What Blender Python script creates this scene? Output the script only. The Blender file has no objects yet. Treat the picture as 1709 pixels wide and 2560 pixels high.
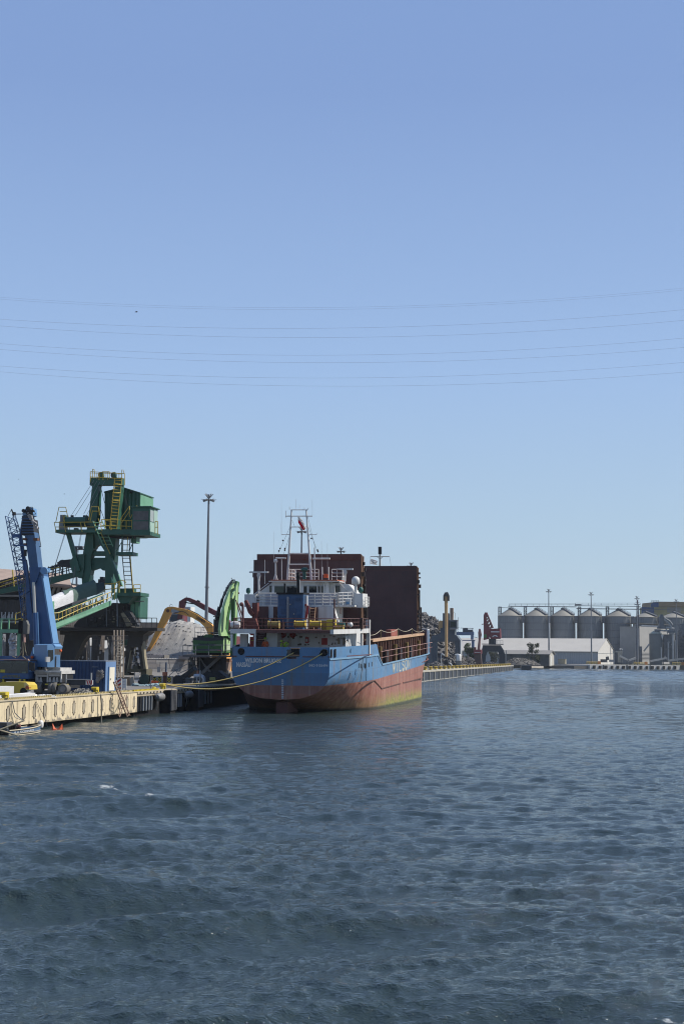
import bpy, math, random
import numpy as np
from mathutils import Vector, Matrix
rnd = random.Random(7)
COL = bpy.context.scene.collection
SC = bpy.context.scene
# ------------------------------------------------------------------ camera
F = 3556.0; H = 4.9
PITCH = math.atan(364 / F); ROLL = 0.0105
cam = bpy.data.cameras.new('camera'); cam_ob = bpy.data.objects.new('camera', cam); COL.objects.link(cam_ob)
cam.sensor_fit = 'VERTICAL'; cam.sensor_height = 36.0; cam.lens = 36.0 * F / 2560
cam.clip_start = 0.5; cam.clip_end = 20000
cp, sp, cr, sr = math.cos(PITCH), math.sin(PITCH), math.cos(ROLL), math.sin(ROLL)
R0 = Vector((1, 0, 0)); U0 = Vector((0, -sp, cp)); FW = Vector((0, cp, sp))
RV = R0 * cr + U0 * sr; UV = -R0 * sr + U0 * cr
mw = Matrix((( RV.x, UV.x, -FW.x, 0), (RV.y, UV.y, -FW.y, 0), (RV.z, UV.z, -FW.z, H), (0, 0, 0, 1)))
cam_ob.matrix_world = mw
SC.camera = cam_ob
# ------------------------------------------------------------------ sky and sun
SUN_AZ, SUN_EL = math.radians(80), math.radians(46)
world = bpy.data.worlds.new('World'); SC.world = world; world.use_nodes = True
wn = world.node_tree; wn.nodes.clear()
wo = wn.nodes.new('ShaderNodeOutputWorld'); wb = wn.nodes.new('ShaderNodeBackground'); ws = wn.nodes.new('ShaderNodeTexSky')
ws.sky_type = 'NISHITA'; ws.sun_disc = False; ws.sun_elevation = SUN_EL; ws.sun_rotation = SUN_AZ
ws.altitude = 0; ws.air_density = 1.0; ws.dust_density = 0.6; ws.ozone_density = 2.2
wb.inputs['Strength'].default_value = 0.085
wt = wn.nodes.new('ShaderNodeTexCoord'); wx = wn.nodes.new('ShaderNodeSeparateXYZ'); wn.links.new(wt.outputs['Generated'], wx.inputs[0])
wr = wn.nodes.new('ShaderNodeValToRGB'); wn.links.new(wx.outputs[2], wr.inputs[0])       # clear-air colours by elevation: pale horizon, blue above
for i_, (p_, c_) in enumerate(((0.0, (0.49, 0.62, 0.70)), (0.09, (0.42, 0.58, 0.75)), (0.2, (0.345, 0.51, 0.80)), (0.38, (0.235, 0.365, 0.67)), (1.0, (0.16, 0.29, 0.62)))):
    e_ = wr.color_ramp.elements[i_] if i_ < 2 else wr.color_ramp.elements.new(p_)
    e_.position = p_; e_.color = (*c_, 1)
wk = wn.nodes.new('ShaderNodeVectorMath'); wk.operation = 'SCALE'; wk.inputs[3].default_value = 1 / 0.125; wn.links.new(wr.outputs[0], wk.inputs[0])
wm = wn.nodes.new('ShaderNodeMix'); wm.data_type = 'RGBA'; wm.inputs[0].default_value = 0.92
wn.links.new(ws.outputs[0], wm.inputs[6]); wn.links.new(wk.outputs[0], wm.inputs[7])
wn.links.new(wm.outputs[2], wb.inputs['Color']); wn.links.new(wb.outputs[0], wo.inputs['Surface'])
sun = bpy.data.lights.new('sun', 'SUN'); sun.energy = 4.9; sun.angle = math.radians(0.53); sun.color = (1.0, 0.945, 0.86)
sun_ob = bpy.data.objects.new('sun', sun); COL.objects.link(sun_ob)
SD = Vector((math.cos(SUN_EL) * math.sin(SUN_AZ), math.cos(SUN_EL) * math.cos(SUN_AZ), math.sin(SUN_EL)))
sun_ob.rotation_euler = SD.to_track_quat('Z', 'Y').to_euler(); sun_ob.location = (200, 0, 200)
SC.cycles.filter_width = 1.1
SC.view_settings.view_transform = 'Standard'; SC.view_settings.look = 'None'
SC.view_settings.exposure = 0.55; SC.view_settings.gamma = 1.0; SC.view_settings.use_curve_mapping = False

# ------------------------------------------------------------------ photo pixel -> point in the place
def ray(px, py):
    return FW + RV * ((px - 854.5) / F) + UV * ((1280 - py) / F)
def at(px, py, Y):
    d = ray(px, py); t = Y / d.y
    return Vector((d.x * t, Y, H + d.z * t))
def on_z(px, py, z=0.0):
    d = ray(px, py); t = (z - H) / d.z
    return Vector((d.x * t, d.y * t, z))
class Frame:
    """a local frame: x to the right, y away from the viewer, turned clockwise by yaw"""
    def __init__(s, ox, oy, oz=0.0, yaw=0.0):
        s.o = Vector((ox, oy, oz)); s.yaw = yaw
        s.t = Vector((math.cos(yaw), -math.sin(yaw), 0)); s.s = Vector((math.sin(yaw), math.cos(yaw), 0))
    def loc(s, p):
        d = p - s.o
        return Vector((d.dot(s.t), d.dot(s.s), d.z))
    def world(s, x, y, z): return s.o + s.t * x + s.s * y + Vector((0, 0, z))
    def _hit(s, px, py, ax, v):
        d = ray(px, py); c = Vector((0, 0, H))
        t = (v - (c - s.o).dot(ax)) / d.dot(ax)
        return s.loc(c + d * t)
    def y(s, px, py, v=0.0): return s._hit(px, py, s.s, v)
    def x(s, px, py, v=0.0): return s._hit(px, py, s.t, v)
YAW = math.atan(0.18)
QZ = 1.95
QF = Frame(-17.1, 111.2, 0, YAW)      # quay edge runs along its local y

# ------------------------------------------------------------------ materials
MATS = {}; ALB = 0.655
def M(name, col, rough=0.6, metal=0.0, var=0.18, scale=0.6, streak=0.0, scol=(0.12, 0.06, 0.03), bump=0.0, corr=None, spec=0.4, cdepth=0.03, spots=0.0, spcol=(0.02, 0.02, 0.02), alpha=1.0):
    """procedural paint/metal/concrete: mottled colour, vertical streaks, patches, ribs"""
    if name in MATS: return MATS[name]
    col = tuple(c * ALB for c in col); scol = tuple(c * ALB for c in scol); spcol = tuple(c * ALB for c in spcol)
    m = bpy.data.materials.new(name); m.use_nodes = True; nt = m.node_tree; N = nt.nodes; L = nt.links
    b = N['Principled BSDF']; b.inputs['Roughness'].default_value = rough; b.inputs['Metallic'].default_value = metal
    b.inputs['Specular IOR Level'].default_value = spec
    tc = N.new('ShaderNodeTexCoord')
    n1 = N.new('ShaderNodeTexNoise'); n1.inputs['Scale'].default_value = scale; n1.inputs['Detail'].default_value = 6; n1.inputs['Roughness'].default_value = 0.65
    L.new(tc.outputs['Object'], n1.inputs['Vector'])
    mr = N.new('ShaderNodeMapRange'); mr.inputs[1].default_value = 0.3; mr.inputs[2].default_value = 0.7
    mr.inputs[3].default_value = 1 - var; mr.inputs[4].default_value = 1 + var
    L.new(n1.outputs[0], mr.inputs[0])
    mx = N.new('ShaderNodeMix'); mx.data_type = 'RGBA'; mx.blend_type = 'MULTIPLY'; mx.inputs[0].default_value = 1
    mx.inputs[6].default_value = (*col, 1); L.new(mr.outputs[0], mx.inputs[7]); out = mx.outputs[2]
    if streak > 0:
        mp = N.new('ShaderNodeMapping'); mp.inputs['Scale'].default_value = (2.2, 2.2, 0.12); L.new(tc.outputs['Object'], mp.inputs[0])
        n2 = N.new('ShaderNodeTexNoise'); n2.inputs['Scale'].default_value = 1.0; n2.inputs['Detail'].default_value = 5; L.new(mp.outputs[0], n2.inputs['Vector'])
        r2 = N.new('ShaderNodeMapRange'); r2.inputs[1].default_value = 0.5; r2.inputs[2].default_value = 0.75; r2.inputs[4].default_value = streak
        L.new(n2.outputs[0], r2.inputs[0])
        m2 = N.new('ShaderNodeMix'); m2.data_type = 'RGBA'; L.new(r2.outputs[0], m2.inputs[0]); L.new(out, m2.inputs[6]); m2.inputs[7].default_value = (*scol, 1); out = m2.outputs[2]
    if spots > 0:
        n3 = N.new('ShaderNodeTexNoise'); n3.inputs['Scale'].default_value = scale * 3.1; n3.inputs['Detail'].default_value = 4; L.new(tc.outputs['Object'], n3.inputs['Vector'])
        r3 = N.new('ShaderNodeMapRange'); r3.inputs[1].default_value = 0.56; r3.inputs[2].default_value = 0.68; r3.inputs[4].default_value = spots
        L.new(n3.outputs[0], r3.inputs[0])
        m3 = N.new('ShaderNodeMix'); m3.data_type = 'RGBA'; L.new(r3.outputs[0], m3.inputs[0]); L.new(out, m3.inputs[6]); m3.inputs[7].default_value = (*spcol, 1); out = m3.outputs[2]
    L.new(out, b.inputs['Base Color'])
    hgt = None
    if corr:
        sx = N.new('ShaderNodeSeparateXYZ'); L.new(tc.outputs['Object'], sx.inputs[0])
        ad = N.new('ShaderNodeMath'); ad.operation = 'ADD'
        if corr[0] == 'z': L.new(sx.outputs[2], ad.inputs[0]); ad.inputs[1].default_value = 0
        else: L.new(sx.outputs[0], ad.inputs[0]); L.new(sx.outputs[1], ad.inputs[1])
        mu = N.new('ShaderNodeMath'); mu.operation = 'MULTIPLY'; mu.inputs[1].default_value = 2 * math.pi / corr[1]; L.new(ad.outputs[0], mu.inputs[0])
        sn = N.new('ShaderNodeMath'); sn.operation = 'SINE'; L.new(mu.outputs[0], sn.inputs[0])
        cl = N.new('ShaderNodeMath'); cl.operation = 'MULTIPLY'; cl.inputs[1].default_value = cdepth; L.new(sn.outputs[0], cl.inputs[0]); hgt = cl.outputs[0]
    if bump > 0:
        n4 = N.new('ShaderNodeTexNoise'); n4.inputs['Scale'].default_value = scale * 8; n4.inputs['Detail'].default_value = 6; L.new(tc.outputs['Object'], n4.inputs['Vector'])
        bm = N.new('ShaderNodeMath'); bm.operation = 'MULTIPLY'; bm.inputs[1].default_value = bump; L.new(n4.outputs[0], bm.inputs[0])
        if hgt is None: hgt = bm.outputs[0]
        else:
            a2 = N.new('ShaderNodeMath'); L.new(hgt, a2.inputs[0]); L.new(bm.outputs[0], a2.inputs[1]); hgt = a2.outputs[0]
    if hgt is not None:
        bp = N.new('ShaderNodeBump'); bp.inputs['Strength'].default_value = 1.0; bp.inputs['Distance'].default_value = 1.0
        L.new(hgt, bp.inputs['Height']); L.new(bp.outputs[0], b.inputs['Normal'])
    MATS[name] = m
    return m

# ------------------------------------------------------------------ mesh builder
def V(*a): return Vector(a)
class MB:
    def __init__(s): s.v = []; s.f = []; s.m = []; s.mi = 0
    def add(s, vs, fs):
        k = len(s.v); s.v.extend([tuple(v) for v in vs])
        for f in fs: s.f.append(tuple(i + k for i in f)); s.m.append(s.mi)
        return s
    def box(s, x0, x1, y0, y1, z0, z1):
        if x0 > x1: x0, x1 = x1, x0
        if y0 > y1: y0, y1 = y1, y0
        if z0 > z1: z0, z1 = z1, z0
        return s.add([(x, y, z) for x in (x0, x1) for y in (y0, y1) for z in (z0, z1)],
                     [(0, 1, 3, 2), (4, 6, 7, 5), (0, 4, 5, 1), (2, 3, 7, 6), (0, 2, 6, 4), (1, 5, 7, 3)])
    def cbox(s, c, sx, sy, sz, rz=0.0, rx=0.0, ry=0.0):
        R = Matrix.Rotation(rz, 3, 'Z') @ Matrix.Rotation(ry, 3, 'Y') @ Matrix.Rotation(rx, 3, 'X'); c = Vector(c)
        return s.add([c + R @ Vector((x * sx / 2, y * sy / 2, z * sz / 2)) for x in (-1, 1) for y in (-1, 1) for z in (-1, 1)],
                     [(0, 1, 3, 2), (4, 6, 7, 5), (0, 4, 5, 1), (2, 3, 7, 6), (0, 2, 6, 4), (1, 5, 7, 3)])
    def _basis(s, d, up=None):
        d = d.normalized(); up = Vector(up) if up is not None else (Vector((0, 0, 1)) if abs(d.z) < 0.95 else Vector((0, 1, 0)))
        a = d.cross(up).normalized(); return a, a.cross(d).normalized()
    def beam(s, p, q, w, h=None, w2=None, h2=None, up=None):
        p, q = Vector(p), Vector(q); h = h or w; w2 = w2 or w; h2 = h2 or (h if w2 == w else h * w2 / w)
        if (q - p).length < 1e-6: return s
        a, b = s._basis(q - p, up)
        vs = [p + a * (i * w / 2) + b * (j * h / 2) for i, j in ((-1, -1), (1, -1), (1, 1), (-1, 1))]
        vs += [q + a * (i * w2 / 2) + b * (j * h2 / 2) for i, j in ((-1, -1), (1, -1), (1, 1), (-1, 1))]
        return s.add(vs, [(3, 2, 1, 0), (4, 5, 6, 7), (0, 1, 5, 4), (1, 2, 6, 5), (2, 3, 7, 6), (3, 0, 4, 7)])
    def tube(s, p, q, r, r2=None, n=6, cap=True):
        p, q = Vector(p), Vector(q); r2 = r if r2 is None else r2
        if (q - p).length < 1e-6: return s
        a, b = s._basis(q - p)
        vs = []
        for c, rr in ((p, r), (q, r2)):
            for k in range(n):
                t = 2 * math.pi * k / n; vs.append(c + a * (math.cos(t) * rr) + b * (math.sin(t) * rr))
        fs = [(k, (k + 1) % n, n + (k + 1) % n, n + k) for k in range(n)]
        if cap: fs += [tuple(range(n - 1, -1, -1)), tuple(range(n, 2 * n))]
        return s.add(vs, fs)
    def path(s, pts, r, n=6, r2=None):
        pts = [Vector(p) for p in pts]; m = len(pts); vs = []; fs = []; a = None
        for i, p in enumerate(pts):
            d = (pts[min(i + 1, m - 1)] - pts[max(i - 1, 0)]).normalized()
            if a is None: a, b = s._basis(d)
            else:
                a = (a - d * a.dot(d)).normalized(); b = a.cross(d)
            rr = r if r2 is None else r + (r2 - r) * i / (m - 1)
            for k in range(n):
                t = 2 * math.pi * k / n; vs.append(p + a * (math.cos(t) * rr) + b * (math.sin(t) * rr))
        for i in range(m - 1):
            for k in range(n): fs.append((i * n + k, i * n + (k + 1) % n, (i + 1) * n + (k + 1) % n, (i + 1) * n + k))
        fs += [tuple(range(n - 1, -1, -1)), tuple(range((m - 1) * n, m * n))]
        return s.add(vs, fs)
    def extrude(s, pts, vec):
        pts = [Vector(p) for p in pts]; vec = Vector(vec); n = len(pts)
        return s.add(pts + [p + vec for p in pts],
                     [tuple(range(n)), tuple(range(2 * n - 1, n - 1, -1))] + [(k, n + k, n + (k + 1) % n, (k + 1) % n) for k in range(n)])
    def xz(s, pts, y0, y1): return s.extrude([(p[0], y0, p[1]) for p in pts], (0, y1 - y0, 0))
    def yz(s, pts, x0, x1): return s.extrude([(x0, p[0], p[1]) for p in pts], (x1 - x0, 0, 0))
    def xy(s, pts, z0, z1): return s.extrude([(p[0], p[1], z0) for p in pts], (0, 0, z1 - z0))
    def lathe(s, prof, c=(0, 0, 0), n=16, axis='z', a0=0.0, a1=2 * math.pi):
        c = Vector(c); full = abs(a1 - a0 - 2 * math.pi) < 1e-6; m = n if full else n + 1; vs = []; fs = []
        for r, z in prof:
            for k in range(m):
                t = a0 + (a1 - a0) * k / n; x, y = r * math.cos(t), r * math.sin(t)
                vs.append(c + (Vector((x, y, z)) if axis == 'z' else Vector((z, x, y)) if axis == 'x' else Vector((x, z, y))))
        for i in range(len(prof) - 1):
            for k in range(n):
                k2 = (k + 1) % m if full else k + 1
                fs.append((i * m + k, i * m + k2, (i + 1) * m + k2, (i + 1) * m + k))
        if full:
            if prof[0][0] > 1e-6: fs.append(tuple(range(m - 1, -1, -1)))
            if prof[-1][0] > 1e-6: fs.append(tuple(range((len(prof) - 1) * m, len(prof) * m)))
        return s.add(vs, fs)
    def ball(s, c, r, sx=1, sy=1, sz=1, n=10, m=6, jit=0.0, seed=0):
        c = Vector(c); R = random.Random(seed); vs = [c + Vector((0, 0, r * sz))]; fs = []
        for i in range(1, m):
            th = math.pi * i / m
            for k in range(n):
                t = 2 * math.pi * k / n; q = r * (1 + jit * R.uniform(-1, 1))
                vs.append(c + Vector((q * sx * math.sin(th) * math.cos(t), q * sy * math.sin(th) * math.sin(t), q * sz * math.cos(th))))
        vs.append(c - Vector((0, 0, r * sz)))
        for k in range(n):
            fs.append((0, 1 + k, 1 + (k + 1) % n)); fs.append((len(vs) - 1, 1 + (m - 2) * n + (k + 1) % n, 1 + (m - 2) * n + k))
        for i in range(m - 2):
            for k in range(n): fs.append((1 + i * n + k, 1 + (i + 1) * n + k, 1 + (i + 1) * n + (k + 1) % n, 1 + i * n + (k + 1) % n))
        return s.add(vs, fs)
    def grid(s, P):
        n = len(P); m = len(P[0]); return s.add([p for r in P for p in r], [(i * m + j, i * m + j + 1, (i + 1) * m + j + 1, (i + 1) * m + j) for i in range(n - 1) for j in range(m - 1)])
    def rail(s, pts, h=1.0, step=1.2, r=0.025, bars=2, n=4, zup=None):
        """hand rail with posts along a line"""
        pts = [Vector(p) for p in pts]; up = Vector((0, 0, h))
        for p, q in zip(pts[:-1], pts[1:]):
            k = max(1, int(round((q - p).length / step)))
            for i in range(k + 1):
                c = p.lerp(q, i / k); s.tube(c, c + up, r, n=n, cap=False)
            for j in range(bars):
                u = up * (1 - j / bars * 1.0); s.tube(p + u, q + u, r, n=n, cap=False)
        return s
    def ladder(s, p, q, w, step=0.3, r=0.03, side=None, n=4):
        p, q = Vector(p), Vector(q); d = q - p
        a = Vector(side).normalized() if side is not None else s._basis(d)[0]
        for sg in (-1, 1): s.tube(p + a * (sg * w / 2), q + a * (sg * w / 2), r, n=n)
        k = max(2, int(d.length / step))
        for i in range(k): c = p + d * ((i + 0.5) / k); s.tube(c - a * (w / 2), c + a * (w / 2), r * 0.8, n=n, cap=False)
        return s
    def truss(s, p, q, w, h, bays, r=0.06, w2=None, h2=None, up=None, n=4, rd=None):
        p, q = Vector(p), Vector(q); a, b = s._basis(q - p, up); w2 = w2 or w; h2 = h2 or h; rd = rd or r * 0.6
        def cor(t): 
            c = p.lerp(q, t); ww = w + (w2 - w) * t; hh = h + (h2 - h) * t
            return [c + a * (i * ww / 2) + b * (j * hh / 2) for i, j in ((-1, -1), (1, -1), (1, 1), (-1, 1))]
        A = cor(0)
        for i in range(bays):
            B = cor((i + 1) / bays)
            for k in range(4):
                s.tube(A[k], B[k], r, n=n, cap=False); k2 = (k + 1) % 4
                s.tube(A[k], B[k2], rd, n=n, cap=False) if i % 2 == 0 else s.tube(A[k2], B[k], rd, n=n, cap=False)
                s.tube(B[k], B[k2], rd, n=n, cap=False)
            A = B
        return s
    def each(s, name, mat, parent=None, smooth=None, **kw):
        """one object per disconnected piece"""
        par = list(range(len(s.v)))
        def find(i):
            while par[i] != i: par[i] = par[par[i]]; i = par[i]
            return i
        for f in s.f:
            for i in f[1:]: par[find(i)] = find(f[0])
        gr = {}
        for f in s.f: gr.setdefault(find(f[0]), []).append(f)
        out = []
        for fs in gr.values():
            ids = sorted({i for f in fs for i in f}); mp = {i: k for k, i in enumerate(ids)}
            t = MB(); t.v = [s.v[i] for i in ids]; t.f = [tuple(mp[i] for i in f) for f in fs]; t.m = [0] * len(fs)
            out.append(t.build(name, mat, parent, smooth, **kw))
        return out
    def build(s, name, mat, parent=None, smooth=None, loc=None, yaw=None):
        me = bpy.data.meshes.new(name); me.from_pydata(s.v, [], s.f)
        for mm in (mat if isinstance(mat, (list, tuple)) else [mat]): me.materials.append(mm)
        if isinstance(mat, (list, tuple)): me.polygons.foreach_set('material_index', s.m)
        if smooth is not None:
            me.polygons.foreach_set('use_smooth', [True] * len(me.polygons)); me.set_sharp_from_angle(angle=math.radians(smooth))
        me.update(); me.validate()
        import bmesh
        bm = bmesh.new(); bm.from_mesh(me); bmesh.ops.recalc_face_normals(bm, faces=bm.faces); bm.to_mesh(me); bm.free()
        o = bpy.data.objects.new(name, me); COL.objects.link(o)
        if parent is not None: o.parent = parent
        if loc is not None: o.location = loc
        if yaw is not None: o.rotation_euler = (0, 0, -yaw)
        return o
def tag(o, label=None, cat=None, group=None, kind=None):
    if label: o['label'] = label
    if cat: o['category'] = cat
    if group: o['group'] = group
    if kind: o['kind'] = kind
    return o
def thing(name, label, cat, fr, group=None, rx=0.0):
    """an Empty at the thing's base, turned with its frame; parts are built in the frame's local coordinates"""
    e = bpy.data.objects.new(name, None); COL.objects.link(e); e.empty_display_size = 0.2
    e.location = fr.o; e.rotation_euler = (rx, 0, -fr.yaw)
    return tag(e, label, cat, group)
def kids(o): return [c for c in COL.objects if c.parent == o]
def dup(root, loc, yaw, label, scale=1.0):
    r = root.copy(); COL.objects.link(r); r.location = loc; r.rotation_euler = (0, 0, -yaw); r.scale = (scale,) * 3; r['label'] = label
    for ch in kids(root):
        c = ch.copy(); COL.objects.link(c); c.parent = r
        for g in kids(ch):
            d = g.copy(); COL.objects.link(d); d.parent = c
    return r
def text_mesh(txt, size, stretch=1.0, depth=0.01, bold=0.0, space=1.0):
    """lettering as an MB lying in the xz plane, origin at its left foot"""
    cu = bpy.data.curves.new('lettering', 'FONT'); cu.body = txt; cu.size = size; cu.extrude = depth; cu.offset = bold; cu.space_character = space; cu.resolution_u = 3
    o = bpy.data.objects.new('lettering', cu); COL.objects.link(o)
    dg = bpy.context.evaluated_depsgraph_get(); me = bpy.data.meshes.new_from_object(o.evaluated_get(dg))
    b = MB(); b.add([(v.co.x * stretch, -v.co.z, v.co.y) for v in me.vertices], [tuple(p.vertices) for p in me.polygons])
    bpy.data.objects.remove(o); bpy.data.meshes.remove(me); bpy.data.curves.remove(cu)
    return b
# ------------------------------------------------------------------ water
def build_water():
    rng = np.random.default_rng(11)
    Ys = [5.0]
    while Ys[-1] < 4200: Ys.append(Ys[-1] * (1.0018 if Ys[-1] < 1000 else 1.02) + 0.013)
    Ys = np.array(Ys)
    u = np.concatenate([np.linspace(-1.6, -0.36, 26)[:-1], np.linspace(-0.36, 0.36, 421), np.linspace(0.36, 1.6, 26)[1:]])
    Yg, Ug = np.meshgrid(Ys, u, indexing='ij'); X = Yg * Ug; Y = Yg.copy()
    spy = np.where(Yg < 1000, Yg * 0.0018 + 0.013, Yg * 0.02); spx = Yg * 0.0018
    Z = np.zeros_like(X); DX = np.zeros_like(X); DY = np.zeros_like(X)
    wx = X + 1.3 * np.sin(Y * 0.11 + 1.0) + 0.9 * np.sin(X * 0.17 + Y * 0.05); wy = Y + 1.1 * np.sin(X * 0.13 + 2.0) + 0.8 * np.sin(Y * 0.07 - X * 0.09)
    gust = 0.85 + 0.55 * np.sin(X * 0.021 + Y * 0.013 + 1.0) * np.sin(Y * 0.034 - X * 0.011) 
    def wave(lam, ang, amp, ph, env=1.0, Q=0.6):
        nonlocal Z, DX, DY
        k = 2 * math.pi / lam; dx, dy = math.sin(ang), math.cos(ang)
        p = k * (wx * dx + wy * dy) + ph
        a = amp * np.clip((lam / (abs(dx) * spx + abs(dy) * spy) - 2.2) / 2.0, 0, 1) * env
        Z += a * np.sin(p); DX += Q * a * dx * np.cos(p); DY += Q * a * dy * np.cos(p)
    for i in range(112):
        lam = 0.13 * (1.5 / 0.13) ** rng.random() if i < 100 else rng.uniform(1.5, 4.0)
        ang = math.radians(rng.normal(192, 42))
        slope = (0.034 if lam < 0.45 else 0.023) if i < 100 else 0.011
        wave(lam, ang, slope * lam / (2 * math.pi) * rng.uniform(0.7, 1.3), rng.uniform(0, 6.28), gust)
    # the open reach towards the head of the basin is choppier
    far = np.clip((Yg - 260) / 260, 0, 1)
    for i in range(16): wave(rng.uniform(3.2, 8.0), math.radians(rng.normal(190, 30)), 0.045 * rng.uniform(3.2, 8.0) / 6.283, rng.uniform(0, 6.28), far)
    # the wake of the ferry the photo is taken from: longer steeper crests down the left
    cx = -2.6 - 0.215 * (Y - 23)
    env = np.exp(-((X - cx) / (2.4 + 0.055 * Y)) ** 2) * np.clip(1.25 - Y / 120, 0, 1)
    for lam, ang, sl in ((5.0, 158, .20), (3.4, 172, .13), (6.4, 146, .13), (2.2, 160, .08), (1.3, 150, .06)):
        wave(lam, math.radians(ang), sl * lam / (2 * math.pi), rng.uniform(0, 6.28), env, 0.9)
    # a second, fainter train of wake waves further right
    cx2 = 3.0 + 0.05 * (Yg - 25); env2 = np.exp(-((X - cx2) / (4.0 + 0.06 * Yg)) ** 2) * np.clip(1.2 - Yg / 70, 0, 1)
    for lam, ang, sl in ((5.4, 196, .10), (3.4, 186, .07), (2.4, 200, .05)): wave(lam, math.radians(ang), sl * lam / (2 * math.pi), rng.uniform(0, 6.28), env2, 0.9)
    # foam: a few broken crests
    foam = np.zeros_like(X)
    for px, py, r in ((268, 1966, .42), (322, 1979, .42), (375, 2005, .25), (295, 1972, .2), (480, 1988, .2), (1700, 2552, .16), (1668, 2540, .1), (1640, 2535, .06)):
        c = on_z(px, py, 0.05); d = np.sqrt(((X - c.x) / 1.3) ** 2 + ((Y - c.y) / 2.2) ** 2)
        foam = np.maximum(foam, np.clip(1.25 - d / r, 0, 1))
    n, m = X.shape
    X = X + DX; Y = Y + DY
    co = np.stack([X, Y, Z], -1).reshape(-1, 3)
    idx = np.arange(n * m).reshape(n, m)
    q = np.stack([idx[:-1, :-1], idx[:-1, 1:], idx[1:, 1:], idx[1:, :-1]], -1).reshape(-1, 4)
    me = bpy.data.meshes.new('water'); me.vertices.add(len(co)); me.vertices.foreach_set('co', co.ravel().astype(np.float32))
    me.loops.add(q.size); me.loops.foreach_set('vertex_index', q.ravel().astype(np.int32))
    me.polygons.add(len(q)); me.polygons.foreach_set('loop_start', np.arange(0, q.size, 4, dtype=np.int32))
    me.update(calc_edges=True)
    me.polygons.foreach_set('use_smooth', np.ones(len(q), dtype=bool))
    at_ = me.attributes.new('foam', 'FLOAT', 'POINT'); at_.data.foreach_set('value', foam.ravel().astype(np.float32))
    mat = bpy.data.materials.new('water'); mat.use_nodes = True; nt = mat.node_tree; N = nt.nodes; L = nt.links; b = N['Principled BSDF']
    b.inputs['Roughness'].default_value = 0.06; b.inputs['IOR'].default_value = 1.40; b.inputs['Specular IOR Level'].default_value = 0.5
    tc = N.new('ShaderNodeTexCoord')
    nd = N.new('ShaderNodeTexNoise'); nd.inputs['Scale'].default_value = 0.05; nd.inputs['Detail'].default_value = 3; L.new(tc.outputs['Object'], nd.inputs['Vector'])
    cm = N.new('ShaderNodeMix'); cm.data_type = 'RGBA'; cm.inputs[6].default_value = (0.012, 0.023, 0.026, 1); cm.inputs[7].default_value = (0.023, 0.034, 0.031, 1); L.new(nd.outputs[0], cm.inputs[0])
    fa = N.new('ShaderNodeAttribute'); fa.attribute_name = 'foam'
    fn = N.new('ShaderNodeTexNoise'); fn.inputs['Scale'].default_value = 11.0; fn.inputs['Detail'].default_value = 6; L.new(tc.outputs['Object'], fn.inputs['Vector'])
    fm = N.new('ShaderNodeMath'); fm.operation = 'ADD'; L.new(fa.outputs['Fac'], fm.inputs[0]); L.new(fn.outputs[0], fm.inputs[1])
    fr_ = N.new('ShaderNodeMapRange'); fr_.inputs[1].default_value = 1.22; fr_.inputs[2].default_value = 1.75; L.new(fm.outputs[0], fr_.inputs[0])
    c2 = N.new('ShaderNodeMix'); c2.data_type = 'RGBA'; L.new(fr_.outputs[0], c2.inputs[0]); L.new(cm.outputs[2], c2.inputs[6]); c2.inputs[7].default_value = (0.42, 0.44, 0.43, 1)
    L.new(c2.outputs[2], b.inputs['Base Color'])
    rr = N.new('ShaderNodeMapRange'); rr.inputs[3].default_value = 0.045; rr.inputs[4].default_value = 0.6; L.new(fr_.outputs[0], rr.inputs[0]); L.new(rr.outputs[0], b.inputs['Roughness'])
    # ripples: three sizes of wind chop as bump, crests longer across the wind
    hs = None
    for sx, sy, amp, det in ((0.22, 0.45, 0.16, 3), (0.9, 1.6, 0.050, 4), (2.6, 4.6, 0.040, 4), (7.0, 11.0, 0.040, 4), (15.0, 24.0, 0.045, 3)):
        mp = N.new('ShaderNodeMapping'); mp.inputs['Scale'].default_value = (sx, sy, 1); mp.inputs['Rotation'].default_value = (0, 0, 0.2); L.new(tc.outputs['Object'], mp.inputs[0])
        nn = N.new('ShaderNodeTexNoise'); nn.inputs['Scale'].default_value = 1.0; nn.inputs['Detail'].default_value = det; nn.inputs['Distortion'].default_value = 0.6; L.new(mp.outputs[0], nn.inputs['Vector'])
        mu = N.new('ShaderNodeMath'); mu.operation = 'MULTIPLY'; mu.inputs[1].default_value = amp; L.new(nn.outputs[0], mu.inputs[0])
        if hs is None: hs = mu.outputs[0]
        else:
            ad = N.new('ShaderNodeMath'); L.new(hs, ad.inputs[0]); L.new(mu.outputs[0], ad.inputs[1]); hs = ad.outputs[0]
    mg = N.new('ShaderNodeMapping'); mg.inputs['Scale'].default_value = (0.018, 0.05, 1); L.new(tc.outputs['Object'], mg.inputs[0])
    ng = N.new('ShaderNodeTexNoise'); ng.inputs['Scale'].default_value = 1.0; ng.inputs['Detail'].default_value = 4; L.new(mg.outputs[0], ng.inputs['Vector'])       # gust patches: smoother and rougher water
    rg = N.new('ShaderNodeMapRange'); rg.inputs[1].default_value = 0.35; rg.inputs[2].default_value = 0.65; rg.inputs[3].default_value = 0.45; rg.inputs[4].default_value = 1.35; L.new(ng.outputs[0], rg.inputs[0])
    gm = N.new('ShaderNodeMath'); gm.operation = 'MULTIPLY'; L.new(hs, gm.inputs[0]); L.new(rg.outputs[0], gm.inputs[1]); hs = gm.outputs[0]
    bp = N.new('ShaderNodeBump'); bp.inputs['Strength'].default_value = 0.9; bp.inputs['Distance'].default_value = 1.0
    L.new(hs, bp.inputs['Height']); L.new(bp.outputs[0], b.inputs['Normal'])
    me.materials.append(mat)
    o = bpy.data.objects.new('water', me); COL.objects.link(o); tag(o, kind='structure')
build_water()
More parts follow.
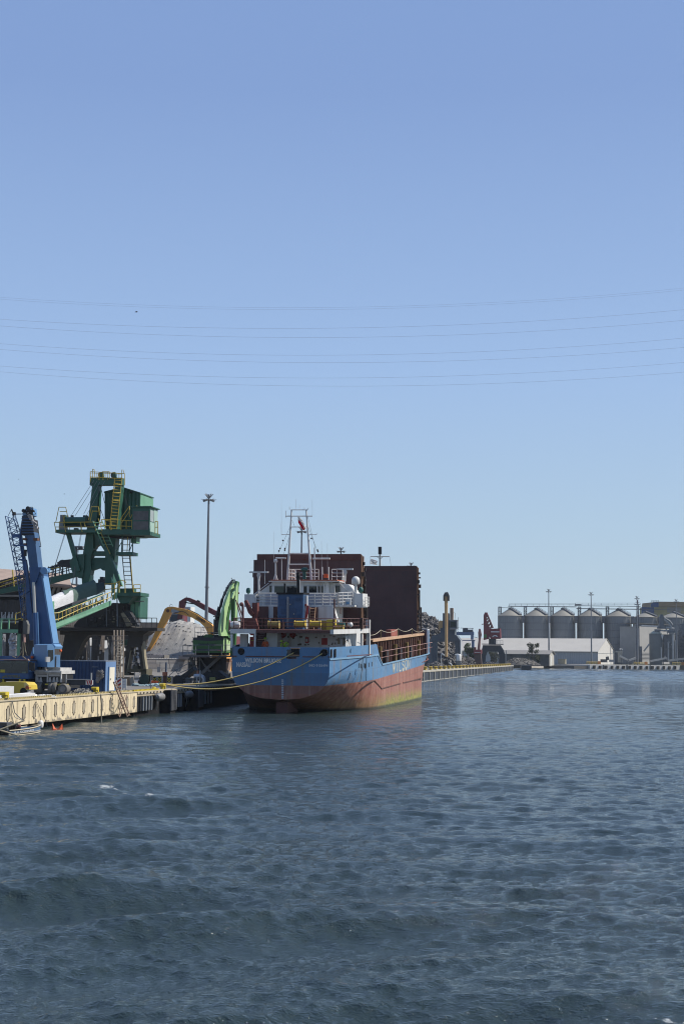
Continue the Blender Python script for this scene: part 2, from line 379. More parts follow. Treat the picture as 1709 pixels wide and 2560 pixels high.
# ------------------------------------------------------------------ common colours
mDark = M('dark_steel', (0.022, 0.023, 0.026), 0.55, var=0.3)
mBlack = M('black_rubber', (0.012, 0.012, 0.014), 0.7, var=0.3, spec=0.2)
mGrey = M('grey_steel', (0.22, 0.235, 0.25), 0.5, var=0.2, scale=1.0)
mGalv = M('galvanised', (0.42, 0.43, 0.44), 0.42, metal=0.4, var=0.2, scale=1.5)
mWhite = M('white_paint', (0.78, 0.78, 0.75), 0.45, var=0.08, streak=0.25, scol=(0.32, 0.2, 0.12))
mYel = M('yellow_paint', (0.66, 0.52, 0.05), 0.5, var=0.15, scale=1.5, streak=0.2, scol=(0.25, 0.14, 0.03))
mRed = M('red_paint', (0.42, 0.03, 0.03), 0.5, var=0.15)
mOrange = M('orange_paint', (0.75, 0.13, 0.03), 0.5, var=0.1)
mConc = M('concrete', (0.36, 0.33, 0.28), 0.85, var=0.18, scale=0.5, bump=0.01, spots=0.3, spcol=(0.12, 0.11, 0.1))
mRope = M('yellow_rope', (0.62, 0.47, 0.17), 0.8, var=0.15, scale=6)
mSkin = M('skin', (0.5, 0.28, 0.2), 0.6, var=0.05)
mGlass = M('dark_glass', (0.015, 0.02, 0.025), 0.08, var=0.05, spec=0.6)
mRust = M('rusty_steel', (0.17, 0.075, 0.04), 0.8, var=0.35, scale=1.5, bump=0.01)
# ------------------------------------------------------------------ land
mGround = M('quay_ground', (0.20, 0.185, 0.165), 0.9, var=0.25, scale=0.15, bump=0.02, spots=0.35, spcol=(0.09, 0.085, 0.08))
def wpoly(pts): return [QF.world(x, y, 0) for x, y in pts]
b = MB(); b.box(-900, -0.62, -90, 60, -6, QZ - 0.004); tag(b.build('quay_ground', mGround, loc=QF.o, yaw=YAW), kind='structure')
b = MB(); b.box(-900, -0.62, 60.0, 524, -6, 2.28); tag(b.build('quay_ground', mGround, loc=QF.o, yaw=YAW), kind='structure')
b = MB(); b.box(-900, -30, 524, 900, -6, 2.2); tag(b.build('quay_ground', mGround, loc=QF.o, yaw=YAW), kind='structure')
mBank = M('grass_bank', (0.16, 0.155, 0.10), 0.95, var=0.35, scale=0.06, bump=0.05, spots=0.5, spcol=(0.07, 0.09, 0.035))
b = MB(); b.box(-1500, 1600, 838, 6000, -5, 2.5); tag(b.build('far_ground', mBank), kind='structure')
# slope of stone pitching at the head of the basin
b = MB(); b.yz([(829, -0.5), (838.0, 2.52), (838.0, -0.5)], at(1300, 1660, 835).x, at(1492, 1660, 835).x)
tag(b.build('stone_bank', M('stone_pitching', (0.40, 0.36, 0.30), 0.9, var=0.2, scale=0.2, bump=0.03)), kind='structure')

# ------------------------------------------------------------------ near quay wall: cream concrete panels with oval marks
mCream = M('cream_concrete', (0.74, 0.62, 0.41), 0.85, var=0.12, scale=0.9, streak=0.75, scol=(0.40, 0.33, 0.22), bump=0.006, spots=0.35, spcol=(0.42, 0.36, 0.26))
mOval = M('oval_plate', (0.40, 0.35, 0.26), 0.85, var=0.2, scale=1.2)
mStain = M('dark_stain', (0.16, 0.13, 0.10), 0.9, var=0.3, scale=2)
wall = thing('quay_wall', 'cream concrete quay wall of tall panels with oval marks, beside the small boat', 'quay wall', QF)
Y0, Y1 = -60.0, 4.4
b = MB(); y = Y0; r2 = random.Random(3); joints = []
while y < Y1 - 0.1:
    w = min(r2.uniform(1.35, 2.1), Y1 - y); dz = r2.uniform(-0.012, 0.012)
    b.box(-0.6, r2.uniform(-0.012, 0.0), y + 0.012, y + w - 0.012, 0.38 + dz, QZ); y += w; joints.append(y)
b.build('panel', mCream, wall)
b = MB(); b.box(-0.75, -0.62, Y0, Y1, -3, QZ - 0.02); b.build('painted_shade_gap', mBlack, wall)  # black back wall painting in the shade below the panels
b = MB(); b.box(-1.6, 0.05, Y0, Y1, QZ, QZ + 0.07); b.build('coping', M('coping_concrete', (0.50, 0.43, 0.31), 0.85, var=0.15, bump=0.006), wall)
for px in (20, 60, 86, 112, 139, 158, 185, 210, 232, 255, 276, 299, 318, 335):
    py0, py1 = 1752 - 0.085 * (px - 20), 1832 - 0.115 * (px - 20)
    c = QF.x(px, (py0 + py1) / 2 , 0); hz = 0.50; hy = 0.235
    b = MB(); o2 = []
    for k in range(24):
        t = 2 * math.pi * k / 24; cz = math.sin(t); o2.append((c.y + hy * math.cos(t) * (1 - 0.25 * abs(cz) ** 2), 1.17 + hz * cz))
    b.yz(o2, -0.02, 0.010); pl = b.build('oval_plate', mOval, wall)
    b = MB(); b.path([(0.012, p[0], p[1]) for p in o2 + [o2[0]]], 0.022, 5)
    for zz in (0.85, 1.45):
        for sg in (-1, 1): b.cbox((0.015, c.y + sg * hy * 0.95, zz), 0.04, 0.10, 0.05)
    b.build('rim', mStain, pl)
b = MB(); r2 = random.Random(8)
for i in range(90):
    y = r2.uniform(-30, 4.0); w = r2.uniform(.1, .5); h = r2.uniform(.03, .22) * (1 if i % 3 else 1.8)
    b.yz([(y, .40), (y + w, .40), (y + w * r2.uniform(.6, .9), .40 + h * r2.uniform(.3, .7)), (y + w * r2.uniform(.3, .6), .40 + h), (y + w * r2.uniform(.05, .25), .40 + h * r2.uniform(.3, .8))], -.02, .004 + i * .00004)
b.build('waterline_stain', M('stain_grey', (0.30, 0.26, 0.20), .9, var=.3, scale=3), wall)
# yellow kerb along the edge, in lengths with gaps
for k, (a, c) in enumerate(((-60, -21.6), (-21.0, -5.2), (-4.6, 3.6), (4.0, 10.6))):
    bright = k == 3
    b = MB(); n = int((c - a) / 0.32)
    b.box(-0.35, -0.14, a, c, QZ + 0.07, QZ + 0.13)
    for i in range(n): yy = a + (i + 0.5) * (c - a) / n; b.box(-0.36, -0.12, yy - 0.1, yy + 0.08, QZ + 0.12, QZ + 0.2)
    o = b.build('edge_kerb', mYel if bright else M('worn_yellow', (0.50, 0.41, 0.19), 0.8, var=0.3, scale=3), loc=QF.o, yaw=YAW)
    tag(o, ['worn yellow kerb at the left picture edge, above the small boat', 'worn pale yellow kerb in front of the white blocks and truck', 'worn pale yellow kerb in front of the blue container', 'bright yellow kerb on the quay edge by the rusty ladder'][k], 'kerb', 'kerbs along the quay edge')
# dark fender wall
fw = thing('fender_wall', 'dark ribbed fender wall of the quay just left of the ship', 'quay wall', QF)
b = MB(); b.box(-0.62, -0.25, 4.4, 60, -3, QZ); b.build('backing', mBlack, fw)
b = MB(); b.box(-1.6, 0.05, 4.42, 60, QZ - 0.16, QZ + 0.07); b.build('coping', MATS['coping_concrete'], fw)
b = MB(); b.box(-1.6, 0.0, 4.42, 60, QZ - 0.34, QZ - 0.17); b.build('waling', M('tan_concrete', (0.42, 0.35, 0.24), 0.85), fw)
b = MB()
for i in range(40): b.box(0.0, 0.09, 4.9 + i * 0.9, 5.15 + i * 0.9, QZ - 0.12, QZ - 0.02)
b.build('bolt_plate', mDark, fw)
for a, c in ((4.6, 8.3), (13.2, 16.8), (21.9, 27)):
    b = MB(); b.box(-0.25, -0.02, a, c, 0.40, QZ - 0.36); n = 5
    pn = b.build('ribbed_panel', mDark, fw)
    for i in range(n):
        yy = a + (i + 0.6) * (c - a) / n; b = MB(); b.tube((0.04, yy, 0.42), (0.04, yy, QZ - 0.38), 0.10, n=8); b.tube((0.08, yy + 0.1, 0.5), (0.08, yy + 0.1, QZ - 0.5), 0.045, n=6); b.build('rib', mGrey if i else mDark, pn, smooth=40)
for k, (a, c) in enumerate(((11.4, 13.1), (19.9, 21.8))):
    t = thing('fender_post', ['dark fender post standing in the water, nearer the rusty ladder', 'dark fender post standing in the water, nearer the ship stern'][k], 'fender', Frame(*QF.world(0, (a + c) / 2, 0), yaw=YAW), 'fender posts on the quay wall')
    b = MB(); b.box(-0.3, 0.62, -0.75, 0.75, -2.5, QZ + 0.02); b.build('post', mBlack, t)
    b = MB(); b.box(-0.1, 0.72, -0.74, 0.74, 0.25, QZ - 0.02)
    for i in range(4): b.box(0.70, 0.77, -0.6 + i * 0.36, -0.42 + i * 0.36, 0.3, QZ - 0.05)
    for zz in (0.7, 1.15, 1.55): b.box(0.70, 0.74, -0.74, 0.74, zz, zz + 0.03)
    b.build('facing', M('fender_facing', (0.085, 0.09, 0.10), 0.7, var=0.2), t)
for k, yy in enumerate((9.6, 18.2)):
    t = thing('drum_fender', ['grey drum fender hung on chains, nearer the rusty ladder', 'grey drum fender hung on chains, between the two fender posts'][k], 'fender', Frame(*QF.world(0.28, yy, 1.45), yaw=YAW), 'drum fenders on the quay wall')
    b = MB(); b.lathe([(0.06, -0.85), (0.20, -0.8), (0.32, -0.55), (0.34, 0), (0.32, 0.55), (0.20, 0.8), (0.06, 0.85)], axis='y', n=14); b.build('drum', M('fender_grey', (0.20, 0.20, 0.20), 0.6, var=0.25, scale=2), t, smooth=40)
    b = MB(); b.path([(0, -0.8, 0), (-0.1, -0.95, 0.2), (-0.2, -1.0, 0.42)], 0.035); b.path([(0, 0.8, 0), (-0.1, 0.95, 0.2), (-0.2, 1.0, 0.42)], 0.035); b.path([(0, -0.8, 0), (0.0, -0.6, -0.5), (-0.2, -0.2, -1.1)], 0.03); b.each('chain', mGalv, t)
# yellow bollards
for k, (px, py, sc) in enumerate(((12, 1756, 1.0), (239, 1731, 1.0), (407, 1715, 0.95))):
    c = QF.x(px, py, -0.75); t = thing('mooring_bollard', ['rust streaked yellow bollard between the white blocks', 'yellow bollard by the rubble in front of the blue container', 'yellow bollard holding the yellow mooring ropes'][k], 'bollard', Frame(*QF.world(-0.75, c.y, QZ + 0.07), yaw=YAW), 'yellow bollards on the quay edge')
    b = MB(); b.lathe([(0.19, 0), (0.19, 0.03), (0.15, 0.05), (0.145, 0.30), (0.18, 0.34)], n=14); b.build('post', mYel, t, smooth=40)
    b = MB(); P = [(-0.24, 0.02), (-0.02, 0.02), (0.0, 0.28), (0.30, 0.28), (0.36, 0.33), (0.36, 0.43), (0.30, 0.49), (-0.18, 0.49), (-0.24, 0.43)]
    b.yz([(-p[0], p[1]) for p in P], -0.2, 0.2); b.build('head', mYel, t)
    b = MB(); b.box(-0.3, 0.3, -0.4, 0.35, 0.0, 0.02); b.build('base_plate', mDark, t)
# ------------------------------------------------------------------ far quay wall on the same side: steel boxes with pale posts
fq = thing('fendered_quay', 'long quay wall beyond the ship with dark panels between pale posts', 'quay wall', QF)
b = MB(); b.box(-0.62, -0.06, 60.05, 524, -3, 2.2); b.build('backing', M('panel_dark', (0.035, 0.042, 0.055), 0.6, var=0.25), fq)
b = MB(); b.box(-2.2, 0.1, 60.05, 524, 1.98, 2.35); b.build('coping', M('pale_coping', (0.44, 0.41, 0.34), 0.85, var=0.15), fq)
YP = [62.0 + 10.3 * i for i in range(45)]
for i, yy in enumerate(YP):
    b = MB(); b.box(-0.32, 0.16, yy, yy + 0.6, -0.1, 2.0); o = b.build('fender_post', M('pale_post', (0.38, 0.37, 0.33), 0.8, var=0.2), fq)
b = MB(); b.box(-0.3, 0.10, 60.05, 524, -0.05, 0.16); b.build('ledge', MATS['pale_post'], fq)
mk = M('dull_yellow', (0.50, 0.36, 0.06), 0.7, var=0.25, scale=2)
for i, yy in enumerate(YP[12:]):
    t = MB(); t.lathe([(0.45, 0), (0.32, 0.1), (0.30, 0.4), (0.5, 0.52), (0.5, 0.7), (0.2, 0.78)], n=8); t.box(-0.9, 0.3, -1.6, 1.6, 0.1, 0.24)
    o = t.build('far_bollard', mk, loc=QF.world(-1.2, yy + 3, 2.36), yaw=YAW, smooth=40); tag(o, 'small dull yellow bollard in the long row on the quay beyond the ship', 'bollard', 'yellow bollards on the quay beyond the ship')
# ------------------------------------------------------------------ the cargo ship
TRIM = 0.033
so = at(702, 1640, 126); SF = Frame(so.x, so.y, 0, YAW)
def sy(px, py, y):
    p = SF.y(px, py, y); return Vector((p.x, p.y, p.z - p.y * TRIM))
def sx(px, py, x):
    p = SF.x(px, py, x); return Vector((p.x, p.y, p.z - p.y * TRIM))
ship = thing('cargo_ship', 'blue and red cargo ship moored at the quay with its dark hatch covers standing open', 'ship', SF, rx=math.atan(TRIM))
def interp(tab, y):
    for (a, b_), (c, d) in zip(tab[:-1], tab[1:]):
        if a <= y <= c:
            t = (y - a) / (c - a); return b_ + (d - b_) * t
    return tab[0][1] if y < tab[0][0] else tab[-1][1]
HB = [(0, 4.38), (1, 4.56), (3, 5.0), (6, 5.62), (9, 6.1), (12.5, 6.38), (16, 6.42), (50, 6.42), (56, 6.3), (62, 5.9), (68, 5.0), (74, 3.4), (79, 1.4), (82, 0.08)]
WB = [(0, 4.38), (6, 5.5), (12.5, 6.38), (16, 6.42), (44, 6.42), (52, 6.15), (58, 5.3), (64, 3.9), (70, 2.2), (75, 0.8), (78, 0.06), (82, 0.05)]
KZ = [(0, 1.15), (2.5, 0.75), (5, -0.1), (8, -1.8), (11, -3.2), (14, -3.6), (82, -3.6)]
EX = [(0, 2.3), (4, 2.0), (8, 1.9), (12, 2.5), (18, 5), (24, 9), (44, 9), (82, 5)]
DK = [(0, 4.75), (14, 4.75), (14.01, 4.75), (17.2, 3.75), (55, 3.62), (58, 3.75), (82, 4.4)]      # top of the plating
def section(y, n=22):
    bt, wl, zk, ex, zd = interp(HB, y), interp(WB, y), interp(KZ, y), interp(EX, y), interp(DK, y)
    zt = min(3.7, zd); pts = []
    for i in range(n):
        u = 1 - i / (n - 1)                      # 1 at keel
        z = zt - (zt - zk) * u ** 1.0
        x = bt * (1 - u ** ex) ** (1 / ex) if u < 1 else 0.0
        if y > 40: 
            k = min(1, max(0, z / zd)) ** 1.2; x = min(x, wl + (bt - wl) * k)
        pts.append((x, z))
    pts.append((bt, zd - 0.0)); return pts
YS = [0, .5, 1, 2, 3, 4, 5, 6, 7, 8, 9, 10, 11, 12.5, 14, 14.8, 15.6, 16.4, 17.2, 20, 25, 30, 36, 42, 46, 50, 53, 56, 59, 62, 65, 68, 71, 74, 76.5, 79, 80.5, 82]
b = MB(); P = []
for y in YS:
    sct = section(y); P.append([(-x, y, z) for x, z in reversed(sct)] + [(x, y, z) for x, z in sct[1:]])
b.grid(P)
b.add(P[0], [tuple(range(len(P[0])))])
# hull paint: blue over faded boot-top red, weed along the waterline, rust and dirt runs
hm = bpy.data.materials.new('hull_paint'); hm.use_nodes = True; nt = hm.node_tree; N = nt.nodes; L = nt.links; pb = N['Principled BSDF']; pb.inputs['Roughness'].default_value = 0.55; pb.inputs['Specular IOR Level'].default_value = 0.3
tc = N.new('ShaderNodeTexCoord'); sx_ = N.new('ShaderNodeSeparateXYZ'); L.new(tc.outputs['Object'], sx_.inputs[0])
def math_(op, a, b2=None, c=None):
    n = N.new('ShaderNodeMath'); n.operation = op
    for i, v in enumerate((a, b2, c)):
        if v is None: continue
        if isinstance(v, (int, float)): n.inputs[i].default_value = v
        else: L.new(v, n.inputs[i])
    return n.outputs[0]
def noise_(sc, scl=(1, 1, 1), det=5):
    mp = N.new('ShaderNodeMapping'); mp.inputs['Scale'].default_value = scl; L.new(tc.outputs['Object'], mp.inputs[0])
    n = N.new('ShaderNodeTexNoise'); n.inputs['Scale'].default_value = sc; n.inputs['Detail'].default_value = det; L.new(mp.outputs[0], n.inputs['Vector']); return n.outputs[0]
def mix_(f, a, b2, blend='MIX'):
    n = N.new('ShaderNodeMix'); n.data_type = 'RGBA'; n.blend_type = blend
    if isinstance(f, (int, float)): n.inputs[0].default_value = f
    else: L.new(f, n.inputs[0])
    for i, v in ((6, a), (7, b2)):
        if isinstance(v, tuple): n.inputs[i].default_value = (*v, 1)
        else: L.new(v, n.inputs[i])
    return n.outputs[2]
def range_(v, a, b2, c=0.0, d=1.0):
    n = N.new('ShaderNodeMapRange'); n.inputs[1].default_value = a; n.inputs[2].default_value = b2; n.inputs[3].default_value = c; n.inputs[4].default_value = d; L.new(v, n.inputs[0]); return n.outputs[0]
big = noise_(0.35); run = noise_(1.0, (1.6, 1.6, 0.10), 6); run2 = noise_(1.0, (3.2, 3.2, 0.25), 5); fine = noise_(2.5)
zl = sx_.outputs[2]; zw = math_('MULTIPLY_ADD', sx_.outputs[1], TRIM, zl)
blue = mix_(range_(big, 0.3, 0.7), (0.064, 0.150, 0.272), (0.078, 0.172, 0.295))
blue = mix_(range_(run, 0.50, 0.74, 0, 0.65), blue, (0.13, 0.15, 0.145)); blue = mix_(range_(run2, 0.58, 0.76, 0, 0.6), blue, (0.16, 0.085, 0.045))
red = mix_(range_(run, 0.35, 0.65), (0.185, 0.068, 0.048), (0.27, 0.125, 0.092)); red = mix_(range_(run2, 0.55, 0.8, 0, 0.7), red, (0.31, 0.235, 0.17)); red = mix_(range_(fine, 0.5, 0.75, 0, 0.35), red, (0.14, 0.06, 0.045))
hullc = mix_(range_(zl, 2.40, 2.43), red, blue)
weed = range_(math_('MULTIPLY_ADD', math_('SUBTRACT', run2, 0.5), 2.2, zw), 0.35, 1.45, 1.0, 0.0)
weed = math_('MULTIPLY', weed, range_(sx_.outputs[1], 13, 22, 0.25, 0.95))
hullc = mix_(weed, hullc, mix_(range_(fine, 0.35, 0.65), (0.085, 0.105, 0.02), (0.30, 0.29, 0.07)))
hullc = mix_(range_(zw, 0.12, 0.32, 0.85, 0.0), hullc, (0.03, 0.035, 0.03))
L.new(hullc, pb.inputs['Base Color'])
cmb = N.new('ShaderNodeCombineXYZ'); L.new(sx_.outputs[1], cmb.inputs[0]); L.new(sx_.outputs[2], cmb.inputs[1])
bk = N.new('ShaderNodeTexBrick'); bk.inputs['Scale'].default_value = 1.0; bk.inputs['Brick Width'].default_value = 6.2; bk.inputs['Row Height'].default_value = 1.75; bk.inputs['Mortar Size'].default_value = 0.035; bk.inputs['Color1'].default_value = bk.inputs['Color2'].default_value = (0, 0, 0, 1); bk.inputs['Mortar'].default_value = (1, 1, 1, 1); L.new(cmb.outputs[0], bk.inputs['Vector'])
hullc = mix_(math_('MULTIPLY', bk.outputs[0], 0.22), hullc, (0.08, 0.08, 0.085)); L.new(hullc, pb.inputs['Base Color'])     # weld seams of the shell plating
dent = noise_(0.55, (1, .6, 1), 2)
hb = N.new('ShaderNodeBump'); hb.inputs['Strength'].default_value = 1; hb.inputs['Distance'].default_value = 1; L.new(math_('ADD', math_('MULTIPLY', noise_(0.8), 0.05), math_('MULTIPLY', dent, 0.10)), hb.inputs['Height']); L.new(hb.outputs[0], pb.inputs['Normal'])
hull = b.build('hull', hm, ship, smooth=35)
mHullBlue = M('ship_blue', (0.100, 0.235, 0.42), 0.5, var=0.12, streak=0.45, scol=(0.22, 0.18, 0.14))
mMaroon = M('maroon_paint', (0.115, 0.04, 0.035), 0.6, var=0.25, scale=0.5, streak=0.35, scol=(0.16, 0.08, 0.05))
mDeckRed = M('deck_red', (0.20, 0.065, 0.045), 0.7, var=0.3, scale=0.8, spots=0.4, spcol=(0.10, 0.045, 0.03))
mTan = M('tan_rust', (0.42, 0.26, 0.16), 0.8, var=0.3, scale=1.0)
mShipW = M('ship_white', (0.74, 0.74, 0.72), 0.45, var=0.08, streak=0.5, scol=(0.36, 0.24, 0.16))
# decks
b = MB(); YD = [0.0, 1, 3, 6, 9, 12.5, 14]
b.extrude([(interp(HB, y) - 0.06, y + 0.03, 4.66) for y in YD] + [(-interp(HB, y) + 0.06, y + 0.03, 4.66) for y in reversed(YD)], (0, 0, 0.08)); b.build('poop_deck', mDeckRed, ship)
b = MB(); YD = [14, 16, 50, 56, 62, 68, 74, 79, 81.5]
b.extrude([(interp(HB, y) - 0.06, y, 2.72) for y in YD] + [(-interp(HB, y) + 0.06, y, 2.72) for y in reversed(YD)], (0, 0, 0.08)); b.build('main_deck', mDeckRed, ship)
# bulwark round the poop, a strip of plate with real thickness
b = MB()
def strip(mb, ys, z0, z1, th, side, off=0.0):
    for a, c in zip(ys[:-1], ys[1:]):
        xa, xc = interp(HB, a) + off, interp(HB, c) + off
        za, zc = (z0(a), z1(a)), (z0(c), z1(c))
        mb.add([(side * xa, a, za[0]), (side * xc, c, zc[0]), (side * xc, c, zc[1]), (side * xa, a, za[1]), (side * (xa - th), a, za[0]), (side * (xc - th), c, zc[0]), (side * (xc - th), c, zc[1]), (side * (xa - th), a, za[1])],
               [(0, 1, 2, 3), (7, 6, 5, 4), (0, 4, 5, 1), (3, 2, 6, 7), (0, 3, 7, 4), (1, 5, 6, 2)])
FR_Y = [0.0, 1, 2, 3, 4.4, 6, 7.5, 9, 10.5, 12.5, 14.0]
for s_ in (-1, 1): strip(b, FR_Y, lambda y: 4.752, lambda y: 5.77 + (0.0 if y < 12.6 else -0.0), 0.10, s_)
b.box(-4.38, -1.55, 0.0, 0.10, 4.752, 5.77); b.box(0.85 + 0.55, 4.38, 0.0, 0.10, 4.752, 5.77); b.box(0.55, 1.4, 0.0, 0.10, 5.55, 5.77)
b.box(-1.55, 0.55, 0.0, 0.10, 4.752, 5.77)
bul = b.build('bulwark', mHullBlue, ship)
b = MB()
strip(b, [0, 1, 2, 3, 4.4, 6, 7.5, 9, 10.5, 12.5, 14.6], lambda y: 4.66, lambda y: 4.80, 0.12, 1, 0.07)
strip(b, [14.6, 17.3], lambda y: 4.66 - (y - 14.6) * 0.37, lambda y: 4.80 - (y - 14.6) * 0.37, 0.12, 1, 0.07)
strip(b, [17.3, 25, 35, 45, 50, 53, 56, 59, 62], lambda y: 3.62 - (y - 17.3) * 0.003, lambda y: 3.76 - (y - 17.3) * 0.003, 0.12, 1, 0.07)
b.build('rubbing_strake', M('strake_blue', (0.20, 0.36, 0.52), 0.5, var=0.1), ship)
b = MB()
strip(b, [0, 3, 6, 9, 12.5, 14.6], lambda y: 4.66, lambda y: 4.80, 0.12, -1, 0.07); strip(b, [17.3, 50, 56, 62], lambda y: 3.60, lambda y: 3.74, 0.12, -1, 0.07); b.build('rubbing_strake', MATS['strake_blue'], ship)
# low knuckle bar that jogs down aft and runs to the bow
b = MB()
def sidept(px, py, off=0.03):
    p = sx(px, py, 6.42)
    for _ in range(6):
        x = interp(HB, p.y); u = max(0, (3.7 - p.z) / (3.7 - interp(KZ, p.y))); ex = interp(EX, p.y)
        x = x * (1 - min(.99, u) ** ex) ** (1 / ex) if p.y < 24 else x
        p = sx(px, py, x)
    return Vector((p.x + off, p.y, p.z))
for L_ in (((898, 1709), (935, 1701), (953, 1721), (1000, 1708)), ((1007, 1706.5), (1030, 1701), (1056, 1694))):
    q = [sidept(*p) for p in L_]
    for p1, p2 in zip(q[:-1], q[1:]): b.beam(p1, p2, 0.09, 0.09)
b.build('bilge_bar', M('bar_brown', (0.16, 0.075, 0.055), 0.7), ship)
b = MB()
for L_ in (((907, 1645), (905, 1670), (900, 1706)), ((916, 1645), (915, 1702)),):
    q = [sidept(*p, 0.015) for p in L_]
    for p1, p2 in zip(q[:-1], q[1:]): b.beam(p1, p2, 0.05, 0.03)
for px, py in ((898.5, 1664), (903, 1665), (911, 1663), (914, 1664), (922, 1662), (929.5, 1660)):
    p = sidept(px, py, 0.0); b.cbox(p, 0.05, 0.22, 0.42)
b.build('hull_marking', mDark, ship)
# transom fittings
def T0(px, py, y=-0.02): return sy(px, py, y)
b = MB()
for px, py, r in ((604, 1628.5, .27), (812, 1631, .27)):
    c = T0(px, py); b.lathe([(r * .55, -.06), (r, -.10), (r * 1.15, -.02), (r * 1.15, .03)], (c.x, -0.0, c.z), 14, 'y'); b.lathe([(0, -.012), (r * .6, -.012)], (c.x, 0, c.z), 14, 'y')
c = T0(806, 1633); b.cbox((c.x, -0.08, c.z), 0.35, 0.16, 0.45, ry=0.5)
b.each('fairlead', mBlack, ship, smooth=40)
c0, c1 = T0(729, 1621), T0(749, 1641)
b = MB(); b.box(c0.x, c1.x, -0.05, -0.005, c1.z, c0.z - .03); b.build('panama_chock', mBlack, ship)
b = MB(); b.box(c0.x - .05, c1.x + .05, -0.09, 0.12, c0.z - 0.03, c0.z + 0.06); b.tube((c0.x, -0.09, c1.z + .1), (c1.x, -0.09, c1.z + .1), 0.05); b.build('chock_roller', mTan, ship)
b = MB()
for x0, x1, py in ((582, 593, 1640), (615, 713, 1640.5), (757, 792, 1641.5), (820, 827, 1642)):
    a, c = T0(x0, py), T0(x1, py); b.box(a.x, c.x, -0.02, -0.004, a.z - 0.06, a.z + 0.03)
a, c = sidept(868, 1640, 0.0), sidept(930, 1636, 0.0)
b.beam(sidept(868, 1640.3, 0.01), sidept(929, 1636.3, 0.01), 0.05, 0.09); b.build('freeing_port', mMaroon, ship)
b = MB()
for px in (835, 849):
    p = sx(px, 1633, interp(HB, 1.5 if px < 840 else 3.0)); q = interp(HB, p.y)
    b.cbox((q + 0.0, p.y, 5.25), 0.06, 0.85 if px > 840 else 0.7, 0.72)
b.build('side_opening', mBlack, ship)
p = sx(899, 1627, 6.2); b = MB(); b.lathe([(.1, -.04), (.2, -.07), (.24, 0)], (interp(HB, p.y), p.y, 5.35), 10, 'x'); b.build('side_fairlead', mBlack, ship)
# recess for the stern frame, rudder and skeg
b = MB(); b.box(-.5, .5, 0.6, 6.5, -3, 0.9); b.box(-.35, .35, 1.2, 6.0, -3, 1.25); b.build('rudder', M('rudder_red', (0.13, 0.05, 0.045), 0.7, var=0.3), ship)
# lettering
mLet = M('letter_white', (0.72, 0.73, 0.72), 0.6, var=0.12, scale=3)
def letter(txt, px0, px1, py_base, cap_px, y, name, bold=0.01, mat=mLet):
    a, c = sy(px0, py_base, y), sy(px1, py_base, y); h = cap_px / 28.2
    t = text_mesh(txt, h / 0.69, 1.0, 0.004, bold); w = max(v[0] for v in t.v) - min(v[0] for v in t.v); x0 = min(v[0] for v in t.v); k = (c.x - a.x) / w
    t.v = [((v[0] - x0) * k + a.x, v[1] + y, v[2] + a.z) for v in t.v]; return t.build(name, mat, ship)
letter('WILSON BRUGGE', 613, 704, 1655.5, 9.5, -0.012, 'name_lettering', 0.022)
letter('NASSAU', 592, 627.5, 1666.5, 10.5, -0.012, 'port_lettering', 0.02)
letter('IMO 9156494', 773, 820, 1666.5, 6, -0.012, 'number_lettering', 0.008, M('letter_dull', (0.55, 0.60, 0.65), 0.6))
b = MB()
for i in range(11):
    c = T0(706.5, 1700 + i * 4.5); 
    if c.z > 1.2: b.box(c.x - .1, c.x + .1, -0.014, -0.004, c.z - .05, c.z + .05)
b.build('draught_mark', MATS['letter_dull'], ship)
LET = {'W': [[(0, 1), (.25, 0), (.5, .8), (.75, 0), (1, 1)]], 'I': [[(.5, 0), (.5, 1)]], 'L': [[(0, 1), (0, 0), (1, 0)]],
       'S': [[(1, .85), (.75, 1), (.25, 1), (0, .8), (.15, .58), (.85, .42), (1, .2), (.75, 0), (.25, 0), (0, .15)]], 'O': [[(.25, 0), (0, .25), (0, .75), (.25, 1), (.75, 1), (1, .75), (1, .25), (.75, 0), (.25, 0)]], 'N': [[(0, 0), (0, 1), (1, 0), (1, 1)]]}
b = MB(); px = 982
ya, yb = sx(982, 1665, 6.42).y, sx(1026, 1660, 6.42).y; step = (yb - ya) / 6
for i, ch in enumerate('WILSON'):
    w = step * 0.62; y0 = ya + i * step
    for ln in LET[ch]:
        for p1, p2 in zip(ln[:-1], ln[1:]): b.beam((6.425, y0 + p1[0] * w, 2.62 + p1[1] * 0.86), (6.425, y0 + p2[0] * w, 2.62 + p2[1] * 0.86), 0.02, 0.30, up=(1, 0, 0)) if False else b.beam((6.428, y0 + p1[0] * w, 2.56 + p1[1] * 1.04), (6.428, y0 + p2[0] * w, 2.56 + p2[1] * 1.04), 0.34 if abs(p2[0] - p1[0]) < .6 else 0.16, 0.014, up=(1, 0, 0))
b.build('side_lettering', M('letter_cream', (0.56, 0.54, 0.44), 0.6, var=0.15, scale=2), ship)

# ---------------- deckhouse on the poop
b = MB(); b.box(-1.9, 5.0, 4.6, 5.0, 4.75, 7.0); b.box(-1.9, -0.9, 2.6, 4.6, 4.75, 7.0); b.box(-1.9, 5.0, 5.0, 13.5, 4.75, 7.0); dh = b.build('deckhouse', mShipW, ship)
def onwall(px0, py0, px1, py1, y, th=0.05):
    a, c = sy(px0, py0, y), sy(px1, py1, y); return (a.x, c.x, y - th, y + 0.01, c.z, a.z)
b = MB(); b.box(*onwall(690, 1593, 706, 1620, 4.6)); b.build('door', mRed, dh)
b = MB(); b.box(*onwall(805, 1595, 819, 1612, 4.6)); b.build('locker', mRed, dh)
b = MB(); b.box(*onwall(764, 1593, 773, 1608, 4.6)); lk = b.build('hydrant_box', mRed, dh)
b = MB(); b.box(*onwall(766, 1597, 770, 1604, 4.55, .06)); b.build('panel', mWhite, lk)
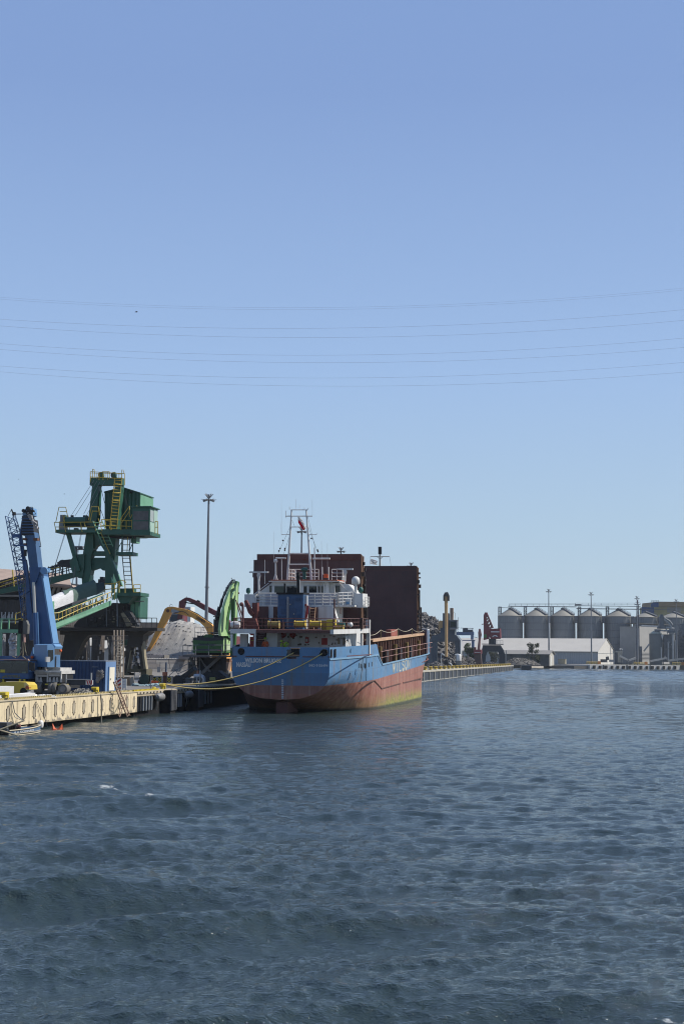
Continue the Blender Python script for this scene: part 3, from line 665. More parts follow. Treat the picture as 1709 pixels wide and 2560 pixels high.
for x0, x1 in ((845, 850.5), (858, 863.5)):
    b = MB(); b.box(*onwall(x0, 1594, x1, 1610, 4.6, .03)); b.build('window', mGlass, dh)
b = MB()
for px, py in ((709, 1586.5), (733, 1586.5)):
    c = sy(px, py, 4.5); b.lathe([(.12, -.05), (.2, -.11), (.29, -.05), (.29, .03), (.12, .03)], (c.x, 4.5, c.z), 14, 'y')
b.build('lifebuoy', mRed, dh, smooth=50)
b = MB(); rr = random.Random(5)
for i in range(26):
    px, py = rr.uniform(720, 870), rr.uniform(1588, 1614); c = sy(px, py, 4.59); b.box(c.x - .08, c.x + rr.uniform(.02, .2), 4.585, 4.597, c.z - .03, c.z + rr.uniform(.02, .15))
b.build('wall_fitting', MATS['dark_stain'], dh)
# port side frame: white posts under the deck, stairs between
b = MB(); b.box(*onwall(579, 1586, 584, 1620, 1.0, .2)); b.box(*onwall(603, 1585, 622, 1617, 3.4, .25)); b.box(*onwall(638, 1584, 641, 1617, 1.0, .2)); b.build('deck_post', mShipW, ship)
b = MB(); b.box(*onwall(626, 1592, 638, 1617, 3.0)); dd = b.build('door', mRed, ship)
b = MB(); b.box(*onwall(629, 1600, 636, 1602, 2.95, .02)); b.build('notice', mYel, dd)
b = MB(); c = sy(631, 1581.5, 0.9); b.lathe([(.1, -.05), (.17, -.1), (.25, -.05), (.25, .03), (.1, .03)], (c.x, 0.95, c.z), 14, 'y'); b.build('lifebuoy', mRed, ship, smooth=50)
b = MB(); p0, p1 = sy(648, 1617, 2.2), sy(658, 1580, 4.4); b.ladder((p0.x, 2.2, 4.75), (p1.x, 4.4, 7.2), 0.8, 0.22, 0.04, (1, 0, 0)); b.build('stairway', mMaroon, ship)
b = MB(); b.box(-2.6, -1.95, 4.9, 9, 4.75, 7.0); b.build('inner_wall', mMaroon, ship)
# boat deck slab follows the hull
b = MB(); YD = [0.85, 3, 6, 9, 10.6]
b.extrude([(interp(HB, y) + 0.02, y, 7.0) for y in YD] + [(-interp(HB, y) - 0.02, y, 7.0) for y in reversed(YD)], (0, 0, 0.26)); bd = b.build('boat_deck', mMaroon, ship)
b = MB(); strip(b, [0.85, 3, 6, 9, 10.6], lambda y: 6.92, lambda y: 7.33, 0.05, 1, 0.06)
a0 = sy(577, 1578, 0.8).x; a1 = sy(641, 1578, 0.8).x; b.box(a0, a1, 0.78, 0.84, 6.92, 7.33); b.box(interp(HB, .85) - .25, interp(HB, .85) + .05, .78, .84, 6.92, 7.33); 
b.box(interp(HB, 10.4) - .25, interp(HB, 10.4) + .1, 10.2, 10.62, 4.75, 9.45 - 1.3); b.box(interp(HB, 8.2) - .2, interp(HB, 8.2) - .02, 8.0, 8.5, 5.77, 6.95); b.each('deck_edge', mShipW, ship)
b = MB(); b.ladder((5.3, 5.6, 5.6), (5.0, 5.6, 7.0), 0.45, 0.4, 0.05, (0, 1, 0)); b.build('side_ladder', mShipW, ship)
b = MB(); E_ = [(-interp(HB, 10), 10, 7.26), (-interp(HB, 6), 6, 7.26), (-interp(HB, 3), 3, 7.26), (-4.5, 0.95, 7.26), (4.5, 0.95, 7.26), (interp(HB, 3), 3, 7.26), (interp(HB, 6), 6, 7.26), (interp(HB, 10), 10, 7.26)]
b.rail(E_, 1.02, 1.1, 0.028, 3); b.build('rail', mMaroon, bd)
# things on the boat deck
def drum(px0, px1, py0, py1, y, mat, name='mooring_drum'):
    a, c = sy(px0, py0, y), sy(px1, py1, y); r = abs(a.z - c.z) / 2; zc = (a.z + c.z) / 2; L2 = (c.x - a.x)
    t = MB(); t.lathe([(r * 1.18, 0), (r * 1.18, .06), (r, .06)] + [(r * (1 - .035 * (i % 2)), .06 + (L2 - .12) * (i + .5) / 14) for i in range(14)] + [(r, L2 - .06), (r * 1.18, L2 - .06), (r * 1.18, L2)], (a.x, y, zc), 18, 'x'); return t.build(name, mat, ship, smooth=30)
mRopeY = M('yellow_line', (0.60, 0.43, 0.06), 0.8, var=0.2, scale=8)
drum(738, 765, 1552, 1569, 2.6, mRopeY); drum(777, 803, 1552, 1569, 2.6, mRopeY); drum(672, 700, 1553, 1570, 2.8, M('dull_ochre', (0.32, 0.24, 0.07), .8, var=.2, scale=4))
b = MB(); a, c = sy(818, 1549, 3), sy(836, 1573, 3); b.box(a.x, c.x, 2.9, 4.2, 7.27, a.z); b.build('vent_box', mYel, ship)
b = MB(); a, c = sy(805, 1549, 3.2), sy(817, 1574, 3.2); b.box(a.x, c.x, 3.2, 3.9, 7.27, a.z - .1); a, c = sy(836, 1556, 3.2), sy(856, 1574, 3.2); b.box(a.x, c.x, 3.3, 4.4, 7.27, c.z + .4); b.build('deck_locker', M('dull_yellow2', (0.40, 0.30, 0.06), .7, var=.2), ship)
b = MB(); c = sy(876, 1562, 5.0); b.ball(c, .26, n=12, m=8); b.build('float', mShipW, ship, smooth=60)
b = MB(); c = sy(853, 1562, 5.0); b.lathe([(.25, -.35), (.3, 0), (.25, .35)], c, 12, 'x'); b.build('teal_drum', M('teal_paint', (0.03, 0.13, 0.12), .5), ship, smooth=60)
b = MB()
for i in range(9):
    px = 640 + i * 8 + rr.uniform(-2, 2); a = sy(px, 1572, 4.5); b.box(a.x, a.x + rr.uniform(.1, .35), 4.4, 5, 7.27, 7.27 + rr.uniform(.3, 1.1))
for i in range(6):
    px = 890 + i * 3; a = sy(px, 1572, 7.5); b.box(a.x, a.x + .08, 7.4, 7.8, 7.27, 7.27 + rr.uniform(.5, 1.1))
b.build('deck_gear', M('gear_brown', (0.10, 0.05, 0.035), .7, var=.3), ship)
# white life raft on the port quarter
c = sy(590, 1562, 1.6); b = MB(); b.lathe([(.05, -.45), (.25, -.42), (.33, -.2), (.34, .0), (.33, .2), (.25, .42), (.05, .45)], c, 14, 'x'); lr = b.build('liferaft', mShipW, ship, smooth=50)
b = MB(); b.box(c.x - .3, c.x + .3, 1.4, 1.8, 7.26, c.z - .3); b.build('cradle', mMaroon, lr)
# boat davit and crane jib, maroon, on the port side
b = MB(); a, c2 = sy(632, 1507, 4.2), sy(644, 1574, 4.2); b.box(a.x, c2.x, 4.2, 4.9, 7.26, a.z); pts = [sy(612, 1503, 4.0), sy(618, 1500, 4.0), sy(636, 1534, 4.0), sy(629, 1540, 4.0), sy(622, 1532, 4.0)]
b.xz([(p.x, p.z) for p in pts], 4.0, 4.35); pts = [sy(600, 1560, 3.6), sy(607, 1545, 3.6), sy(640, 1546, 3.6), sy(648, 1572, 3.6), sy(600, 1574, 3.6)]; b.xz([(p.x, p.z) for p in pts], 3.6, 4.2)
b.build('davit', M('davit_red', (0.155, 0.042, 0.035), .6, var=.2, streak=.3), ship)
b = MB(); b.tube(sy(609, 1574, 3.0), sy(609, 1512, 3.0), .11, n=8); b.ball(sy(606, 1511, 3.0), .2); b.path([sy(592, 1500, 2.5), sy(600, 1530, 2.5), sy(607, 1556, 2.5)], .05); b.build('davit_post', mMaroon, ship)
# ---------------- accommodation and bridge
b = MB(); a, c = sy(672, 1520, 8.0), sy(845, 1520, 8.0); b.box(a.x, c.x - .6, 8.0, 14.2, 7.26, 9.36)
e0, e1 = sy(795, 1520, 7.2), sy(840, 1560, 7.2); b.xz([(e0.x, 9.36), (sy(834, 1520, 7.2).x, 9.36), (sy(846, 1550, 7.2).x, 7.9), (sy(846, 1550, 7.2).x, 7.26), (e0.x, 7.26)], 7.2, 8.0); ac = b.build('accommodation_block', mShipW, ship)
for x0, x1 in ((646, 672), (685, 694)): 
    b = MB(); a, c = sy(x0, 1522, 7.9), sy(x1, 1550, 7.9); b.box(a.x, c.x, 7.88, 8.4, 7.26, 9.34); b.build('dark_panel', mMaroon, ac)
b = MB(); a, c = sy(774, 1522, 7.0), sy(795, 1560, 7.0); b.box(a.x, c.x, 7.1, 7.8, 7.26, 9.3); sw = b.build('stair_recess', mMaroon, ac)
b = MB(); b.ladder((a.x + .35, 6.3, 7.26), (a.x + .35, 7.05, 9.3), .5, .25, .04, (1, 0, 0)); b.build('steps', mTan, sw)
# bridge deck with wings
BY = 9.4
b = MB(); a, c = sy(613, 1519, BY), sy(905, 1519, BY); WX0, WX1 = a.x, c.x
b.box(-4.9, 5.0, BY, 15, 9.37, 9.53); b.box(WX0, -4.9, BY + 1.2, 13.2, 9.37, 9.53); b.box(5.0, WX1, BY + 1.2, 13.2, 9.37, 9.53); br = b.build('bridge_deck', mShipW, ship)
b = MB()
for (x0, x1, y0, y1) in ((614, 640, 1486, 1522), (876, 908, 1484, 1516)):
    a, c = sy(x0, y0, BY + 1.2), sy(x1, y1, BY + 1.2); b.box(a.x, c.x, BY + 1.1, 13.3, 9.3, a.z)
a, c = sy(846, 1497, BY + .6), sy(878, 1517, BY + .6); b.box(a.x, c.x, BY + .6, BY + .75, 9.3, a.z)
b.build('bridge_wing', mShipW, br)
b = MB(); a, c = sy(866, 1505, BY + .55), sy(874, 1511, BY + .55); b.box(a.x, c.x, BY + .5, BY + .59, c.z, a.z); b.build('notice', mHullBlue, br)
b = MB(); b.rail([(sy(641, 1518, BY).x, BY + .1, 9.5), (sy(696, 1518, BY).x, BY + .1, 9.5)], 1.12, .75, .04, 4); b.rail([(sy(768, 1518, BY).x, BY + .1, 9.5), (sy(846, 1518, BY).x, BY + .1, 9.5)], 1.12, .8, .04, 4); b.rail([(sy(846, 1518, BY).x, BY + .1, 9.5), (sy(878, 1514, BY).x, BY + 1.0, 9.6)], 1.15, .5, .04, 4); b.rail([(sy(908, 1512, BY).x, BY + 1.3, 9.4), (sy(913, 1512, BY).x, BY + 1.6, 9.4), (sy(913, 1512, BY).x, BY + 2.6, 9.4)], .9, .5, .03, 3); b.build('rail', mShipW, br)
WH = 10.6
a, c = sy(682, 1458, WH), sy(824, 1458, WH); x0, x1 = a.x, c.x; xa, xb = sy(668, 1486, WH).x, sy(868, 1486, WH).x
b = MB(); b.box(x0, x1, WH, 14.4, 9.53, 11.72); b.xz([(x0, 11.72), (xa - .8, 10.75), (xa - .8, 9.53), (x0, 9.53)], WH + .4, 14.0); b.xz([(x1, 11.72), (xb, 11.5), (xb + .9, 10.55), (xb + .9, 9.53), (x1, 9.53)], WH + .4, 14.0); wh = b.build('wheelhouse', mShipW, ship)
for q in ((688.5, 1466, 713, 1482), (718, 1466, 746, 1482), (774, 1466, 813, 1482), (761, 1466, 769, 1482), (676, 1465, 683, 1481), (838, 1464.5, 851, 1480.5)):
    b = MB(); b.box(*onwall(*q, WH + (0.36 if q[0] > 830 or q[0] < 680 else -.005), .02)); b.build('window', M('green_glass', (0.03, 0.05, 0.045), .1, var=.05) if q[0] == 688.5 else mGlass, wh)
    b = MB(); z = onwall(*q, WH + (0.36 if q[0] > 830 or q[0] < 680 else -.005), .02)
    b.box(z[0] - .05, z[1] + .05, z[2] - .03, z[2] + .01, z[5], z[5] + .06); b.box(z[0] - .05, z[1] + .05, z[2] - .03, z[2] + .01, z[4] - .06, z[4]); b.build('window_frame', M('frame_grey', (0.45, 0.46, 0.46), .5), wh)
b = MB(); xr0, xr1 = sy(674, 1456, WH - .5).x, sy(850, 1456, WH - .5).x; b.extrude([(xr0, WH - .5, 11.72), (xr1, WH - .5, 11.72), (xr1 - .3, 14.9, 11.72), (xr0 + .3, 14.9, 11.72)], (0, 0, .10)); rf = b.build('roof', mShipW, wh)
b = MB(); b.box(x0 - .6, x1 + .5, WH - .06, WH - .01, 9.54, 10.62); b.build('shaded_lower_wall', M('shaded_white', (.42, .42, .47), .5, var=.12), wh)  # shade on the white lower wall put in as a greyer plate
b = MB(); b.box(xr0 + .2, xr1 - .2, WH - .55, 14.7, 11.83, 11.92); b.build('roof_covering', M('roof_orange', (0.55, 0.16, 0.08), .7, var=.15), rf)
b = MB()
for px in (795, 803, 838, 811): b.tube(sy(px, 1488, WH - .1), sy(px, 1458, WH - .1), .05)
b.tube(sy(849, 1456, WH), sy(880, 1490, WH + .3), .04); b.tube(sy(674, 1458, WH), sy(636, 1487, WH + .3), .04); b.tube(sy(648, 1490, WH), sy(648, 1434, WH), .05); b.tube(sy(652, 1490, WH), sy(651, 1434, WH), .04); b.build('stanchion', mShipW, wh)
# rails and gear on the wheelhouse top
MY = 11.5
b = MB(); b.rail([(sy(723, 1452, MY).x, MY, 11.9), (sy(798, 1452, MY).x, MY, 11.9)], 1.05, .8, .035, 3); b.rail([(sy(831, 1452, MY).x, MY, 11.9), (sy(856, 1452, MY).x, MY, 11.9), (sy(856, 1452, MY).x, MY + 2, 11.9)], 1.05, .5, .04, 3); b.rail([(sy(723, 1452, MY).x, MY, 11.9), (sy(723, 1452, MY).x, MY + 3, 11.9)], 1.05, .8, .03, 3); b.build('top_rail', mShipW, ship)
mast = MB(); M0, M1, M2, M3 = sy(720.5, 1454, MY), sy(780.5, 1454, MY), sy(732, 1277, MY), sy(768.5, 1277, MY)
mast.tube(M0, M2, .13, .07, n=8); mast.tube(M1, M3, .13, .07, n=8)
for (x0_, x1_, py, r) in ((730, 772, 1276, .05), (717, 784, 1291.5, .055), (727, 772, 1318.5, .05), (723, 776, 1384.5, .08), (721, 780, 1411.5, .07), (706.5, 726, 1337.5, .035), (775, 794, 1337.5, .035), (692, 717, 1396, .09), (783, 827, 1397, .10)):
    mast.tube(sy(x0_, py, MY), sy(x1_, py, MY), r, n=6)
ms = mast.build('mast', mShipW, ship, smooth=50)
b = MB()
for px, p0, p1, r in ((717.5, 1295, 1278, .03), (783.7, 1292, 1250, .012), (727, 1276, 1268, .03), (773.5, 1276, 1271, .03), (764, 1276, 1270, .03), (752, 1276, 1262, .015), (706.5, 1338, 1310, .02), (707, 1310, 1250, .01), (794, 1338, 1333, .02), (706.5, 1454, 1395, .04), (788.5, 1450, 1370, .06), (806, 1452, 1353, .012), (820.5, 1452, 1360, .012), (687, 1400, 1330, .01), (664.5, 1460, 1400, .025), (691.5, 1454, 1405, .08), (743, 1276, 1250, .012)):
    b.tube(sy(px, p0, MY), sy(px, p1, MY), r, n=5)
b.build('aerial', mShipW, ms)
b = MB()
for p, q in (((728, 1318), (698, 1385)), ((727, 1340), (712, 1385)), ((773, 1318), (798, 1385)), ((772, 1292), (790, 1370)), ((728, 1291), (741, 1320))): b.tube(sy(*p, MY), sy(*q, MY), .012, n=4)
for px, py in ((700, 1378), (703, 1372), (710, 1352), (714.5, 1376), (715, 1372), (781, 1347), (797, 1379), (796, 1376)): b.ball(sy(px, py, MY), .09, n=6, m=4)
b.build('stay', mDark, ms)
b = MB()
for x0_, x1_, py in ((626, 673, 1431), (844, 884, 1423.5)):
    a, c = sy(x0_, py, MY), sy(x1_, py, MY); b.box(a.x, c.x, MY - .1, MY + .12, a.z - .07, a.z + .08); m_ = (a + c) / 2; b.lathe([(.12, -.55), (.2, -.35), (.17, -.1), (.08, -.06)], m_, 10); b.tube(m_ - V(0, 0, .5), m_ - V(0, 0, 2.3), .05)
b.build('radar', mShipW, ship, smooth=40)
b = MB(); c = sy(890.5, 1452, BY + 2); b.lathe([(.33, -.35), (.40, -.25), (.40, .0), (.37, .18), (.26, .33), (.12, .40), (0, .42)], c, 16); b.lathe([(.14, -1.3), (.14, -.35)], c, 10); b.build('satellite_dome', mShipW, ship, smooth=50)
b = MB(); c = sy(691.5, 1402, MY); b.lathe([(.16, -.18), (.2, -.1), (.2, .05), (.15, .14), (0, .17)], c, 12); q = sy(691, 1455, MY); b.tube(q + V(-.25, 0, 0), c + V(0, 0, -1.2), .04); b.tube(q + V(.25, 0, 0), c + V(0, 0, -1.2), .04); b.build('satellite_dome', mShipW, ship, smooth=50)
mTeal = M('teal_cover', (0.02, 0.12, 0.10), .6, var=.2, scale=4)
for px, py, w, h in ((623, 1477, .24, .29), (903, 1475.5, .24, .30)):
    b = MB(); c = sy(px, py, BY + 1.8); b.ball(c, 1, w, w, h, n=10, m=8, jit=.06); b.tube(c - V(0, 0, .5), c, .06); b.build('covered_searchlight', mTeal, ship, smooth=60)
b = MB(); c = sy(763, 1425, MY); b.ball(c, 1, .38, .25, .22, n=10, m=6, jit=.12); b.box(c.x - .15, c.x + .15, c.y - .1, c.y + .1, c.z - .9, c.z); b.build('covered_compass', mTeal, ship, smooth=60)
b = MB(); a, c = sy(812, 1435, MY), sy(821, 1445, MY); b.box(a.x, c.x, MY - .2, MY + .2, c.z, a.z); b.build('beacon_box', mOrange, ship)
b = MB(); b.tube(sy(807, 1453, MY), sy(807, 1418, MY), .06); b.tube(sy(823.5, 1453, MY), sy(823.5, 1418, MY), .06); b.tube(sy(807, 1436, MY), sy(823, 1436, MY), .05); b.build('beacon_rack', mShipW, ship)
# funnel
FY = 5.2
a, c = sy(696.5, 1486, FY), sy(758.5, 1575, FY); b = MB(); b.box(a.x, c.x, FY, FY + 2.6, 7.26, a.z)
fn = b.build('funnel', M('funnel_blue', (0.035, 0.10, 0.22), .5, var=.2, scale=1.2, streak=.4, scol=(.02, .03, .05)), ship)
b = MB(); b.box(a.x - .12, c.x + .03, FY - .1, FY + 2.7, a.z, a.z + .16); b.build('rim', mBlack, fn)
b = MB()
for q in ((702, 1497, 716, 1515), (722, 1498, 735, 1510), (740, 1495, 754, 1503), (704, 1522, 718, 1535), (727, 1520, 742, 1532), (700, 1540, 716, 1550), (733, 1537, 754, 1552)): b.box(*onwall(*q, FY, .05))
b.each('vent_panel', M('funnel_navy', (0.025, 0.07, 0.16), .5, var=.2), fn)
b = MB()
for q in ((719.5, 1492, 723, 1570), ): b.box(*onwall(*q, FY, .08))
for px, py in ((727, 1511), (736, 1535), (722, 1503), (721, 1513), (722, 1524)): cc = sy(px, py, FY - .06); b.ball(cc, .08, n=6, m=4)
b.build('pipework', M('pipe_grey', (.30, .31, .32), .5, var=.2), fn)
b = MB()
for px, p0, r in ((747.5, 1432, .15), (714, 1459, .1), (724, 1468, .16), (734, 1466, .12)):
    q = sy(px, 1484, FY + .8); t = sy(px, p0, FY + .8); b.tube(q, t, r, n=8)
b.ball(sy(747.5, 1441, FY + .8), 1, .19, .19, .38, n=8, m=6); b.box(sy(718, 1484, FY).x, sy(741, 1484, FY).x, FY + .5, FY + 1.6, a.z, a.z + .6); b.build('exhaust_pipe', mBlack, fn, smooth=50)
b = MB(); b.xz([(sy(x, y, FY + .9).x, sy(x, y, FY + .9).z) for x, y in ((743, 1484), (744, 1462), (752, 1450), (752.5, 1484))], FY + .7, FY + 1.0); b.build('exhaust_guard', mGrey, fn)
# white and red mast beside the funnel
b = MB(); a, c = sy(759, 1489, 6), sy(769, 1512, 6); b.box(a.x, c.x, 6, 6.4, 7.3, a.z); b.build('vent_trunk', mShipW, ship)
b = MB(); b.box(a.x + .02, c.x, 5.9, 6.02, c.z - .1, c.z + .05); b.beam(sy(766, 1548, 5.8), sy(771, 1514, 5.8), .2, .08); b.build('red_fitting', mRed, ship)
b = MB(); b.tube(sy(837, 1574, 2.2), sy(837, 1498, 2.2), .07, n=8); b.tube(sy(852, 1535, 8.5), sy(852, 1520, 8.5), .05); b.build('derrick_post', mMaroon, ship)

# ---------------- hold, hatch covers, side passage
mHatch = M('hatch_maroon', (0.095, 0.046, 0.046), .6, var=.22, scale=.35, streak=.55, scol=(.055, .038, .04))
mHatchR = M('hatch_rust', (0.26, 0.14, 0.08), .75, var=.35, scale=1.2)
def hatch(y, xl, xr, ztop, gear_lo, extra):
    z0 = 5.0
    b = MB(); b.box(xl, xr, y, y + .55, z0, ztop); h = b.build('hatch_cover', mHatch, ship)
    for k in range(1, 4):
        b = MB(); b.box(xl + .05, xr - .05, y + .62 * k, y + .62 * k + .52, z0 + .2, ztop - .12 - .15 * (k % 2)); b.build('folded_panel', mHatch, h)
    b = MB()
    for i in range(5): z = z0 + 1 + i * (ztop - z0 - 1.6) / 4; b.box(xl + .2, xr - .2, y - .03, y - .003, z, z + .06)
    if extra:
        b.box(xl + .6, xr, y - .05, y - .003, ztop - .62, ztop - .5); b.box(xl + .02, xr - .02, y - .04, y - .003, ztop - .48, ztop - .02)
        for i in range(4): xx = xl + 2.2 + i * 2.5; b.box(xx, xx + .3, y - .16, y - .03, ztop - .5, ztop - .38)
    b.build('stiffener', mMaroon, h)
    b = MB(); r4 = random.Random(int(y))
    b.box(xr + .005, xr + .12, y + .05, y + .25, z0, ztop - .1); b.box(xr + .005, xr + .16, y + .7, y + .95, z0, ztop - .5); b.box(xr + .005, xr + .1, y + 1.3, y + 1.55, z0, ztop - .2); b.build('edge_frame', mHatchR, h)
    b = MB()
    for i in range(16):
        z = z0 + .6 + i * (ztop - z0 - 1) / 16; b.cbox((xr + .2, y + r4.choice((.2, .8, 1.5)), z), r4.uniform(.12, .4), .3, r4.uniform(.12, .5))
    b.box(xr + .12, xr + .34, y + .9, y + 1.1, gear_lo, gear_lo + 3.4); b.tube((xr + .42, y + 1.3, z0), (xr + .42, y + 1.3, gear_lo + 1.2), .1)
    b.build('hinge_gear', M('gear_black', (.03, .022, .02), .7, var=.3), h)
    return h
h1 = hatch(16.2, -6.12, 4.42, 14.62, 9.0, True)
b = MB(); b.box(-6.5, -6.1, 16.4, 17.6, 5, 14.05); b.box(-6.65, -6.5, 16.6, 16.9, 12.3, 12.8); b.box(-6.65, -6.5, 16.6, 16.9, 7.3, 8.3); b.build('edge_frame', mHatch, h1)
h2 = hatch(60.5, -5.2, 4.42, 14.85, 8.3, False)
# coaming and its posts
b = MB(); z0, z1 = 2.8, 6.05
for s_ in (-1, 1): b.box(s_ * 5.15, s_ * 5.0, 15.2, 63, z0, z1)
b.box(-5.0, 5.0, 15.2, 15.4, z0, z1 - .1); b.box(-5.0, 5.0, 62.8, 63, z0, z1 - .1); co = b.build('coaming', mMaroon, ship)
b = MB(); b.box(4.95, 5.75, 15.3, 62.9, 6.06, 6.18); b.box(5.75, 5.83, 15.3, 62.9, 5.95, 6.2); b.build('coaming_top', M('tan_deck', (0.52, 0.33, 0.20), .85, var=.25, scale=.6), co)
b = MB(); b.box(-5.75, -4.95, 15.3, 62.9, 6.06, 6.18); b.build('coaming_top', MATS['tan_deck'], co)
b = MB(); b.box(-4.9, -4.7, 15.6, 62.6, 3, 6.0); b.build('hold_lining', M('hold_blue', (.10, .16, .22), .7, var=.25), co)
for i in range(24):
    y = 17.4 + i * 1.92; b = MB(); b.yz([(y, 2.8), (y, 6.05), (y + .17, 6.05), (y + .17, 2.8)], 5.16, 5.68); b.build('stay_plate', M('stay_brown', (.27, .125, .085), .7, var=.35) if i % 3 else M('stay_light', (.36, .20, .14), .7, var=.3), co)
b = MB()
for i in range(13): y = 17.8 + i * 3.5; b.tube((6.28, y, 3.7), (6.28, y, 5.0), .03, n=4, cap=False)
b.tube((6.28, 17.5, 4.95), (6.28, 62, 4.95), .035, n=5); b.tube((6.28, 17.5, 4.35), (6.28, 62, 4.35), .025, n=5); b.build('side_rail', M('rail_pink', (.40, .22, .19), .6, var=.2), ship)
b = MB()
for y in (19.5, 30.5, 40, 51): b.box(5.7, 6.0, y, y + .5, 2.8, 5.4)
b.each('vent_post', M('vent_ochre', (.30, .20, .06), .7, var=.3), ship)
b = MB()
for y in (23, 33.5, 42): b.box(5.65, 6.1, y, y + .9, 2.8, 5.0)
b.each('deck_box', mDark, ship)
# safety line on posts above the coaming
pts = [(914, 1584), (952, 1575), (995.5, 1572), (1030, 1571.5), (1058, 1576), (1074, 1577)]
W_ = [sx(px, py, 5.75) for px, py in pts]; b = MB(); ps = []
for i, (p, q) in enumerate(zip(W_[:-1], W_[1:])):
    for k in range(6):
        t = k / 6; c = p.lerp(q, t); ps.append(c - V(0, 0, 4 * t * (1 - t) * min(.32, .05 * (q - p).length)))
ps.append(W_[-1]); b.path(ps, .028, 5)
b.build('safety_line', M('pale_rope', (.50, .44, .33), .8), ship)
b = MB()
for p in W_[1:4]: b.tube((p.x, p.y, 6.1), p, .035)
b.build('line_post', M('post_olive', (.20, .17, .06), .7), ship)
b = MB(); p = sx(980, 1588, 4.9); b.box(4.2, 4.8, p.y, p.y + 5, 5.8, 6.9); b.build('hatch_motor', M('motor_red', (.30, .08, .05), .6), ship)
# break of the poop: sloping plate, and the forecastle
b = MB(); strip(b, [14.0, 14.6, 16.6], lambda y: 4.75 - max(0, y - 14.2) * .38, lambda y: 5.77 - max(0, y - 14.0) * .70, .1, 1); strip(b, [14.0, 14.6, 16.6], lambda y: 4.75 - max(0, y - 14.2) * .38, lambda y: 5.77 - max(0, y - 14.0) * .70, .1, -1); b.build('bulwark_end', mHullBlue, ship)
FB = [56.6, 57.6, 59, 62, 65, 68, 71, 74, 77, 79.5, 81.6]
b = MB()
fo = lambda y: 6.55 if y > 57.5 else 3.7 + (y - 56.6) / 1.0 * 2.85
for s_ in (-1, 1): strip(b, FB, lambda y: 3.62, fo, .12, s_, 0.0)
b.build('forecastle', mHullBlue, ship)
b = MB()
for s_ in (-1, 1): strip(b, FB, lambda y: 3.7, lambda y: fo(y) - .05, .05, s_, -.125)
YD = [64, 68, 74, 79, 81.5]; b.extrude([(interp(HB, y) - .15, y, 5.3) for y in YD] + [(-interp(HB, y) + .15, y, 5.3) for y in reversed(YD)], (0, 0, .1)); b.box(-6.0, 6.05, 58.2, 58.4, 2.8, 6.35); b.build('forecastle_inside', mMaroon, ship)
b = MB(); strip(b, FB, lambda y: fo(y) - .02, lambda y: fo(y) + .08, .16, 1, .03); b.beam((interp(HB, 56.6) + .03, 56.6, 3.7), (interp(HB, 57.6) + .03, 57.6, 6.55), .2, .2); b.build('forecastle_edge', mShipW, ship)
b = MB(); 
for i in range(1): b.box(interp(HB, 57 + i) - .5, interp(HB, 57 + i) - .18, 57 + i, 57.12 + i, 3.7, 6.2)
b.build('frame_rib', mMaroon, ship)
# fore mast with its yard
FM = 70.0; b = MB(); b.tube((sy(951, 1420, FM).x, FM, 5.4), sy(951, 1380, FM), .2, .12, n=8); b.tube(sy(951, 1382, FM), sy(951, 1368, FM), .08, n=6); b.tube(sy(927, 1392, FM), sy(974.5, 1392, FM), .06, n=6); b.tube(sy(943, 1392, FM), sy(951, 1398, FM), .04); b.tube(sy(959, 1392, FM), sy(951, 1398, FM), .04); fm = b.build('fore_mast', M('mast_cream', (.55, .52, .44), .5), ship)
b = MB()
for py in (1369.5, 1372.5, 1376, 1380, 1384): c = sy(951, py, FM); b.box(c.x - .22, c.x + .22, FM - .2, FM + .2, c.z - .12, c.z + .1)
b.build('mast_light', mDark, fm); b = MB(); b.tube(sy(974.5, 1392, FM), sy(979, 1420, FM), .015, n=4); b.tube(sy(927, 1392, FM), sy(927, 1414, FM), .015, n=4); b.build('halyard', mGrey, fm)
# ------------------------------------------------------------------ flags, ropes and people on the ship (things of their own)
def ship_world(v): 
    y, z = v.y, v.z; return SF.world(v.x, y * math.cos(math.atan(TRIM)) - z * math.sin(math.atan(TRIM)), z * math.cos(math.atan(TRIM)) + y * math.sin(math.atan(TRIM)))
def cloth(corners, nu, nv, amp, seed):
    A, B_, C_, D = corners; R = random.Random(seed); ph = R.uniform(0, 6); P = []
    for i in range(nu + 1):
        row = []
        for j in range(nv + 1):
            u, v = i / nu, j / nv; p = A.lerp(B_, u).lerp(D.lerp(C_, u), v); row.append(p + V(amp * .3 * math.sin(6 * v + ph), amp * math.sin(7 * u + 3 * v + ph) * u, 0))
        P.append(row)
    return P
def flagmat(n, c):
    """thin cloth that lets daylight through"""
    m = bpy.data.materials.new(n); m.use_nodes = True; nt = m.node_tree; nt.nodes.clear(); o = nt.nodes.new('ShaderNodeOutputMaterial'); a = nt.nodes.new('ShaderNodeMixShader'); d = nt.nodes.new('ShaderNodeBsdfDiffuse'); t = nt.nodes.new('ShaderNodeBsdfTranslucent')
    tc = nt.nodes.new('ShaderNodeTexCoord'); nz = nt.nodes.new('ShaderNodeTexNoise'); nz.inputs['Scale'].default_value = 3; nt.links.new(tc.outputs['Object'], nz.inputs['Vector']); mx = nt.nodes.new('ShaderNodeMix'); mx.data_type = 'RGBA'; mx.inputs[6].default_value = (*[v * .85 for v in c], 1); mx.inputs[7].default_value = (*c, 1); nt.links.new(nz.outputs[0], mx.inputs[0])
    nt.links.new(mx.outputs[2], d.inputs['Color']); nt.links.new(mx.outputs[2], t.inputs['Color'])
    a.inputs[0].default_value = .6; nt.links.new(d.outputs[0], a.inputs[1]); nt.links.new(t.outputs[0], a.inputs[2]); nt.links.new(a.outputs[0], o.inputs['Surface']); MATS[n] = m; return m
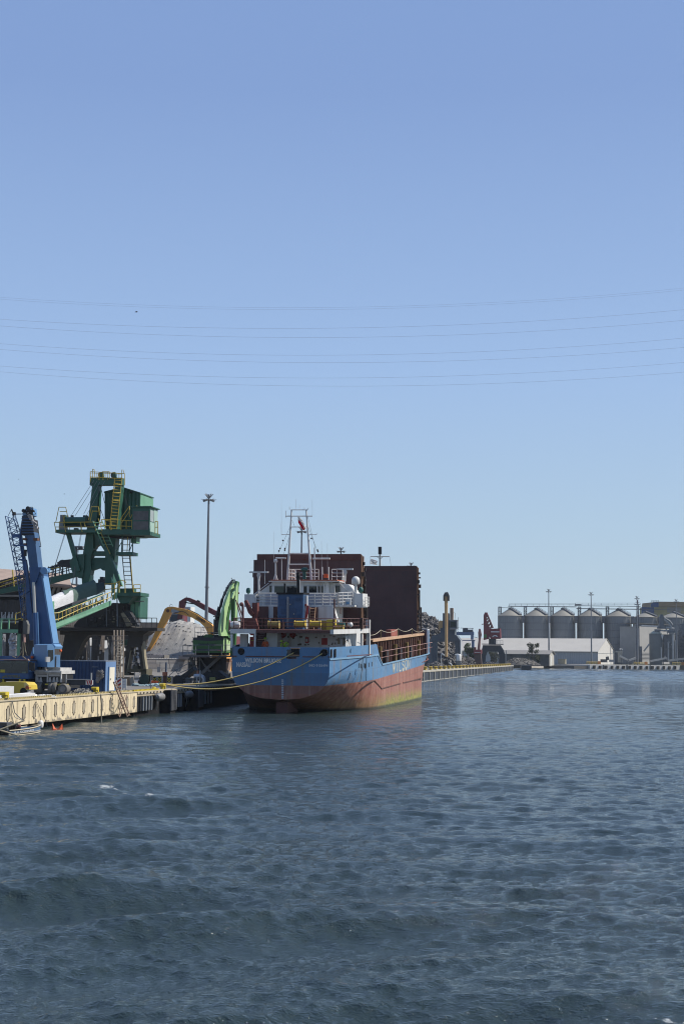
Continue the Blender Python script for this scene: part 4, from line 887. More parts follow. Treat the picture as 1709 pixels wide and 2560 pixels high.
# ensign hanging from the mast: white over red
C4 = [ship_world(sy(px, py, MY - .3)) for px, py in ((746.5, 1289), (752, 1297), (769, 1320), (764, 1327))]
A, B_, Cc, D = C4; o_ = A.copy()
e = thing('ensign', 'white and red flag hanging limp from the mast of the ship', 'flag', Frame(o_.x, o_.y, o_.z))
L1 = [V(0, 0, 0)] ; q = [ship_world(sy(px, py, MY - .3)) - o_ for px, py in ((746.5, 1289), (754, 1300), (762, 1309), (769, 1322), (748, 1302), (754, 1312), (763, 1326), (757, 1316))]
top = [(747, 1289), (751, 1293.5), (757, 1299), (762.5, 1308), (768.5, 1322)]; mid = [(748, 1300), (751, 1303), (755, 1307), (758, 1312), (765, 1324.5)]; bot = [(748.5, 1308), (751, 1312), (754, 1317), (757.5, 1322), (763, 1327.5)]
def band(t, m_, ph):
    rows = []
    for k in range(9):
        s = k / 8; row = []
        for i in range(len(t)):
            a_, b2 = ship_world(sy(*t[i], MY - .3)), ship_world(sy(*m_[i], MY - .3)); p = a_.lerp(b2, s) - o_; row.append(p + V(0, .12 * math.sin(9 * s + i * 1.3 + ph), 0))
        rows.append(row)
    g = MB(); g.grid(rows); return g
band(top, mid, 0).build('white_band', flagmat('flag_white', (.72, .72, .70)), e, smooth=80); band(mid, bot, 9).build('red_band', flagmat('flag_red', (.72, .03, .06)), e, smooth=80)
# house flag on the fore mast
c0 = ship_world(sy(927.5, 1398, FM)); hf = thing('house_flag', 'small white flag with dark letter and red edge on the fore mast', 'flag', Frame(c0.x, c0.y, c0.z))
P = cloth([V(*(ship_world(sy(px, py, FM)) - c0)) for px, py in ((927.5, 1397), (944, 1403), (943, 1413.5), (925.5, 1410))], 10, 6, .12, 3); b = MB(); b.grid(P); b.build('cloth', MATS['flag_white'], hf, smooth=80)
def onflag(u, v): 
    i, j = min(9, int(u * 10)), min(5, int(v * 6)); return Vector(P[i][j]).lerp(Vector(P[i + 1][j + 1]), .5) + V(0, -.05, 0)
b = MB()
for p, q in (((.05, .25), (.3, .35)), ((.3, .35), (.5, .75)), ((.5, .75), (.62, .35)), ((.62, .35), (.75, .75)), ((.75, .75), (.95, .3))): b.beam(onflag(*p), onflag(*q), .14, .03)
b.build('letter', mDark, hf)
b = MB(); b.beam(onflag(.02, .93), onflag(.98, .93), .12, .03); b.beam(onflag(.02, .05), onflag(.98, .05), .06, .03); b.build('red_edge', mRed, hf)
# mooring ropes
def catenary(a, c, sag, n=24): return [a.lerp(c, k / n) - V(0, 0, sag * 4 * (k / n) * (1 - k / n)) for k in range(n + 1)]
bl = QF.world(-0.75, QF.x(407, 1715, -.75).y, QZ + .5)
for k, (px, py, sag, nm) in enumerate(((735, 1632, .9, 'upper yellow mooring rope from the chock in the middle of the stern'), (806, 1634, 1.5, 'lower yellow mooring rope from the dark fairlead at the right of the stern'))):
    a = ship_world(sy(px, py, -.12)); b = MB(); b.path([p - bl for p in catenary(bl + V(0, 0, .05 * k), a, sag)], .055, 6)
    o = b.build('mooring_rope', mRope, loc=bl, smooth=60); tag(o, nm, 'rope', 'mooring ropes at the stern')
# people: one continuous skinned body
def person_body(pose, fr, name, label, mat_suit, mat_top, helmet, mat_leg):
    """pose: joint positions in local metres (x right, y away, z up)"""
    J = pose; me = bpy.data.meshes.new('body'); vs = list(J.values()); ix = {k: i for i, k in enumerate(J)}
    ed = [('pel', 'sp'), ('sp', 'ch'), ('ch', 'nk'), ('nk', 'hd'), ('hd', 'tp')]
    for s in 'lr': ed += [('ch', 'sh' + s), ('sh' + s, 'el' + s), ('el' + s, 'wr' + s), ('wr' + s, 'ha' + s), ('pel', 'hi' + s), ('hi' + s, 'kn' + s), ('kn' + s, 'an' + s), ('an' + s, 'to' + s)]
    me.from_pydata([tuple(v) for v in vs], [(ix[a], ix[b_]) for a, b_ in ed], [])
    o = bpy.data.objects.new('body', me); COL.objects.link(o); md = o.modifiers.new('s', 'SKIN'); sb = o.modifiers.new('d', 'SUBSURF'); sb.levels = 1; sb.render_levels = 1
    rad = dict(pel=.15, sp=.14, ch=.16, nk=.06, hd=.10, tp=.075)
    for s in 'lr': rad.update({'sh' + s: .075, 'el' + s: .055, 'wr' + s: .04, 'ha' + s: .04, 'hi' + s: .10, 'kn' + s: .075, 'an' + s: .05, 'to' + s: .045})
    for k, i in ix.items(): me.skin_vertices[0].data[i].radius = (rad[k], rad[k]); me.skin_vertices[0].data[i].use_root = (k == 'pel')
    dg = bpy.context.evaluated_depsgraph_get(); m2 = bpy.data.meshes.new_from_object(o.evaluated_get(dg)); bpy.data.objects.remove(o)
    m2.materials.clear()
    for mm in (mat_suit, mSkin, mat_leg): m2.materials.append(mm)
    for p in m2.polygons:
        c = p.center; d = min(J, key=lambda k: (Vector(J[k]) - c).length)
        p.material_index = 1 if d in ('hd', 'tp', 'nk', 'hal', 'har') else (2 if d[:2] in ('kn', 'an', 'to', 'hi') else 0); p.use_smooth = True
    t = thing(name, label, 'person', fr); ob = bpy.data.objects.new('body', m2); COL.objects.link(ob); ob.parent = t
    h = Vector(J['tp']); b = MB(); b.lathe([(.145, -.03), (.14, .03), (.115, .09), (.06, .125), (0, .135)], h - V(0, 0, .04), 12); b.lathe([(.17, -.03), (.145, -.02)], h - V(0, 0, .04), 12); b.build('helmet', helmet, t, smooth=50)
    b = MB(); hd = Vector(J['hd'])
    return t, b
mHi = M('hi_vis_lime', (.42, .68, .06), .8, var=.1); mSuitO = M('suit_orange', (.70, .13, .03), .8, var=.12); mNavy = M('navy_cloth', (.02, .025, .05), .9, var=.1)
p = ship_world(sy(664, 1617, 2.2)); d = ship_world(V(sy(664, 1617, 2.2).x, 2.2, 4.75))
J = dict(pel=(0, 0, .95), sp=(0, .0, 1.12), ch=(0, 0, 1.33), nk=(0, 0, 1.49), hd=(0, -.02, 1.62), tp=(0, -.02, 1.73), shl=(-.2, 0, 1.40), ell=(-.27, .02, 1.13), wrl=(-.24, -.12, .93), hal=(-.22, -.18, .86), shr=(.2, 0, 1.40), elr=(.27, .02, 1.13), wrr=(.22, -.16, .98), har=(.18, -.24, .95), hil=(-.10, 0, .88), knl=(-.11, -.02, .48), anl=(-.11, 0, .08), tol=(-.12, -.15, .04), hir=(.10, 0, .88), knr=(.11, -.02, .48), anr=(.11, 0, .08), tor=(.12, -.15, .04))
person_body(J, Frame(d.x, d.y, d.z, .1), 'person', 'person in orange overalls and lime helmet standing on the stern deck', mSuitO, mSuitO, mHi, mSuitO)
d = ship_world(V(sy(712, 1617, 2.4).x, 2.4, 4.75))
J = dict(pel=(0.1, .1, .90), sp=(0.05, .0, 1.05), ch=(-.05, -.18, 1.27), nk=(-.14, -.28, 1.38), hd=(-.22, -.36, 1.44), tp=(-.30, -.42, 1.50), shl=(-.22, -.14, 1.36), ell=(-.36, -.22, 1.12), wrl=(-.28, -.42, .98), hal=(-.22, -.48, .94), shr=(.12, -.16, 1.40), elr=(.34, -.22, 1.22), wrr=(.20, -.42, 1.04), har=(.14, -.48, .99), hil=(-.02, .08, .84), knl=(-.06, -.05, .46), anl=(-.05, .06, .08), tol=(-.06, -.1, .04), hir=(.20, .08, .84), knr=(.22, -.05, .46), anr=(.2, .06, .08), tor=(.2, -.1, .04))
person_body(J, Frame(d.x, d.y, d.z, -.1), 'person', 'person in lime hi-vis jacket bending forward on the stern deck', mHi, mHi, mHi, mNavy)
# ------------------------------------------------------------------ helpers for things measured off the photo, each at its own distance
class K:
    def __init__(s, px, Y, z=QZ, yaw=YAW, py=1690):
        p = at(px, py, Y); s.f = Frame(p.x, p.y, z, yaw)
    def P(s, px, py, y=0.0): return s.f.y(px, py, y)
    def poly(s, mb, pts, y0=0.0, y1=1.0): q = [s.P(a, b_, y0) for a, b_ in pts]; mb.extrude(q, (0, y1 - y0, 0)); return mb
    def rect(s, mb, x0, y0, x1, y1, ya=0.0, yb=1.0): a, c = s.P(x0, y0, ya), s.P(x1, y1, ya); mb.box(a.x, c.x, ya, yb, c.z, a.z); return mb
    def bar(s, mb, p, q, y=0.0, w=0.2, d=None, y2=None): a, c = s.P(*p, y), s.P(*q, y if y2 is None else y2); mb.beam(a, c, w, d or w); return mb
    def tub(s, mb, p, q, y=0.0, r=0.05, y2=None, n=5, r2=None): a, c = s.P(*p, y), s.P(*q, y if y2 is None else y2); mb.tube(a, c, r, r2, n=n); return mb
    def thing(s, name, label, cat, group=None): return thing(name, label, cat, s.f, group)
def B(): return MB()
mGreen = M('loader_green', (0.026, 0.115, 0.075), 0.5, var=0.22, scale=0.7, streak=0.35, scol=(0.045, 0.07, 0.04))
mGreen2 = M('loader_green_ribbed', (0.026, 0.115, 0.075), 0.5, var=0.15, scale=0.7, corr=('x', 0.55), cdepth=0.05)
mMintLit = M('mint_and_sunlit_green', (0.17, 0.40, 0.25), 0.5, var=0.18, scale=0.7, streak=0.3, scol=(0.10, 0.2, 0.12))  # also the lighter copy of the green for sunlit right-hand faces
mYR = M('rail_yellow', (0.55, 0.40, 0.05), 0.5, var=0.2, scale=1.5)
mBrownD = M('portal_brown', (0.045, 0.038, 0.03), 0.7, var=0.35, scale=0.7, streak=0.3, scol=(0.10, 0.07, 0.045))
mStone = M('tan_and_lit_portal', (0.30, 0.26, 0.17), 0.75, var=0.2)
# ------------------------------------------------------------------ the green ship loader
LK = K(285, 190); L = LK
ld = L.thing('ship_loader', 'tall green ship loader with yellow railings, cab and machinery house on a dark portal', 'ship loader')
b = B(); L.rect(b, 225, 1195, 304, 1212, 0, 1.2); L.poly(b, [(225, 1203), (240, 1212), (246, 1219), (231, 1219)], 0, 1.2); head = b.build('head_beam', mGreen, ld)
b = B(); L.poly(b, [(231, 1212), (246, 1212), (243, 1292), (234, 1331), (234, 1372), (227, 1394), (228, 1425), (220, 1463), (206, 1463), (203, 1420), (207, 1390), (216, 1331), (222, 1290)], 0.02, 1.4); b.build('column', mGreen, ld)
b = B(); L.poly(b, [(289, 1197), (303, 1197), (292, 1326), (290, 1340), (286, 1398), (281, 1461), (263, 1461), (263, 1400), (266, 1338), (279, 1300)], 0.02, 1.6); b.build('column', mGreen, ld)
for cx in (254, 285):
    b = B(); L.poly(b, [(cx - 7, 1198), (cx - 3, 1180), (cx + 3, 1180), (cx + 8, 1198), (cx + 4, 1198), (cx + 1, 1192), (cx - 2, 1192), (cx - 4, 1198)], 0.1, .4); sh = b.build('sheave_bracket', mGreen, head)
    b = B(); c = L.P(cx, 1188, .6); b.lathe([(.1, -.1), (.42, -.1), (.42, .1), (.1, .1)], c, 12, 'y'); b.build('sheave', mDark, head)
b = B()
for p, q in (((226, 1179), (312, 1184)), ((226, 1192), (312, 1197)), ((226, 1179), (226, 1206)), ((312, 1184), (312, 1213)), ((305, 1174), (305, 1196)), ((308, 1174), (311, 1184)), ((232, 1173), (232, 1195)), ((236, 1173), (238, 1195)), ((232, 1173), (236, 1173)), ((243, 1182), (243, 1197)), ((248, 1180), (248, 1200)), ((256, 1179), (274, 1179)), ((274, 1179), (274, 1198)), ((270, 1180), (270, 1200)), ((258, 1182), (258, 1200)), ((298, 1184), (298, 1197))): L.tub(b, p, q, -.1, .045)
b.rail([L.P(226, 1206, 1.6), L.P(304, 1209, 1.6)], 1.3, 1.2, .04, 2); b.build('head_rail', mYR, head)
# machinery house
b = B(); L.poly(b, [(262, 1322), (262, 1228), (306, 1218), (349.5, 1231), (349.5, 1322)], 2.2, 8.0); hs = b.build('machinery_house', mGreen2, ld)
b = B(); a = L.P(260, 1229, 2.0); m_ = L.P(306, 1217, 2.0); c = L.P(351, 1231, 2.0)
b.add([a, m_, m_ + V(0, 6.1, 0), a + V(0, 6.1, 0), a - V(0, 0, .15), m_ - V(0, 0, .15), m_ + V(0, 6.1, -.15), a + V(0, 6.1, -.15)], [(0, 1, 2, 3), (4, 7, 6, 5), (0, 4, 5, 1), (2, 6, 7, 3), (0, 3, 7, 4)]); b.add([m_, c, c + V(0, 6.1, 0), m_ + V(0, 6.1, 0), m_ - V(0, 0, .15), c - V(0, 0, .15), c + V(0, 6.1, -.15), m_ + V(0, 6.1, -.15)], [(0, 1, 2, 3), (4, 7, 6, 5), (0, 4, 5, 1), (1, 5, 6, 2), (2, 6, 7, 3)]); b.build('roof', mGreen, hs)
b = B(); p0, p1 = L.P(349.5, 1240, 2.3), L.P(349.5, 1320, 2.3); b.box(p0.x + .03, p0.x + .14, 2.3, 7.9, p1.z, p0.z + .2); b.build('sunlit_side', M('ribbed_green_sunlit', (0.17, 0.40, 0.25), .5, var=.12, corr=('x', .5), cdepth=.05), hs)  # sunlight on the house side put into a paler green
b = B(); c = L.P(328, 1230, 2.1); b.ball(c, .18); b.build('lamp', mDark, hs)
b = B()
for p, q in (((252, 1217), (262, 1258)), ((243, 1250), (262, 1300)), ((306, 1224), (319, 1264))): L.tub(b, p, q, .6, .035)
b.build('tie_rod', mDark, ld)
# ropes from the head to the winch side and down
b = B()
for p, q in (((236, 1200), (178, 1290)), ((243, 1203), (188, 1290)), ((250, 1205), (210, 1285)), ((262, 1203), (216, 1290)), ((165, 1330), (118, 1480)), ((163, 1330), (112, 1500)), ((205, 1330), (186, 1440)), ((203, 1330), (184, 1440)), ((186, 1440), (170, 1505)), ((184, 1440), (165, 1530))): L.tub(b, p, q, -.3, .028, n=4)
b.build('hoist_rope', mGrey, ld)
# ladder on the right column with hoops
b = B(); L_ = (L.P(296, 1197, -.35), L.P(283, 1325, -.35)); b.ladder(L_[0], L_[1], 1.0, .42, .05); b.build('ladder', mYR, ld)
b = B()
for t in (.12, .28, .44): 
    c = L_[0].lerp(L_[1], t); b.path([c + V(math.cos(k) * .55, -math.sin(k) * .8, 0) for k in np.linspace(0, math.pi, 8)], .045, 4)
b.each('ladder_hoop', mYR, ld)
b = B(); p0 = L.P(303, 1197, 0.7); p1 = L.P(291.5, 1325, .7); b.beam(p0 + V(.12, 0, 0), p1 + V(.12, 0, 0), 1.25, .12, up=(1, 0, 0)); b.build('column_lit_face', mMintLit, ld)  # sunlit face of the column added as a paler plate
# winch platform on the left
b = B(); L.rect(b, 139, 1324, 262, 1331, -1.6, 1.8); wp = b.build('winch_platform', mGreen, ld)
b = B(); a, c = L.P(163, 1303, .2), L.P(218, 1303, .2); b.lathe([(.8, 0), (.8, .12), (.56, .12), (.56, c.x - a.x - .12), (.8, c.x - a.x - .12), (.8, c.x - a.x)], a, 16, 'x'); b.build('winch_drum', mGreen, wp, smooth=30)
b = B(); L.rect(b, 151, 1287, 163, 1314, .1, 1.4); L.rect(b, 149, 1306, 161, 1324, -.2, 1.2); b.build('winch_motor', mGrey, wp)
b = B(); L.rect(b, 163, 1313, 226, 1317, 0, .8); L.rect(b, 177, 1288, 183, 1294, .2, .5); L.rect(b, 208, 1288, 214, 1294, .2, .5); L.rect(b, 185, 1320, 193, 1325, -.2, .5); b.build('winch_frame', mDark, wp)
b = B()
for p, q in (((136, 1306), (238, 1305)), ((138, 1317.5), (238, 1317.5)), ((136, 1306), (141, 1330)), ((238, 1305), (240, 1328)), ((148, 1268), (165, 1268)), ((150, 1279), (167, 1279)), ((148, 1268), (140, 1306)), ((165, 1268), (170, 1293)), ((157, 1287), (163, 1306)), ((163, 1289), (158, 1306)), ((160, 1306), (165, 1330)), ((202, 1306), (206, 1330)), ((211, 1306), (214, 1318)), ((229, 1267), (247, 1267)), ((229, 1267), (222, 1300)), ((247, 1267), (249, 1288)), ((232, 1278), (246, 1278)), ((232, 1276), (226, 1303))): L.tub(b, p, q, -1.6, .05)
b.rail([L.P(148, 1324, 1.7), L.P(228, 1324, 1.7)], 1.1, 1.4, .04, 2); b.build('platform_rail', mYR, wp)
# slewing platform under the house, cab
b = B(); L.rect(b, 256, 1323, 332, 1336, -2.4, 4); L.rect(b, 326, 1329, 376, 1338, -3.2, 1.2); L.rect(b, 326, 1330, 388, 1338, .0, 1.2); pf = b.build('slewing_platform', mGreen, ld)
b = B(); a = L.P(331.6, 1268, -3); c = L.P(373.6, 1329, -3); b.box(a.x, c.x, -3, 0.4, c.z, a.z); cab = b.build('cab', mGreen, ld)
b = B(); b.box(a.x - .15, c.x + .25, -3.2, .6, a.z, a.z + .12); b.build('roof', mGreen, cab)
b = B(); g0, g1 = L.P(334, 1278, -3), L.P(371, 1300, -3); b.box(g0.x, g1.x, -3.03, -2.99, g1.z, g0.z); w_ = b.build('window', M('dusty_window', (.115, .105, .10), .35, var=.35, scale=1.2), cab)
b = B(); g0, g1 = L.P(334, 1303.5, -3), L.P(371, 1324, -3); b.box(g0.x, g1.x, -3.03, -2.99, g1.z, g0.z); b.build('window', MATS['dusty_window'], cab)
b = B(); b.box(c.x + .003, c.x + .03, -2.85, -1.35, c.z + 1.4, a.z - .35); b.build('window', M('pale_window', (.35, .40, .38), .25, var=.2), cab)
b = B(); b.box(c.x + .003, c.x + .03, -2.9, .35, c.z + .05, c.z + 1.3); b.box(c.x + .003, c.x + .03, -1.2, .35, c.z + 1.3, a.z - .1); b.build('sunlit_side_panel', M('pale_green_sunlit', (.36, .52, .44), .5, var=.12), cab)  # light on the cab's right side painted as pale green
b = B()
for p, q in (((349, 1265), (312, 1302)), ((350, 1277), (313, 1312)), ((324, 1265), (324, 1300)), ((357, 1286), (325, 1318))): pass
for p, q in (((324, 1265), (303, 1295)), ((324, 1278), (304, 1308)), ((324, 1265), (324, 1292)), ((331, 1286), (326, 1296)), ((303, 1301), (331, 1302)), ((303, 1315), (331, 1316)), ((303, 1295), (303, 1325)), ((330, 1299), (330, 1322)), ((316, 1302), (316, 1322)), ((254, 1299), (302, 1300)), ((254, 1314), (302, 1315)), ((265, 1301), (276, 1303)), ((254, 1299), (253, 1312)), ((264, 1299), (264, 1320)), ((278, 1299), (278, 1325)), ((388, 1304), (395, 1304)), ((395, 1304), (395, 1337)), ((388, 1318), (395, 1318)), ((388, 1304), (388, 1334)), ((341, 1265), (348, 1267))): L.tub(b, p, q, -2.5, .055)
b.each('platform_rail', mYR, pf)
b = B(); L.bar(b, (309, 1338), (309, 1322), 0, .3); L.tub(b, (330, 1340), (362, 1342), -2, .06); L.rect(b, 262, 1336, 335, 1345, 0, 1.5); b.build('underframe', mDark, pf)
b = B(); L.rect(b, 327, 1341, 341, 1357, 1.0, 2.5); b.build('electric_box', mMintLit, ld)
# portal web between the columns, with its openings
b = B(); L.poly(b, [(216, 1336), (290, 1336), (290, 1366), (262, 1366), (250, 1361), (241, 1366), (238, 1372), (222, 1372)], .35, 1.3); L.rect(b, 224, 1378, 270, 1389, .3, 1.3); L.poly(b, [(228, 1374), (240, 1380), (272, 1380), (274, 1372), (266, 1378), (242, 1378)], .5, 1.2); L.poly(b, [(228, 1394), (266, 1394), (266, 1426), (257, 1426), (250, 1420), (227, 1428)], .6, 1.2); b.build('web_plate', mGreen, ld)
b = B(); L.rect(b, 246, 1448, 262, 1461, .8, 2); L.rect(b, 250, 1442, 258, 1449, 1, 1.8); b.build('drive_unit', mDark, ld)
b = B(); L.poly(b, [(181, 1395), (186, 1386), (212, 1385), (210, 1420), (206, 1445), (197, 1445), (186, 1437), (180, 1428), (174, 1405)], -.3, 2.0); b.build('conveyor_head', mGreen, ld)
for p, q, w in (((170, 1331), (198, 1428), .36), ((238, 1331), (267, 1376), .36), ((266, 1372), (289, 1432), .40), ((288, 1428), (302, 1466), .36)):
    b = B(); L.bar(b, p, q, -.5, w, .5); br_ = b.build('brace', mGreen, ld)
    a, c = L.P(*p, -.45), L.P(*q, -.45); b = B(); b.beam(a + V(w * .62, .2, 0), c + V(w * .62, .2, 0), .5, .06, up=(1, 0, 0)); b.build('brace_lit_side', mMintLit, br_)  # paler strip paints the sunlit side of each brace
b = B(); L.poly(b, [(283, 1375), (289, 1373), (287, 1404), (283, 1410)], .2, 1.5); L.poly(b, [(222, 1440), (227, 1438), (226, 1463), (220, 1463)], .1, 1.3); b.build('column_lit_face', mMintLit, ld)  # sunlit column edges painted as paler plates
# stair from the winch platform
b = B(); a, c = L.P(244, 1302, -1.8), L.P(271, 1366, -1.8); b.ladder(a, c, 1.3, .5, .07, (1, 0, 0)); b.build('stair', mMintLit, ld)
b = B(); L.tub(b, (252, 1330), (276, 1385), -2.0, .05); L.tub(b, (246, 1296), (258, 1334), -2.0, .05); b.build('stair_rail', mYR, ld)
# ladder tower on the right side
b = B(); a, c = L.P(317, 1342, -.8), L.P(315, 1382, -.8); b.ladder(a, c, .95, .55, .06, (1, 0, 0)); a, c = L.P(315, 1390, -.8), L.P(324, 1488, -.8); b.ladder(a, c, 1.0, .55, .06, (1, 0, 0)); lt = b.build('ladder', mDark, ld)
b = B(); L.rect(b, 290, 1380, 332, 1388, -1.2, 1.0); L.tub(b, (332, 1338), (332, 1384), -1, .07); L.tub(b, (306, 1338), (304, 1380), -1, .07); L.tub(b, (322, 1382), (332, 1358), -1, .06); L.tub(b, (304, 1356), (290, 1380), -1, .06); b.build('landing', mGreen, lt)
b = B(); L.tub(b, (326, 1388), (334, 1486), -.8, .05); L.tub(b, (320, 1342), (318, 1380), -1.1, .05); b.build('ladder_rail', mYR, lt)
# lower landing and its rails
b = B(); L.rect(b, 288, 1481, 352, 1490, -1.5, 2.0); L.poly(b, [(292, 1490), (334, 1490), (322, 1508), (300, 1508)], -1, 1.4); L.rect(b, 296, 1471, 332, 1482, 0, 1.5); ll = b.build('lower_landing', mGreen, ld)
b = B(); L.poly(b, [(333, 1462), (351, 1462), (351, 1490), (333, 1490)], 1.9, 1.96) if False else None
b.rail([L.P(334, 1490, -1.4), L.P(351, 1490, -1.4)], 1.5, .7, .045, 3)
for p, q in (((263, 1460), (289, 1458)), ((263, 1474), (289, 1471)), ((289, 1458), (306, 1450)), ((289, 1472), (306, 1463)), ((306, 1450), (316, 1456)), ((287, 1458), (287, 1500)), ((263, 1458), (263, 1486)), ((313, 1452), (313, 1482)), ((280, 1458), (280, 1490)), ((298, 1454), (298, 1482))): L.tub(b, p, q, -1.6, .06)
b.each('landing_rail', mYR, ll)
b = B(); L.poly(b, [(281, 1488), (293, 1481), (293, 1496), (281, 1500)], -1.62, -1.5); L.poly(b, [(278, 1442), (286, 1462), (286, 1481), (280, 1484)], -.6, -.45); L.poly(b, [(294, 1462), (299, 1462), (300, 1482), (292, 1482)], -.6, -.45); b.build('side_plate', mMintLit, ll)
# hopper
b = B(); L.poly(b, [(337, 1491), (350, 1491), (349, 1546), (341, 1546), (335, 1536), (326, 1527), (327, 1503)], 1.5, 5); hp = b.build('hopper', mGreen, ld)
b = B(); L.poly(b, [(328, 1506), (336.5, 1497), (336.5, 1536), (326.5, 1527)], 1.4, 1.48); L.poly(b, [(338, 1493), (347.5, 1491), (346.5, 1544), (341, 1544), (338, 1538)], 1.4, 1.48); b.build('hopper_lit_side', mMintLit, hp)  # lit side of the hopper painted in paler green
b = B(); L.tub(b, (331, 1504), (361, 1503), 1, .07); b.build('pipe', mGalv, hp)
# near conveyor: stringer, covered belt, railings
SY = -2.0
def SYf(px): return SY - max(0, 279 - px) * 0.058          # the conveyor comes toward the viewer as it runs down to the left
CD = V(-0.72, 0.69, 0)                                      # across the belt, away from its lit side
def pd(mb, pts, off, th):
    q = [L.P(x, y, SYf(x)) + CD * off for x, y in pts]; return mb.extrude(q, CD * th)
def cb(mb, p, q, off, w): return mb.beam(L.P(*p, SYf(p[0])) + CD * off, L.P(*q, SYf(q[0])) + CD * off, w)
def ct(mb, p, q, off, r): return mb.tube(L.P(*p, SYf(p[0])) + CD * off, L.P(*q, SYf(q[0])) + CD * off, r, n=5)
b = B(); pd(b, [(95, 1572), (145, 1556), (279, 1501), (279, 1513), (147, 1571), (95, 1588)], 0, .25); st = b.build('conveyor_stringer', mMintLit, ld)
b = B(); pd(b, [(95, 1566), (145, 1550), (279, 1496), (279, 1504), (147, 1560), (95, 1578)], 2.2, .2); b.build('conveyor_stringer', mGreen, ld)
b = B(); cb(b, (142, 1534), (262, 1484), .5, .14); cb(b, (122, 1541), (142, 1534), .5, .14)
for i in range(18): x = 148 + i * 7.2; cb(b, (x, 1555 - i * 2.95), (x + (3 if i % 2 else -3), 1536 - i * 2.98), .5, .09)
b.build('conveyor_truss', mGreen, st)
b = B()
for p, q in (((120, 1534), (147, 1532)), ((147, 1532), (279, 1479)), ((120, 1549.5), (146, 1548.5)), ((146, 1548.5), (200, 1523)), ((200, 1523), (279, 1492))): ct(b, p, q, -.1, .06)
for i in range(15): x = 147 + i * 9.4; ct(b, (x, 1532 - (x - 147) * .401), (x - 1, 1552 - (x - 147) * .405), -.1, .045)
ct(b, (126, 1534), (126, 1560), -.1, .045); ct(b, (137, 1533), (137, 1560), -.1, .045); b.build('conveyor_rail', mYR, st)
def cover(p0, p1, hpx0, hpx1, off, wid, seed, n=14):
    R = random.Random(seed); P = []
    for i in range(n + 1):
        t = i / n; px = p0[0] + (p1[0] - p0[0]) * t; py = p0[1] + (p1[1] - p0[1]) * t; h = (hpx0 + (hpx1 - hpx0) * t) / 18.7; c = L.P(px, py, SYf(px)) + CD * off; row = []
        for k in range(11):
            a = math.pi * k / 10; j = 1 + R.uniform(-.035, .035); row.append(c + CD * (wid / 2 * (1 - math.cos(a)) * j) + V(0, 0, h * math.sin(a) ** .6 * j))
        P.append(row)
    g = MB(); g.grid(P); return g
cover((168, 1512), (247, 1486), 34, 36, .6, 1.9, 1).build('green_tarpaulin', M('tarp_green', (0.10, 0.165, 0.135), .8, var=.12, scale=1.5, bump=.05), ld, smooth=60)
cover((245, 1488), (268, 1479), 30, 24, .65, 1.9, 2).build('conveyor_hood', M('hood_dark', (0.03, 0.06, 0.06), .7, var=.15), ld, smooth=60)
cover((112, 1534), (189, 1505), 30, 34, .55, 2.0, 3).build('white_tarpaulin', M('tarp_white', (0.80, 0.80, 0.80), .7, var=.08, scale=1.5, bump=.10), ld, smooth=60)
b = B(); pd(b, [(108, 1504), (139, 1503), (139, 1534), (108, 1540)], .3, 2.0); b.build('drive_housing', mMintLit, ld)
# dark hopper house under the conveyor
b = B(); L.poly(b, [(185, 1563), (205, 1540), (283, 1507), (318, 1509), (318, 1520), (330, 1568), (185, 1568)], 1.2, 5.5); b.build('transfer_house', mBrownD, ld)
r5 = random.Random(12); b = B()
for i in range(38):
    x = r5.uniform(215, 318); y = r5.uniform(max(1512, 1548 - (x - 195) * .42 + 6), 1562)
    if r5.random() < .5: L.rect(b, x, y, x + r5.uniform(2, 9), y + r5.uniform(1, 3), 1.0, 1.15)
    else: L.rect(b, x, y, x + r5.uniform(1, 2), y + r5.uniform(4, 14), 1.0, 1.15)
b.build('house_gear', M('gear_dark', (.09, .085, .075), .7, var=.5, scale=1.2), ld)
b = B()
for px, py in ((282, 1540), (283, 1546), (291, 1536), (280, 1553), (245, 1520), (247, 1544), (291, 1550)): L.rect(b, px, py, px + r5.uniform(3, 7), py + 3, .9, 1.0)
b.build('pale_fitting', mStone, ld)
b = B(); L.poly(b, [(302, 1534), (309, 1531), (331, 1563), (317, 1566)], -.4, .6); ch = b.build('chute', mStone, ld)
b = B(); L.poly(b, [(309, 1528), (322, 1526), (345, 1562), (332, 1564)], -.2, 1.0); b.build('chute', mDark, ld)
b = B(); L.tub(b, (293, 1495), (294, 1566), -.5, .08); L.tub(b, (266, 1512), (267, 1566), -.5, .05); b.build('support_post', mGrey, ld)
